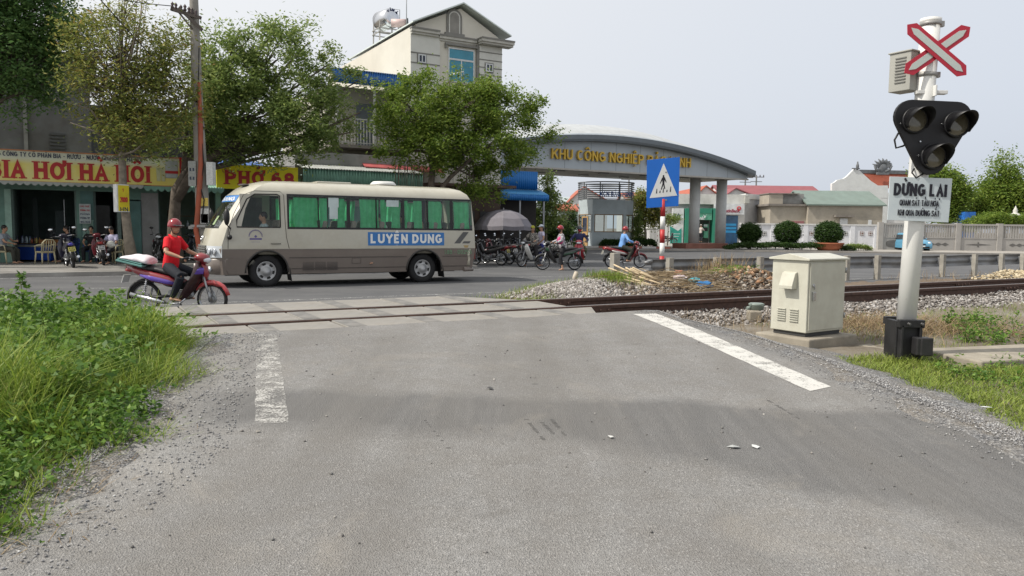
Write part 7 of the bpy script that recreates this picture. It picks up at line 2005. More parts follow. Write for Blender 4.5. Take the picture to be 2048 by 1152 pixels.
for k in range(3):
    g = bbp(1447, 1472, 447 + k * 7, 451.5 + k * 7, YB_ - .075, YB_ - .052); bx(g, 'blue_stripe', M('bank_stripe', (.05, .38, .75), .5), dr_)
g = bbp(1441, 1446, 430, 488, YB_ - .4, YB_ - .0); bx(g, 'door_post', WHITEW)
# small things by the machine
person('person in a pale hooded jacket standing at the cash machine', V((W3(1399.5, 480, 74.2).x, 73.9, .32)), R(35), hands=[(.35, .1, 1.15), (.35, -.12, 1.15)], shirt=(.5, .45, .42), sleeve=1.95, hat='cap', hatc=(.5, .45, .42), vox=.03, grip=False)
motorbike('small dark motorbike parked left of the green cash booth', V((WY(1334, 490, 71).x, 71, .12)), R(-12), body=(.04, .04, .045), plate=(.6, .6, .6), group=None)
g = bbp(1455, 1460, 450, 458, 0, 0) if False else None
# ---- sheds and roofs behind
def gable_house(label, name, cat, px0, px1, pye, pyr, y, depth, wallm, roofm, gpx=None, z0=0, group=None, eave=.3):
    """gable end facing the camera at px0..px1, ridge running back"""
    a, b__ = WY(px0, pye, y), WY(px1, pye, y); zr = WY((px0 + px1) / 2, pyr, y).z; ze = (a.z + b__.z) / 2; xm_ = WY(gpx, 400, y).x if gpx else (a.x + b__.x) / 2
    o = V((a.x, y, 0)); h = thing(name, label, cat, o, 0, group)
    g = MB(); g.prism([(a.x, y, z0), (b__.x, y, z0), (b__.x, y, ze), (xm_, y, zr), (a.x, y, ze)], (0, depth, 0)); g.obj('wall', wallm, h, origin=o, loc=(0, 0, 0))
    for xe, q in ((a.x, -1), (b__.x, 1)):
        sl = V((xe - xm_, 0, ze - zr)).normalized()
        g = MB(); g.prism([(xm_, y - eave, zr + .02), V((xe, y - eave, ze + .02)) + sl * eave, V((xe, y - eave, ze + .14)) + sl * eave, (xm_, y - eave, zr + .14)], (0, depth + 2 * eave, 0)); g.obj('roof', roofm, h, origin=o, loc=(0, 0, 0))
    return h
def ridge_house(label, name, cat, px0, px1, pyb, pye, pyr, y, depth, wallm, roofm, group=None, z0=0.):
    """ridge running across the view; front eave at pye, ridge at pyr"""
    a, b__ = WY(px0, pye, y), WY(px1, pye, y); ze = (a.z + b__.z) / 2; zr = WY((px0 + px1) / 2, pyr, y + depth / 2).z
    o = V((a.x, y, 0)); h = thing(name, label, cat, o, 0, group)
    g = MB(); g.prism([(a.x, y, z0), (a.x, y + depth, z0), (a.x, y + depth, ze), (a.x, y + depth / 2, zr), (a.x, y, ze)], (b__.x - a.x, 0, 0)); g.obj('wall', wallm, h, origin=o, loc=(0, 0, 0))
    for q in (0, 1):
        ye = y - .3 if q == 0 else y + depth + .3; ys = y + depth / 2
        zz = ze - (zr - ze) * .3 / (depth / 2)
        g = MB(); g.prism([(a.x - .25, ye, zz + .03), (a.x - .25, ys, zr + .03), (a.x - .25, ys, zr + .16), (a.x - .25, ye, zz + .16)], (b__.x - a.x + .5, 0, 0)); g.obj('roof', roofm, h, origin=o, loc=(0, 0, 0))
    return h
REDT = M('red_tile_roof', (.36, .10, .06), .75, var=.15, sc=2); REDS = M('red_sheet_roof', (.25, .075, .085), .6, var=.12, sc=1, dirt=.25, dirtc=(.17, .07, .07))
GRNS = M('green_sheet_roof', (.165, .215, .19), .6, var=.12, sc=1, dirt=.2)
STAINW = M('stained_plaster', (.40, .36, .295), .92, var=.2, sc=.5, bump=.3, dirt=.6, dirtc=(.17, .16, .145), dsc=.6)
gable_house('white house with orange-red tiled gable roof behind the bank parapet', 'tiled_house', 'house', 1385, 1446, 398, 373, 90, 14, WHITEW, REDT, 1411)
ridge_house('long red sheet-metal roof hall behind the bank and the stained shed', 'sheet_hall', 'warehouse', 1462, 1672, 500, 412, 374, 92, 16, WHITEW, REDS)
gable_house('white-walled hall with low red gable behind the bank sign', 'red_gable_hall', 'warehouse', 1440, 1525, 400, 378, 88, 10, WHITEW, REDS, 1470)
ridge_house('low building with a plain red roof behind the booth railing', 'red_roof_building', 'building', 1255, 1400, 500, 402, 388, 100, 10, WHITEW, M('red_tile_pale', (.40, .14, .09), .75))
gable_house('small white gabled house with red roof left of the booth', 'gabled_house', 'house', 1140, 1215, 402, 375, 92, 12, WHITEW, REDT, 1168)
ridge_house('pale workshop with a grey-green roof left behind the booth', 'workshop', 'building', 1090, 1165, 480, 412, 396, 95, 10, M('workshop_wall', (.36, .42, .40), .8), M('workshop_roof', (.36, .42, .43), .6))
ridge_house('low red roofed outbuilding close behind the booth door', 'outbuilding', 'building', 1118, 1156, 480, 422, 411, 78, 5, M('workshop_wall'), REDT)
Ys = 73.0
so_ = WY(1537, 480, Ys); sh = thing('stained_shed', 'stained beige flat-roofed shed with a rooftop box, right of the bank', 'shed', V((so_.x, Ys, 0)))
def sb_(px0, px1, py0, py1, y0, y1, m_, nm, par=sh, bot=None):
    a, b__ = WY(px0, py1, Ys), WY(px1, py1, Ys); z1_ = WY((px0 + px1) / 2, py0, Ys).z; z0_ = bot if bot is not None else WY((px0 + px1) / 2, py1, Ys).z
    g = MB(); g.bb(a.x, b__.x, y0, y1, z0_, z1_); return g.obj(nm, m_, par, origin=V((so_.x, Ys, 0)), loc=(0, 0, 0))
sb_(1538, 1616, 412, 490, Ys, Ys + 7, STAINW, 'wall', bot=0); sb_(1535, 1618, 408, 412, Ys - .3, Ys + 7.2, M('slab_edge', (.22, .2, .18), .9, dirt=.5), 'roof_slab')
sb_(1539, 1567, 388, 408, Ys + .2, Ys + 3, STAINW, 'roof_box'); sb_(1567.2, 1612, 387, 407, Ys + .6, Ys + 3, M('slab_grey', (.27, .27, .26), .9, var=.2), 'roof_box'); sb_(1538, 1600, 386.2, 388, Ys + .1, Ys + 3.1, M('slab_edge'), 'roof_box_lid')
sb_(1580, 1607, 442, 454, Ys - .06, Ys, M('shed_window', (.28, .12, .13), .7), 'window')
gs2 = ridge_house('weathered beige shed with green sheet roof behind the white boundary wall', 'green_roof_shed', 'shed', 1617, 1766, 490, 410, 385, Ys - .5, 7, STAINW, GRNS)
oo = V((WY(1617, 410, Ys - .5).x, Ys - .5, 0))
for (px0, px1, py0, py1, yy, m_, nm) in ((1679, 1695, 437, 455, .06, WFR, 'window_shutter'), (1667, 1704, 431, 434, .55, M('slab_edge'), 'window_canopy'), (1736, 1743, 440, 449, .05, WFR, 'vent_block')):
    a, b__ = WY(px0, py1, Ys - .5), WY(px1, py0, Ys - .5); g = MB(); g.bb(a.x, b__.x, Ys - .5 - yy, Ys - .5, a.z, b__.z); g.obj(nm, m_, gs2, origin=oo, loc=(0, 0, 0))
# ---- communal house with curved white gable and red tiles
Yt = 96.0; to = V((WY(1665, 395, Yt).x, Yt, 0)); tp_ = thing('temple_hall', 'white hall with stepped gable, red tiled roof and dragon ridge ornaments', 'temple', to)
def T3(px, py, y=Yt): p = WY(px, py, y); return V((p.x, y, p.z))
def tob(g, nm, m_, par=tp_): return g.obj(nm, m_, par, origin=to, loc=(0, 0, 0))
g = MB(); outl = [(1664, 396), (1664, 367), (1669, 365), (1675, 360), (1688, 357), (1694, 353), (1709, 338), (1718, 340), (1742, 362), (1756, 371), (1776, 371), (1776, 396)]
g.prism([T3(*p) for p in outl] + [], (0, .5, 0)); b0_ = MB(); b0_.bb(T3(1664, 390).x, T3(1776, 390).x, Yt, Yt + .5, 0, T3(1700, 396).z); g.add(b0_.v, b0_.f); tob(g, 'gable_wall', M('lime_white', (.64, .66, .65), .85, var=.05, dirt=.15))
RX = T3(1860, 345).x
rl = [T3(1714, 343), T3(1756, 372)]
g = MB(); g.prism([V((rl[0].x, Yt + .5, rl[0].z)), V((RX, Yt + 1.5, T3(1800, 348).z)), V((RX, Yt + .2, rl[1].z - 1.2)), V((rl[1].x, Yt + .2, rl[1].z))], (0, .25, .1)); tob(g, 'roof', REDT)
g = MB(); g.bar(V((rl[0].x, Yt + .6, rl[0].z + .05)), V((RX, Yt + 1.5, T3(1800, 345).z + .1)), .4, .45); tob(g, 'ridge', M('temple_grey', (.15, .16, .17), .8, var=.25))
g = MB(); g.bb(T3(1776, 390).x, RX, Yt + .3, Yt + 8, 0, T3(1776, 385).z); tob(g, 'wall', WHITEW)
TG = M('temple_grey')
g = MB(); c_ = T3(1715, 333); g.box(c_ + V((-.2, 0, -.25)), (.9, .3, .12)); g.ell(c_, (.2, .2, .45), 8, 6); g.ell(c_ + V((0, 0, .45)), (.1, .1, .2), 8, 6); tob(g, 'finial', TG)
c_ = T3(1766, 334); rd_ = random.Random(9)
g = MB(); g.ell(c_ + V((0, 0, -.1)), (.62, .2, .62), 14, 10)
for k in range(15):
    a = R(5 + 170 * k / 14); r0_ = .6 + .15 * (k % 2); e = V((math.cos(a) * 1.25, 0, math.sin(a)))
    g.tube([c_ + e * .4, c_ + e * (r0_ + .1), c_ + e * (r0_ + .28) + V((.12 * (-1) ** k, 0, .06))], [.16, .12, .04], 6)
for sgx in (-1, 1): g.tube([c_ + V((sgx * .2, 0, -.6)), c_ + V((sgx * .8, 0, -.35)), c_ + V((sgx * 1.05, 0, .1)), c_ + V((sgx * .85, 0, .3))], [.2, .2, .14, .06], 7)
g.bb(c_.x - .75, c_.x + .75, c_.y - .15, c_.y + .15, c_.z - .95, c_.z - .6); tob(g, 'ridge_ornament', TG)
# ---- white boundary wall with pillars and pierced blocks
Yw = 67.0; wo_ = V((WY(1500, 490, Yw).x, Yw, 0)); bw = thing('boundary_wall', 'white boundary wall with shallow pillars and pierced vent blocks', 'wall', wo_)
ztw = 2.05; xa, xb_ = WY(1480, 480, Yw).x, WY(1757, 480, Yw).x
g = MB(); g.bb(xa, xb_, Yw, Yw + .2, 0, ztw); g.obj('wall_panel', M('bright_white_wall', (.66, .67, .70), .85, var=.05, dirt=.25, dirtc=(.4, .4, .4)), bw, origin=wo_, loc=(0, 0, 0))
g = MB(); g.bb(xa, xb_, Yw - .1, Yw + .3, ztw, ztw + .12); g.obj('coping', WHITEW, bw, origin=wo_, loc=(0, 0, 0))
for px in (1500, 1545, 1610, 1655, 1704, 1752):
    x_ = WY(px, 480, Yw).x; g = MB(); g.bb(x_ - .2, x_ + .2, Yw - .08, Yw, 0, ztw); g.obj('pillar', M('bright_white_wall'), bw, origin=wo_, loc=(0, 0, 0))
for px, m_ in ((1529, BLACK()), (1598, 0), (1623, 0), (1691, 1), (1724, 0), (1741, 0)):
    x_ = WY(px, 467, Yw); g = MB(); s_ = .17
    g.bb(x_.x - s_, x_.x + s_, Yw - .03, Yw, x_.z - s_, x_.z + s_); fo = g.obj('vent_block', M('vent_brick', (.16, .07, .06), .8) if m_ == 0 else M('vent_dark', (.05, .05, .05), .8), bw, origin=wo_, loc=(0, 0, 0))
    g = MB()
    for q in (-.5, .5): g.bb(x_.x + q * s_ - .02, x_.x + q * s_ + .02, Yw - .045, Yw - .031, x_.z - s_, x_.z + s_); g.bb(x_.x - s_, x_.x + s_, Yw - .05, Yw - .046, x_.z + q * s_ - .02, x_.z + q * s_ + .02)
    g.obj('vent_grid', WHITEW, fo, origin=wo_, loc=(0, 0, 0))
# ---- concrete panel fence with balusters
Yf = 61.5; FC = M('fence_concrete', (.36, .345, .325), .9, var=.12, sc=1, dirt=.35, dirtc=(.2, .19, .18)); FCD = M('fence_relief', (.13, .125, .12), .9)
posts = [1760, 1838, 1915, 1998, 2080, 2160]; xs3 = [WY(p, 480, Yf).x for p in posts]
fo_ = V((xs3[0], Yf, 0)); fc = thing('panel_fence', 'grey concrete panel fence with a row of balusters along the far roadside', 'fence', fo_)
def fb(g, nm, m_, par=fc): return g.obj(nm, m_, par, origin=fo_, loc=(0, 0, 0))
for i, x in enumerate(xs3):
    g = MB(); g.bb(x - .2, x + .2, Yf - .12, Yf + .2, 0, 2.32); fb(g, 'fence_post', FC)
    if i + 1 < len(xs3):
        a, e = x + .2, xs3[i + 1] - .2
        g = MB(); g.bb(a, e, Yf - .02, Yf + .1, 0, 1.08); g.bb(a, e, Yf - .05, Yf + .12, 1.08, 1.16); g.bb(a, e, Yf - .05, Yf + .12, 2.12, 2.26); fb(g, 'panel', FC)
        n_ = 14
        for k in range(n_): g = MB(); xx = a + (e - a) * (k + .5) / n_; g.bb(xx - .065, xx + .065, Yf - .0, Yf + .08, 1.16, 2.12); fb(g, 'baluster', FC)
        xm_ = (a + e) / 2
        g = MB()
        if i == 0: g.prism([(xm_ + (e - a) * .4 * math.copysign(abs(math.cos(t_)) ** .5, math.cos(t_)), Yf - .022, .6 + .3 * math.copysign(abs(math.sin(t_)) ** .6, math.sin(t_))) for t_ in [2 * math.pi * q / 24 for q in range(24)]], (0, -.012, 0))
        elif i % 2 == 1:
            for q in (-.55, 0, .55): g.prism([(xm_ + q - .3, Yf - .022, .6), (xm_ + q, Yf - .022, .46), (xm_ + q + .3, Yf - .022, .6), (xm_ + q, Yf - .022, .74)], (0, -.012, 0))
        else:
            g.prism([(xm_ - 1.0, Yf - .022, .6), (xm_, Yf - .022, .52), (xm_ + 1.0, Yf - .022, .6), (xm_, Yf - .022, .68)], (0, -.012, 0)); g.bb(xm_ - .06, xm_ + .06, Yf - .036, Yf - .0345, .4, .8)
        fb(g, 'relief', FCD)
# ---- topiary, hedge, pot
for px, py, r_, lb, Yt_ in ((1499, 467, 22.5, 'round clipped topiary bush, leftmost of the three and nearest the gate pillars', 57.5), (1575, 465.5, 25.5, 'round clipped topiary bush, middle of the three before the white wall', 57), (1657, 467.5, 27, 'round clipped topiary bush growing out of the terracotta pot', 56.5)):
    c_ = WY(px, py, Yt_); rr = r_ * Yt_ / F; b_ = V((c_.x, Yt_, .15))
    tree(lb, 'topiary_bush', b_, [b_, b_ + V((.03, 0, .35)), V((c_.x, Yt_, c_.z - rr * .5))], .13, [((c_.x, c_.y, c_.z), (rr * .93, rr * .93, rr * .84))], 520, 26, .13, .06, LF_BUSH, BARK, 'bush', seed=px, spread=.09, shell=.8, group='clipped round bushes', twigs=.1)
pp_ = WY(1657, 490, 56.5); g = MB(); g.lathe([(.7, .12), (.95, .35), (1.02, .6), (1.08, .62), (1.08, .7), (.95, .7), (.9, .55), (.0, .5)], 28, 0, (0, 0, 0)); o = g.obj('terracotta_pot', M('terracotta', (.36, .12, .06), .75, var=.15), loc=(pp_.x, 56.5, .0)); tag(o, 'wide terracotta planter pot under the rightmost round bush', 'pot')
def hedge(label, px0, px1, y, zh, seed, depth=1.4, name='hedge', mat_=None, n=3200, L=.13, z0=.1, cat='hedge'):
    a, e = WY(px0, 490, y).x, WY(px1, 490, y).x; rs = np.random.default_rng(seed)
    xx = rs.uniform(a, e, n); yy = y + rs.uniform(-depth / 2, depth / 2, n); edge = 1 - np.clip((np.abs(xx - (a + e) / 2) / ((e - a) / 2)), 0, 1) ** 6 * .7
    zz = z0 + (zh - z0) * edge * rs.uniform(.2, 1, n) ** .5 * (1 + .08 * np.sin(xx * 2.3))
    o = V(((a + e) / 2, y, 0)); v, f = leaves(np.stack([xx - o.x, yy - o.y, zz], -1), np.full(n, .06), 5, L, L * .45, .1, rs)
    h = thing(name, label, cat, o); npobj('foliage', v, f, 4, mat_ or LF_BUSH, h)
    g = MB()
    for k in range(14): x_ = (a - e) / 2 + (e - a) * (k + .5) / 14; g.tube([(x_, 0, 0), (x_ + .05, .05, zh * .7)], [.03, .015], 5)
    g.obj('stem', BARK, h); return h
hedge('low clipped dark hedge strip under the three round bushes', 1452, 1702, 56.6, .62, 5, 1.8, n=4200)
hedge('low weedy shrub patch at the right foot of the white wall', 1690, 1740, 57.6, .55, 6, 1.0, 'shrub_patch', LF_FICUS, 500, cat='shrubs')
hedge('low dark planting at the foot of the guard booth', 1200, 1262, 56.5, .75, 7, .6, n=1000)
hedge('low dark planting right of the guard booth under the trees', 1266, 1312, 57.5, .8, 8, .9, n=1000)
hedge('dense green shrub belt behind the umbrella and left of the booth', 1056, 1152, 50, 1.7, 9, 2.5, 'shrub_belt', LF_FICUS, 2200, .16, cat='shrubs')
hedge('yellow-green scrub behind the concrete fence', 1930, 2075, 66, 3.2, 10, 3, 'scrub', LF_BRIGHT, 2600, .2, 1.2, cat='shrubs')
# ---- blue hatchback in front of the fence
cp = G(1832, 504, 0); ch_ = R(-90)
car = thing('hatchback_car', 'light blue hatchback parked by the concrete fence behind the signal post', 'car', V((cp.x, cp.y + .9, 0)), ch_)
CB = M('car_blue', (.10, .29, .44), .25, var=.06, coat=.8)
prf = [(-1.75, .32), (-1.78, .6), (-1.72, .92), (-1.5, 1.02), (-1.3, 1.38), (-.9, 1.47), (.1, 1.47), (.45, 1.36), (.95, .98), (1.55, .86), (1.75, .68), (1.78, .4), (1.7, .28)]
g = MB(); rings = []
for yy, k_ in ((-.8, .93), (-.77, 1.0), (-.5, 1.02), (.5, 1.02), (.77, 1.0), (.8, .93)):
    rings.append([V((x * (.985 if abs(yy) > .75 else 1), yy * (1 - .22 * max(0, z - .9) / .55), .30 + (z - .30) * k_)) for x, z in prf])
g.loft(rings, 0, True); cbody = g.obj('body', CB, car, bevel=.0)
CGL = M('car_glass', (.03, .04, .05), .08, coat=.6)
def yk(z): return .8 * (1 - .22 * max(0, z - .9) / .55)
g = MB(); g.prism([(.52, -yk(1.3) + .1, 1.335), (.52, yk(1.3) - .1, 1.335), (.93, yk(1.0) - .06, 1.005), (.93, -yk(1.0) + .06, 1.005)], (.03, 0, .03)); g.obj('windshield', CGL, car)
for q in (-1, 1):
    g = MB(); g.prism([(-1.35, q * yk(1.0), 1.0), (.75, q * yk(1.0), 1.0), (.38, q * (yk(1.34) + .005), 1.34), (-1.2, q * (yk(1.34) + .005), 1.34)], (0, q * .012, 0)); g.obj('side_window', CGL, car)
    g = MB(); g.ell((1.62, q * .58, .70), (.14, .17, .10), 10, 8); g.obj('headlight', LENS, car)
    g = MB(); g.ell((-1.74, q * .62, .85), (.05, .12, .16), 8, 6); g.obj('rear_light', M('rear_red'), car)
    g = MB(); g.ell((.62, q * .88, 1.02), (.07, .1, .06), 8, 6); g.obj('mirror', CB, car)
    for xw in (1.1, -1.12):
        g = MB(); g.cyl((xw, q * .62, .29), (xw, q * .815, .29), .29, n=20); wo2 = g.obj('wheel', RUBBER(), car); g = MB(); g.cyl((xw, q * .80, .29), (xw, q * .83, .29), .18, n=16); g.obj('rim', CHROME(), wo2)
g = MB(); g.box((1.775, 0, .62), (.03, .5, .09)); g.obj('grille', BLACK(), car)
g = MB(); g.box((1.78, 0, .38), (.05, 1.1, .12)); g.obj('air_intake', BLACK(), car)
g = MB(); g.box((1.8, 0, .47), (.02, .42, .1)); g.obj('number_plate', WHT, car)
# ---- trees on the right and around the booth
def T(label, name, px, yb, y, trunk_px, r0, blobs, ncl, nper, L, mat_, seed, bark=BARKL, **k):
    b_ = V((WY(px, 490, y).x, y, .1)); t_ = [b_] + [WY(a, c_, y) for a, c_ in trunk_px]
    return tree(label, name, b_, t_, r0, [blobY(*q) for q in blobs], ncl, nper, L, L * .45, mat_, bark, seed=seed, **k)
T('tall cone-shaped green tree at the right edge behind the fence', 'cone_tree', 2008, 0, 74, [(2008, 450), (2008, 380), (2010, 335)], .2, [(2012, 322, 74, 11, 18), (2010, 348, 74, 28, 20), (2012, 382, 74, 52, 28), (2000, 405, 74, 60, 24), (2045, 400, 74, 40, 30), (1968, 418, 74, 34, 22)], 620, 42, .30, LF_BRIGHT, 31, spread=.5)
T('broad green tree half hidden by the notice plate', 'roadside_tree', 1900, 0, 72, [(1900, 440), (1898, 390)], .18, [(1890, 375, 72, 36, 26), (1905, 395, 72, 28, 30), (1870, 355, 72, 36, 20), (1925, 388, 72, 14, 12), (1893, 425, 72, 24, 26)], 420, 40, .30, LF_BRIGHT, 32, spread=.45)
T('thin sparse tree between the notice plate and the cone tree', 'sparse_tree', 1948, 0, 73, [(1950, 430), (1946, 395)], .08, [(1942, 392, 73, 16, 8), (1955, 410, 73, 20, 14), (1975, 430, 73, 34, 14)], 90, 26, .28, LF_BRIGHT, 33, spread=.4)
T('slender young tree left of the guard booth in front of the gate', 'young_tree', 1092, 0, 44, [(1093, 430), (1094, 380), (1095, 350)], .06, [(1096, 362, 44, 14, 18), (1088, 390, 44, 22, 18), (1104, 400, 44, 20, 18), (1090, 425, 44, 24, 18), (1130, 412, 44, 16, 8), (1108, 440, 44, 20, 14), (1083, 450, 44, 18, 16)], 190, 24, .18, LF_FICUS, 34, spread=.18)
T('leafy small tree with forked pale trunk right of the guard booth', 'forked_tree', 1291, 0, 62, [(1291, 470), (1288, 440), (1282, 420)], .12, [(1276, 408, 62, 20, 18), (1300, 420, 62, 22, 20), (1290, 395, 62, 22, 12), (1312, 440, 62, 20, 14), (1278, 440, 62, 14, 16)], 240, 26, .22, LF_YEL, 35, spread=.25)
T('narrow upright conifer between the booth and the forked tree', 'slim_conifer', 1276, 0, 59, [(1276, 470)], .05, [(1276, 450, 59, 8, 16), (1276, 475, 59, 11, 18), (1277, 432, 59, 5, 12)], 120, 30, .16, LF_FICUS, 36, spread=.12)
T('small leaning tree at the bank poster wall', 'leaning_tree', 1335, 0, 66, [(1337, 440), (1340, 420)], .04, [(1340, 438, 66, 12, 8), (1350, 440, 66, 14, 6)], 40, 20, .2, LF_FICUS, 37, spread=.18)
T('bushy dark tree behind the kiosk and umbrella', 'bushy_tree', 1040, 0, 47, [(1040, 440)], .1, [(1050, 440, 47, 30, 22), (1080, 460, 47, 34, 22), (1120, 465, 47, 30, 18), (1140, 440, 60, 18, 18)], 240, 34, .2, LF_BUSH, 38, spread=.25)
hedge('row of hazy trees on the far skyline behind the scrub', 1930, 2100, 170, 7.5, 15, 6, 'tree_row', LF_DARK, 2500, .6, .5, cat='trees')
# ---- blue tarpaulins, stone lantern, fence by the trees, far poles
g = MB(); a = WY(1928, 448, 70); e = WY(1952, 424, 70); g.bb(a.x, e.x, 70, 71, 0, e.z); o = g.obj('blue_barrel_stack', M('tarp_blue', (.03, .15, .5), .5, var=.25), origin=(a.x, 70, 0)); o.name = 'tarpaulin_stall'; tag(o, 'small blue tarpaulin stall behind the fence left of the scrub', 'stall')
g = MB(); a = WY(1990, 440, 80); e = WY(2090, 416, 80); 
g.prism([(a.x, 80, a.z - .6), (e.x, 80, a.z - .6), (e.x, 80, e.z), ((a.x + e.x) / 2, 80, e.z + .5), (a.x, 80, e.z - .4)], (0, 4, 0)); o = g.obj('tarpaulin_roof', M('tarp_blue'), origin=(a.x, 80, 0)); tag(o, 'large blue tarpaulin roof under the cone tree behind the fence', 'tarpaulin')
c_ = WY(2029, 450, 66); g = MB(); g.lathe([(.35, 0), (.3, 2.2), (.32, 2.25), (.3, 2.9), (.5, 2.95), (.35, 3.2), (.15, 3.35), (.2, 3.5), (.1, 3.7), (0, 3.95)], 12, 0); o = g.obj('stone_lantern', M('lantern_white', (.55, .54, .5), .8), loc=(c_.x, 66, 0)); tag(o, 'pale stone lantern top rising behind the fence near the right edge', 'lantern')
fi = thing('iron_fence', 'thin grey iron picket fence between the booth trees and the bank', 'fence', V((WY(1285, 490, 64).x, 64, .12)))
xa, xb_ = 0, WY(1316, 490, 64).x - WY(1285, 490, 64).x
g = MB()
for k in range(13): g.bar((xb_ * k / 12, 0, 0), (xb_ * k / 12, 0, 1.5), .04, .04)
for z_ in (.2, 1.4): g.bar((0, 0, z_), (xb_, 0, z_), .05, .05)
g.obj('picket_panel', M('iron_grey', (.2, .2, .2), .6), fi)
g = MB(); g.bb(xb_, xb_ + .35, -.2, .2, 0, 1.9); g.obj('gate_post', WHITEW, fi)
g = MB(); g.bb(xb_ + .08, xb_ + .2, -.22, -.201, .7, 1.7); g.obj('slot', BLACK(), fi)
def power_pole(label, px, pyt, y, group):
    p = WY(px, pyt, y); po = thing('power_pole', label, 'power pole', V((p.x, y, 0)), 0, group)
    g = MB(); g.cyl((0, 0, 0), (0, 0, p.z), .22, .14, 8); g.obj('shaft', M('pole_dark', (.12, .12, .12), .8), po)
    g = MB(); g.bar((-1.5, 0, p.z - .2), (1.5, 0, p.z - .2), .14, .14); g.bar((-1.1, 0, p.z - 1.1), (1.1, 0, p.z - 1.1), .12, .12); g.obj('crossarm', M('pole_dark'), po)
    for k in range(5):
        g = MB(); x_ = -1.4 + .7 * k; g.lathe([(.06, 0), (.14, .08), (.06, .16), (.12, .26), (.0, .4)], 8, 0, (x_, 0, p.z - .13)); g.obj('insulator', M('insulator_brown', (.06, .04, .04), .4), po)
power_pole('distant power pole left of a pair above the red roofs', 1491, 353, 150, 'distant power poles'); power_pole('distant power pole right of a pair above the red roofs', 1513, 352, 150, 'distant power poles'); power_pole('distant power pole rising behind the booth railing', 1258, 357, 150, 'distant power poles')
for d_w in (0, 1):
    pa, pb = WY(1491, 354, 150), WY(1513, 353, 150)
# ================================================================ riders at the junction, umbrella, parked bikes
def ride(kw, **ov):
    d = dict(RIDE); d.update(ov); d.update(kw); return d
SPLOT = None
def mat_print(name, base, spots, sc=22):
    t = NT(name); n = t.noise(sc, 3, .6); return t.done(t.bsdf(t.mix(t.ramp(n, [(.45, (0, 0, 0)), (.55, (1,) * 3)]), base, spots), .85))
b = G(1118, 540, 0); motorbike('black motorbike with green flash stopped side-on at the junction', b, R(190), body=(.015, .016, .018), stripe=(.012, .06, .03), plate=(.55, .55, .55), mirrors=False)
person('rider in a grey patterned jacket and red helmet with one bare leg on the road', b, R(190), **ride({}, shirt=(.3, .3, .33), shirt_mat=mat_print('jacket_print', (.10, .10, .12), (.5, .48, .5)), sleeve=1.9, trousers=(.012, .012, .015), leg=.85, hat='helmet', hatc=(.28, .012, .02), hyaw=.2, mask=(.03, .03, .03), vox=.02, feet=[(-.05, .36, .085), (.02, -.2, .335)]))
g = MB(); g.ell((0, 0, 0), (.12, .07, .15), 10, 8); o = g.obj('shoulder_bag', M('pink_bag', (.55, .05, .2), .6), loc=basis(b, R(190)) @ V((.02, .19, 1.12))); tag(o, 'bright pink bag hanging at the side of the patterned-jacket rider', 'bag')
b = G(1063, 533, 0); motorbike('old motorbike with white leg shield facing the camera near the parked bikes', b, R(228), body=(.03, .03, .035), shield=(.62, .62, .6), fender=(.05, .05, .055), plate=(.6, .6, .6), mirrors=False)
person('woman with yellow-green cap and dark patterned blouse on the white-shielded motorbike', b, R(228), **ride({}, shirt=(.1, .1, .1), shirt_mat=mat_print('blouse_print', (.03, .03, .035), (.35, .33, .3)), sleeve=1.6, trousers=(.012, .011, .014), hat='cap', hatc=(.36, .36, .05), hyaw=.9, vox=.02, feet=[(-.05, .34, .085), (.0, -.34, .085)]))
b = G(1082, 532, 0); person('woman in a pale lilac top and white cap standing behind the yellow-capped woman', b, R(200), hands=[(.18, .2, .95), (.05, -.24, .85)], shirt=(.55, .52, .66), sleeve=.5, trousers=(.03, .04, .2), hat='cap', hatc=(.58, .62, .7), hyaw=.3, vox=.02, grip=False, longhair=True)
b = G(1158, 531, 0); motorbike('red motorbike facing the camera behind the black one', b, R(-98), body=(.38, .015, .03), shield=(.38, .015, .03), fender=(.34, .015, .03), plate=(.6, .6, .6))
person('rider in a navy jacket with red face mask and dark helmet on the red motorbike', b, R(-98), **ride({}, shirt=(.035, .04, .11), sleeve=1.95, trousers=(.10, .11, .06), hat='helmet', hatc=(.035, .04, .05), mask=(.5, .03, .06), vox=.02))
b = G(1250, 535.5, 0); motorbike('dark red motorbike with white flashes riding away to the right', b, R(12), body=(.2, .015, .02), stripe=(.5, .48, .46), plate=(.5, .5, .45), mirrors=False)
person('rider in a bright blue shirt and red helmet riding away to the right', b, R(12), **ride({}, shirt=(.16, .33, .66), sleeve=1.9, trousers=(.03, .033, .026), hat='helmet', hatc=(.26, .015, .02), vox=.018, P=(-.16, 0, .88), lean=.2))
for i, (px, py, rot, c, pl_, lb) in enumerate(((978, 530, 150, (.02, .02, .022), (.55, .5, .15), 'dark parked motorbike with a yellow plate, nearest the bus tail'), (996, 528, 146, (.12, .012, .018), (.6, .6, .58), 'maroon-black parked motorbike with a white plate under the umbrella'), (1014, 525, 142, (.02, .022, .025), (.6, .6, .58), 'black parked motorbike, third from the bus tail, below the umbrella pole'), (1030, 522, 140, (.05, .05, .055), (.6, .6, .58), 'grey-black parked motorbike, second from the right of the parked row'), (1045, 520, 138, (.015, .015, .03), (.6, .6, .58), 'black parked motorbike at the right end of the parked row'))):
    motorbike(lb, G(px, py, 0), R(rot), body=c, plate=pl_, spokes=False, lean=R(-6), group='parked motorbikes by the umbrella')
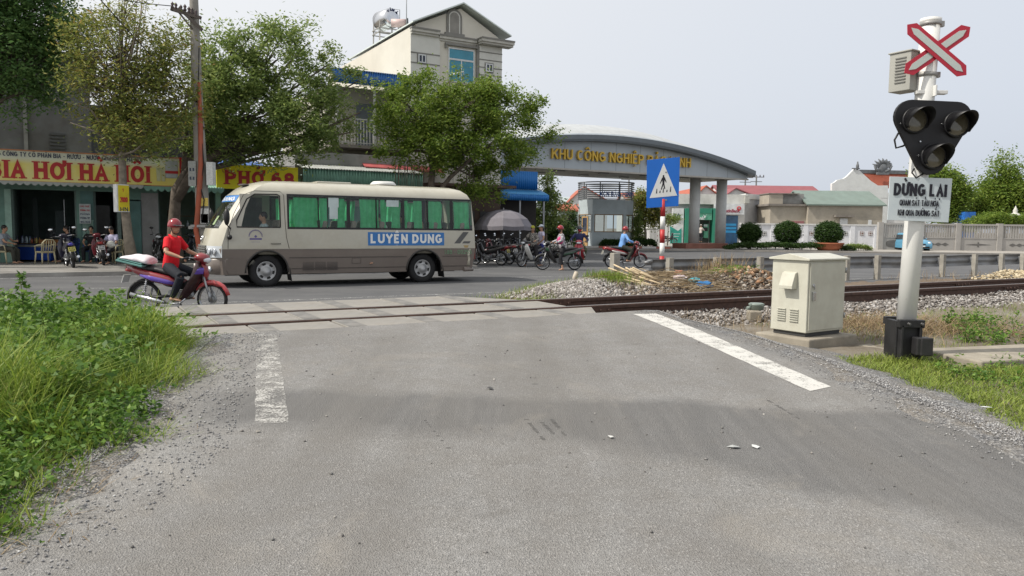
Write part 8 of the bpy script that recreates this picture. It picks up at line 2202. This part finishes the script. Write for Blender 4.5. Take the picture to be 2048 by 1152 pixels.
# umbrella
ub = G(1006, 521, 0); um = thing('parasol', 'large grey parasol over the parked motorbikes behind the bus', 'umbrella', ub)
ku = ub.y / F; zr_, zt_ = WY(1006, 452, ub.y).z, WY(1006, 419, ub.y).z; ru = 58 * ku
g = MB(); rings = []
N_ = 16
for r_, z_ in ((.02, zt_), (.25, zt_ - .03), (.55, zt_ - .16), (.82, zt_ - .42), (1.0, zr_), (1.0, zr_ - .18)):
    rings.append([V((ru * r_ * (1 if a % 2 == 0 else .955) * math.cos(2 * math.pi * a / N_), ru * r_ * (1 if a % 2 == 0 else .955) * math.sin(2 * math.pi * a / N_), z_ + (.0 if a % 2 == 0 else -.03 * r_))) for a in range(N_)])
g.loft(rings, 0, False, cap=False); ca = g.obj('canopy', M('grey_cloth', (.20, .19, .215), .85, var=.12, sc=3, dirt=.2), um)
g = MB(); g.cyl((0, 0, 0), (0, 0, zt_ + .08), .028, n=8); g.obj('pole', STEEL(), um)
for a in range(8):
    g = MB(); an = 2 * math.pi * a / 8; g.tube([(.03, 0, zt_ - .05), (ru * .5 * math.cos(an), ru * .5 * math.sin(an), zt_ - .18), (ru * .98 * math.cos(an), ru * .98 * math.sin(an), zr_ - .02)], .012, 5); g.obj('rib', STEEL(), um)
# ================================================================ shop front on the left
CHY = M('chair_cream', (.50, .45, .29), .5, var=.08, dirt=.3); CHB = M('chair_blue', (.03, .06, .2), .5)
def chair(label, loc, rot, m_, arms=True):
    c = thing('plastic_chair', label, 'chair', loc, rot, 'plastic chairs of the beer shop')
    g = MB(); g.box((0, 0, .43), (.44, .44, .035)); g.box((.0, 0, .40), (.40, .40, .03)); g.obj('seat', m_, c, bevel=.012)
    for x_, y_ in ((.19, .2), (.19, -.2), (-.19, .2), (-.19, -.2)):
        g = MB(); g.tube([(x_, y_, .42), (x_ * 1.22, y_ * 1.15, 0)], [.03, .022], 6); g.obj('leg', m_, c)
    g = MB()
    for k in range(5): g.tube([(-.2, -.16 + k * .08, .44), (-.27, -.17 + k * .085, .82)], .017, 5)
    g.tube([(-.19, -.22, .43), (-.26, -.22, .74), (-.28, -.12, .85), (-.285, .12, .85), (-.26, .22, .74), (-.19, .22, .43)], .022, 6); g.obj('backrest', m_, c)
    if arms:
        for q in (-1, 1): g = MB(); g.tube([(-.25, q * .22, .68), (.0, q * .25, .66), (.17, q * .24, .63), (.21, q * .215, .42)], .022, 6); g.obj('armrest', m_, c)
    return c
def GP(px, py): return G(px, py, .12)
SIT = dict(P=(0, 0, .55), lean=.12, hands=[(.36, .12, .66), (.36, -.12, .66)], feet=[(.44, .13, .085), (.42, -.13, .085)], grip=False, vox=.02)
for px, py, rot, m_, lb, sh, kw, pl_ in ((6, 527, 8, CHY, 'cream plastic chair at the far left under the seated man', (.28, .31, .35), dict(trousers=(.05, .05, .04), sleeve=.6, hands=[(.42, .1, .78), (.4, -.12, .7)]), 'man in a grey shirt seated at the far left facing the blue table'),
                                    (140, 524, -120, CHB, 'dark blue plastic chair behind the yellow-plated motorbike', (.015, .018, .04), dict(sleeve=1.8, hyaw=-.5), 'person in a dark jacket with white shoulder stripe sitting behind the first parked motorbike'),
                                    (186, 524, -85, CHB, 'dark blue plastic chair behind the white-plated motorbike', (.012, .012, .013), dict(sleeve=.6, hyaw=.3), 'person in a black shirt sitting between the two parked motorbikes'),
                                    (228, 527, -100, CHY, 'cream plastic chair under the man in the pale violet shirt', (.45, .44, .6), dict(sleeve=.7, hpitch=.3), 'man in a pale violet shirt sitting beside the doorway with head lowered')):
    chair(lb, GP(px, py), R(rot), m_); person(pl_, GP(px, py), R(rot), **{**SIT, **kw}, shirt=sh) if 'trousers' in kw else person(pl_, GP(px, py), R(rot), **{**SIT, **kw}, shirt=sh, trousers=(.02, .02, .025))
chair('empty cream plastic chair in front of the blue table', GP(91, 528), R(150), CHY); chair('dark blue plastic chair beside the grey wall panel, left of the pole', GP(284, 515), R(-100), CHB)
q = GP(232, 529); g = MB(); g.ell((0, 0, .0), (.14, .12, .13), 14, 10); g.ell((.08, 0, -.04), (.1, .1, .05), 10, 6); o = g.obj('helmet', M('helmet_white', (.6, .6, .55), .3, coat=.4), loc=q + V((.06, -.42, .72))); tag(o, 'white helmet resting on the lap of the man in the violet shirt', 'helmet')
# table with drinks
tl, tr_ = GP(26, 521), GP(102, 523); tL = (tr_ - tl).length; ta = math.atan2(tr_.y - tl.y, tr_.x - tl.x)
tb = thing('drinks_table', 'low drinks table with a bright blue cloth front', 'table', tl, ta)
g = MB(); g.bb(0, tL, 0, .6, .04, .62); g.obj('cloth_front', M('table_blue', (.02, .07, .36), .6, var=.12, sc=2), tb)
g = MB(); g.bb(-.05, tL + .05, -.05, .65, .622, .66); g.obj('top', M('table_top_dark', (.07, .055, .045), .6), tb)
g = MB(); g.bb(0, tL, -.012, -.002, .52, .60); g.obj('pale_band', M('valance_pale', (.36, .38, .36)), tb)
mt_ = basis(tl, ta)
g = MB(); g.bb(0, .55, 0, .35, 0, .03); g.bb(0, .55, 0, .02, .03, .14); g.bb(0, .55, .33, .35, .03, .14); o = g.obj('wooden_tray', M('orange_wood', (.34, .15, .05), .6), loc=mt_ @ V((tL - .62, .1, .66)), rotz=ta); tag(o, 'orange wooden tray at the right end of the blue drinks table', 'tray')
for k in range(13):
    h_ = [.22, .24, .2, .26, .26, .25, .24, .18, .2, .17, .19, .23, .22][k]; c_ = [(.12, .05, .12), (.1, .06, .2), (.3, .3, .4), (.35, .45, .55), (.4, .5, .55), (.35, .45, .6), (.4, .5, .5), (.3, .2, .08), (.35, .15, .05), (.4, .1, .05), (.3, .22, .1), (.4, .25, .05), (.35, .3, .08)][k]
    g = MB(); g.lathe([(.033, 0), (.035, .02), (.035, h_ * .6), (.014, h_ * .82), (.014, h_), (.0, h_)], 10, 0); bo_ = g.obj('bottle', M('bottle_%d' % k, c_, .25), loc=mt_ @ V((.1 + k * (tL - .85) / 12, .15 + .1 * (k % 3), .66)), rotz=0)
    g = MB(); g.cyl((0, 0, h_), (0, 0, h_ + .02), .016, n=8); g.obj('cap', M('cap_dark', (.05, .05, .2), .5), bo_)
    tag(bo_, ['dark violet', 'violet', 'pale violet', 'clear blue', 'tall clear', 'clear bluish', 'clear greenish', 'amber', 'orange', 'red', 'brown', 'yellow-brown', 'golden'][k] + ' drink bottle on the blue table, ' + ['first', 'second', 'third', 'fourth', 'fifth', 'sixth', 'seventh', 'eighth', 'ninth', 'tenth', 'eleventh', 'twelfth', 'last'][k] + ' from the left', 'bottle', 'bottles on the drinks table')
# fan
fp = GP(108, 516); fn = thing('standing_fan', 'grey standing fan beside the blue drinks table', 'fan', fp, R(-70))
g = MB(); g.cyl((0, 0, 0), (0, 0, .03), .2, n=16); g.cyl((0, 0, 0), (0, 0, .98), .018, n=8); g.obj('stand', STEEL(), fn)
g = MB()
for rr in (.08, .14, .19, .23): g.tube([(.1 - rr * .1, rr * math.cos(a), 1.02 + rr * math.sin(a)) for a in [2 * math.pi * q / 24 for q in range(24)]], .006, 4, closed=True)
for k in range(12): a = 2 * math.pi * k / 12; g.bar((.1, .03 * math.cos(a), 1.02 + .03 * math.sin(a)), (.08, .23 * math.cos(a), 1.02 + .23 * math.sin(a)), .006, .006)
g.obj('guard', STEEL(), fn)
g = MB(); g.cyl((-.1, 0, 1.02), (.06, 0, 1.02), .06, n=10); g.obj('motor', M('fan_grey', (.14, .15, .15), .5), fn)
for k in range(3):
    a = 2 * math.pi * k / 3; g = MB(); g.ell((.06, .11 * math.cos(a), 1.02 + .11 * math.sin(a)), (.012, .1, .06), 8, 6, rot=Matrix.Rotation(a, 3, 'X')); g.obj('blade', M('fan_blade', (.2, .24, .26), .4), fn)
# parked bikes before the shops
for px, py, rot, c, pl_, lb, tl_ in ((141, 534, 128, (.02, .02, .04), (.55, .5, .12), 'dark parked motorbike with a yellow plate before the beer shop', (.05, .04, .3)), (205, 529, 122, (.12, .01, .02), (.62, .62, .62), 'dark parked motorbike with a white plate near the thin tree', (.3, .01, .03)), (321, 524, -82, (.012, .012, .014), (.5, .5, .5), 'black parked scooter facing the road behind the red rider', (.3, .01, .01)), (358, 522, 10, (.02, .025, .035), (.5, .5, .5), 'dark parked scooter standing side-on before the utility pole', (.3, .01, .01))):
    motorbike(lb, GP(px, py), R(rot), body=c, plate=pl_, tail=tl_, lean=R(-7), group='motorbikes parked before the shops')
# ---- utility pole
dp = 26.8; pb_ = TW(sx_at(407, dp, 530), dp, .1); Yp_ = pb_.y
def U(px, py, off=0.): return WY(px, py, Yp_ - off)
up_ = thing('utility_pole', 'tall grey concrete utility pole with orange conduit and crossarms left of the bus', 'utility pole', pb_)
def uo(g, nm, m_, par=up_): return g.obj(nm, m_, par, origin=pb_, loc=(0, 0, 0))
UPC = M('pole_concrete', (.30, .285, .255), .9, var=.2, sc=2, bump=.3, dirt=.45, dirtc=(.14, .13, .12))
g = MB(); g.tube([pb_ - V((0, 0, .2)), U(405, 420), U(395, 200), U(388, 10), U(383, -130)], [.235, .215, .165, .135, .11], 18); uo(g, 'shaft', UPC)
g = MB(); g.tube([U(398, 165, .2), U(401, 250, .22), U(402, 330, .25), U(396, 420, .26), U(392, 460, .26), U(398, 495, .27), U(409, 513, .27)], [.05, .075, .085, .085, .08, .075, .07], 10); uo(g, 'conduit', M('orange_conduit', (.36, .085, .04), .55, var=.2, sc=3, dirt=.3))
for (a, e) in (((342, 18), (402, 36)), ((358, 16), (404, 60))):
    g = MB(); g.bar(U(*a, .2), U(*e, .2), .09, .1); uo(g, 'crossarm', M('crossarm_dark', (.06, .05, .045), .8))
for px, py in ((345, 12), (352, 14), (362, 18), (370, 17), (378, 22), (384, 24), (392, 28)):
    g = MB(); p = U(px, py + 6, .2); g.lathe([(.03, 0), (.06, .05), (.03, .1), (.055, .16), (.0, .24)], 8, 0, p); uo(g, 'insulator', M('insulator_brown', (.06, .04, .04)))
g = MB(); g.bar(U(358, 25, .2), U(384, 58, .2), .05, .05); uo(g, 'brace', M('crossarm_dark'))
for (x0, x1, y0, y1, c, nm) in ((377, 391, 322, 372, (.30, .31, .29), 'meter_box'), (413, 425, 324, 370, (.58, .59, .57), 'meter_box'), (400, 416, 396, 412, (.6, .45, .1), 'poster'), (401, 417, 417, 447, (.55, .55, .53), 'poster'), (402, 416, 428, 446, (.15, .25, .3), 'poster')):
    a, e = U(x0, y1, .26), U(x1, y0, .26); g = MB(); th_ = .25 if nm == 'meter_box' else .012
    yy = a.y - (.0 if nm == 'meter_box' else .0); g.bb(a.x, e.x, yy, yy + th_, a.z, e.z); o = uo(g, nm, M('u%d_%d' % (x0, y0), c, .6, var=.25, sc=20))
    if nm == 'meter_box' and x0 == 377:
        for zz in (.25, .6): 
            for xx in (.3, .7): g = MB(); w_ = e - a; g.bb(a.x + w_.x * xx - .025, a.x + w_.x * xx + .025, yy - .012, yy - .001, a.z + w_.z * zz, a.z + w_.z * zz + .1); uo(g, 'meter_window', DGL, o)
g = MB(); g.box(U(405, 452, .05), (.56, .56, .08)); g.box(U(390, 455, .2), (.4, .08, .1)); uo(g, 'pole_clamp', M('clamp_grey', (.36, .36, .35)))
CBL = M('cable_black', (.012, .012, .012), .6)
def wire(label, a, e, sag, r=.014):
    g = MB(); a, e = V(a), V(e); g.tube([a.lerp(e, t_ / 14) - V((0, 0, sag * 4 * (t_ / 14) * (1 - t_ / 14))) for t_ in range(15)], r, 5); o = g.obj('overhead_cable', CBL, origin=a); tag(o, label, 'cable', 'overhead cables of the utility pole')
wire('upper cable running from the pole crossarm out of the left edge', U(345, 12, .2), WD(-160, -120, 26), .3); wire('lower cable slanting from the pole through the thin tree', U(395, 205, .2), WD(150, -60, 26.5), .1, .018)
wire('cable from the pole to the beer sign end', U(400, 300, .25), WD(300, 310, 31.4), .15, .012); wire('cable drooping from the pole towards the yellow noodle sign', U(402, 250, .2), WD(600, 330, 31.4), .5, .012)
g = MB(); g.tube([U(398, 95, .18), U(397, 160, .22), U(400, 240, .24), U(408, 330, .28), U(400, 370, .28), U(408, 400, .28), U(404, 440, .27)], .02, 6); uo(g, 'cable', CBL)
# ================================================================ weeds, grass, litter
def blades(name, base, h, lean, wdt, mat_, seed, kind='stuff'):
    rs = np.random.default_rng(seed); n = len(base); a = rs.uniform(0, 2 * np.pi, n)
    d = np.stack([np.cos(a), np.sin(a), np.zeros(n)], -1); sd = np.stack([-np.sin(a), np.cos(a), np.zeros(n)], -1) 
    tw_ = rs.uniform(-.9, .9, n)[:, None]; sd = sd * np.cos(tw_) + d * np.sin(tw_)
    pts = []
    for t_, wk in ((0, .7), (.35, 1), (.7, .75), (1, .1)):
        c = base + np.array([0, 0, 1.]) * (h * (t_ - .35 * np.clip(lean, 0, 1.3) * t_ * t_))[:, None] + d * (h * lean * t_ ** 2.0)[:, None]
        w_ = (wdt * wk * .5)[:, None]; pts += [c - sd * w_, c + sd * w_]
    v = np.stack(pts, 1).reshape(-1, 3)
    q = np.array([[0, 1, 3, 2], [2, 3, 5, 4], [4, 5, 7, 6]])
    f = (q[None] + (np.arange(n) * 8)[:, None, None]).reshape(-1)
    o = npobj(name, v, f, 4, mat_); o['kind'] = kind; return o
GRS = M_leaf('grass_green', [(.1, (.055, .10, .014)), (.45, (.155, .24, .033)), (.75, (.27, .345, .055)), (.93, (.36, .37, .11)), (1, (.46, .40, .22))], .35, .9)
GRS2 = M_leaf('verge_green', [(.1, (.085, .135, .02)), (.5, (.19, .26, .04)), (.85, (.29, .34, .075)), (1, (.42, .38, .18))], .35, 1.5)
DRY = M_leaf('dry_straw', [(.1, (.13, .085, .045)), (.5, (.26, .18, .095)), (1, (.42, .33, .2))], .2, 2)
WEED = M_leaf('weed_leaf', [(.1, (.028, .075, .011)), (.5, (.085, .175, .026)), (.85, (.185, .29, .045)), (1, (.34, .40, .10))], .35, 1.5)
rs = np.random.default_rng(42)
def edge_x(y): return np.interp(y, [2.4, 3.6, 4.35, 5.4, 6.6, 7.6, 8.6, 9.2], [-2.3, -2.42, -2.3, -2.45, -2.75, -3.05, -3.4, -4.3])
def region(n, y0, y1, e0, e1, power=1.0):
    y = rs.uniform(y0, y1, n); off = e0 + (e1 - e0) * rs.uniform(0, 1, n) ** power
    x = edge_x(y) - off + .12 * np.sin(y * 4.1) + .08 * np.sin(y * 9.7)
    k = (1024 + 1520 * x / y > -140)
    return x[k], y[k]
def gzv_(x, y): return gz_np(x, y)
# long grass along the road edge
x, y = region(15000, 4.6, 9.4, -.02, 1.5, 1.15); e = edge_x(y) - x
clump = (1 - .45 * dsm(7.6, 9.0, y)) * (.75 + .45 * np.sin(x * 3.3 + 1) * np.sin(y * 2.7))
h = (.24 + .42 * np.clip(e / .6, 0, 1)) * clump * rs.uniform(.55, 1.25, len(x)); 
blades('tall_grass', np.stack([x, y, gzv_(x, y)], -1), h, rs.uniform(.15, 1.1, len(x)), rs.uniform(.006, .013, len(x)), GRS, 1)
x, y = region(7000, 2.6, 5.0, -.05, 1.6); h = rs.uniform(.08, .3, len(x))
blades('tall_grass', np.stack([x, y, gzv_(x, y)], -1), h, rs.uniform(.2, 1.0, len(x)), rs.uniform(.004, .009, len(x)), GRS, 2)
x, y = region(2600, 3.0, 9.3, -.25, .4); blades('dry_grass', np.stack([x, y, gzv_(x, y) + .02], -1), rs.uniform(.06, .22, len(x)), rs.uniform(.5, 1.6, len(x)), rs.uniform(.003, .007, len(x)), DRY, 3)
# broad-leaved weeds
def weeds(name, x, y, hmax, n_leaf, L, seed, mat_=WEED):
    r2 = np.random.default_rng(seed); n = len(x); cents = []
    z0 = gzv_(x, y); hh = hmax * r2.uniform(.45, 1.1, n)
    k = 5
    for j in range(k):
        t_ = (j + 1.0) / k; cents.append(np.stack([x + r2.normal(0, .05 * t_ + .01, n), y + r2.normal(0, .05 * t_ + .01, n), z0 + hh * t_], -1))
    c = np.concatenate(cents); v, f = leaves(c, np.full(len(c), .045), n_leaf, L, L * .5, .25, r2, .6)
    o = npobj(name, v, f, 4, mat_); o['kind'] = 'stuff'
    g = MB(); 
    for i in range(0, n, 3): g.tube([(x[i], y[i], z0[i]), (cents[2][i][0], cents[2][i][1], cents[2][i][2]), tuple(cents[4][i])], [.005, .004, .003], 4)
    o2 = g.obj('weed_stems', M('weed_stem', (.12, .16, .05), .7)); o2['kind'] = 'stuff'
x, y = region(3100, 5.2, 10.4, .5, 6.5, .9); weeds('weeds', x, y, .50 * 1.0, 7, .075, 11)
x, y = region(700, 8.3, 10.0, .0, 3.5); weeds('weeds', x, y, .24, 7, .07, 15)
x, y = region(1500, 2.5, 5.6, .12, 2.6, .9); weeds('weeds', x, y, .30, 8, .05, 12)
x, y = region(500, 2.6, 9.2, -.05, .5); weeds('weeds', x, y, .13, 6, .03, 13)
def tall_weed(label, px, ptop, y, seed):
    p = WY(px, ptop, y); zb_ = gz(p.x, y); o = V((p.x, y, zb_)); H = p.z - zb_; r2 = np.random.default_rng(seed)
    t_ = thing('weed_plant', label, 'weed', o); g = MB(); g.tube([(0, 0, 0), (.02, .01, H * .5), (0, 0, H)], [.012, .009, .004], 6); g.obj('stem', M('weed_stem'), t_)
    zz = np.linspace(H * .45, H, 9); c = np.stack([r2.normal(0, .03, 9), r2.normal(0, .03, 9), zz], -1); v, f = leaves(c, np.linspace(.075, .03, 9), 15, .075, .034, .1, r2); npobj('foliage', v, f, 4, WEED, t_)
tall_weed('tall upright weed standing highest at the left edge', 40, 550, 8.2, 1); tall_weed('slim upright weed right of the tallest one, before the road', 161, 574, 8.6, 2); tall_weed('short upright weed left behind the motorbike wheel', 205, 592, 8.8, 4)
# right verge
def rpts(n, x0, x1, y0, y1):
    return rs.uniform(x0, x1, n), rs.uniform(y0, y1, n)
def bnd(x, y, tab): return x > np.interp(y, [a for a, _ in tab], [b_ for _, b_ in tab]) + .12 * np.sin(y * 5) + .06 * np.sin(y * 13)
RE = [(3, 3.9), (5.1, 3.75), (6.3, 3.95), (7.3, 3.95), (8.1, 3.75), (8.8, 3.4)]
x, y = rpts(46000, 3.3, 7.6, 4.2, 8.9); dens = .5 + .5 * np.sin(x * 2.1 + .5) * np.sin(y * 1.9 + 1) + .25; k = bnd(x, y, RE) & (1024 + 1520 * x / y < 2150) & (rs.uniform(0, 1, len(x)) < dens + .25) & ((y < 8.3) | (x < 4.9))
x, y = x[k], y[k]; blades('verge_grass', np.stack([x, y, gzv_(x, y)], -1), rs.uniform(.04, .13, len(x)) * (1 + .5 * np.sin(x * 3) * np.sin(y * 2.3)), rs.uniform(.3, 1.4, len(x)), rs.uniform(.005, .010, len(x)), GRS2, 5)
x, y = rpts(220, 4.6, 7.5, 5.0, 8.8); k = bnd(x, y, RE); weeds('verge_weeds', x[k], y[k], .1, 6, .045, 17)
# dry cut stalks and green tufts between ballast and verge
def along(n, s0, s1, d0, d1): s_ = rs.uniform(s0, s1, n); d = rs.uniform(d0, d1, n); p = td(s_, d, np.zeros(n)); return p[:, 0], p[:, 1]
x, y = along(12000, 9.3, 17, 5.4, 8.0); k = (np.sin(x * 1.3) * np.sin(y * 1.7 + .6) + rs.normal(0, .35, len(x)) > -.1) & (y < 12.5); x, y = x[k], y[k]
blades('dry_grass', np.stack([x, y, gzv_(x, y)], -1), rs.uniform(.08, .34, len(x)), rs.uniform(.8, 2.4, len(x)), rs.uniform(.004, .009, len(x)), DRY, 6)
x, y = along(2500, 9.0, 17, 5.4, 8.3); blades('verge_grass', np.stack([x, y, gzv_(x, y)], -1), rs.uniform(.04, .16, len(x)), rs.uniform(.3, 1.2, len(x)), rs.uniform(.004, .008, len(x)), GRS2, 8)
for cx, cy, n_, hm, r_ in ((1925, 628, 36, .26, .35), (1990, 650, 24, .2, .4)):
    c_ = G(cx, cy + 22, .2); x, y = c_.x + rs.normal(0, r_, n_), c_.y + rs.normal(0, r_ * .6, n_); weeds('trackside_weeds', x, y, hm, 7, .055, cx)
x, y = along(700, 6.9, 12, 7.2, 8.9); blades('dry_grass', np.stack([x, y, gzv_(x, y) + .03], -1), rs.uniform(.06, .3, len(x)), rs.uniform(.3, 1.2, len(x)), rs.uniform(.003, .006, len(x)), DRY, 9)
# grass on the rubble heap
def heap_g(cs, cd, rs_, rd_, n, h0, h1, m_, seed, nm='heap_grass'):
    s_ = rs.normal(cs, rs_, n); d = rs.normal(cd, rd_, n); p = td(s_, d, heap_h(s_, d)); blades(nm, p, rs.uniform(h0, h1, n), rs.uniform(.1, .7, n), rs.uniform(.006, .012, n), m_, seed)
sA = WD(1213, 548, 14.2).dot(TV); heap_g(sA, 14.1, .26, .3, 900, .10, .30, GRS, 20)
sB = WD(1068, 575, 13.2).dot(TV); heap_g(sB, 13.3, .3, .35, 1200, .08, .22, GRS2, 21); heap_g(sB + .9, 15.0, .8, .2, 500, .06, .2, GRS2, 22)
sC = WD(1450, 535, 14.8).dot(TV); heap_g(sC, 14.7, .55, .4, 1100, .08, .2, GRS, 23); heap_g(sC + .2, 15.2, .5, .25, 500, .25, .75, DRY, 24, 'dry_grass')
s_ = rs.normal(sC, .5, 120); d = rs.normal(14.6, .35, 120); p = td(s_, d, heap_h(s_, d)); weeds('heap_weeds', p[:, 0], p[:, 1], .65, 6, .06, 25)
x, y = along(500, 22, 34, 12.6, 15.6); blades('dry_grass', np.stack([x, y, np.zeros(len(x)) + .05], -1), rs.uniform(.1, .4, len(x)), rs.uniform(.2, .9, len(x)), rs.uniform(.006, .01, len(x)), DRY, 26)
# concrete pad right of the signal
p0, p1 = G(1850, 715, .16), G(2110, 672, .16)
g = MB(); g.box((0, 0, -.03), (2.6, .9, .12)); o = g.obj('concrete_pad', PLM, loc=(6.3, 9.1, .17), rotz=R(17), bevel=.02); tag(o, 'flat worn concrete strip in the ground right of the signal post', 'concrete pad')
# litter on the road
def scrap(label, px, py, sz, col, seed):
    x_, y_ = gp(px, py); r_ = random.Random(seed); g = MB(); g.prism([(sz * math.cos(a) * r_.uniform(.6, 1.2), sz * .7 * math.sin(a) * r_.uniform(.6, 1.2), r_.uniform(.0, .012)) for a in (0, 1.3, 2.4, 3.5, 4.9)], (0, 0, .002)); o = g.obj('paper_scrap', M('scrap_%d' % int(col[0] * 999), col, .7), loc=(x_, y_, rz(x_, y_) + .016), rotz=r_.uniform(0, 3)); tag(o, label, 'litter')
scrap('pale paper scrap on the dark patch of the near road', 1511, 894, .045, (.55, .56, .55), 1); scrap('flattened whitish smear of litter left of the paper scrap', 1468, 895, .042, (.36, .37, .36), 2); scrap('small cream pebble-like scrap left under the worn white line', 516, 864, .022, (.6, .55, .45), 3)
scrap('white scrap lying in the right verge grass', 1971, 815, .05, (.62, .63, .65), 4); scrap('tiny dark scrap in the middle of the near road', 981, 778, .04, (.06, .06, .06), 5); scrap('tiny pale scrap near the centre of the dark patch', 1221, 875, .03, (.5, .5, .48), 6)
rs5 = np.random.default_rng(77); n = 170; xx = rs5.uniform(-2.2, 3.3, n); yy = rs5.uniform(2.8, 9, n)
stones('road_grit', np.stack([xx, yy, [rz(a, b_) + .016 for a, b_ in zip(xx, yy)]], -1), .008, mat_stone('grit', [(0, (.09, .09, .09)), (.6, (.2, .195, .19)), (1, (.5, .48, .45))]), .4, 1.8)['kind'] = 'stuff'
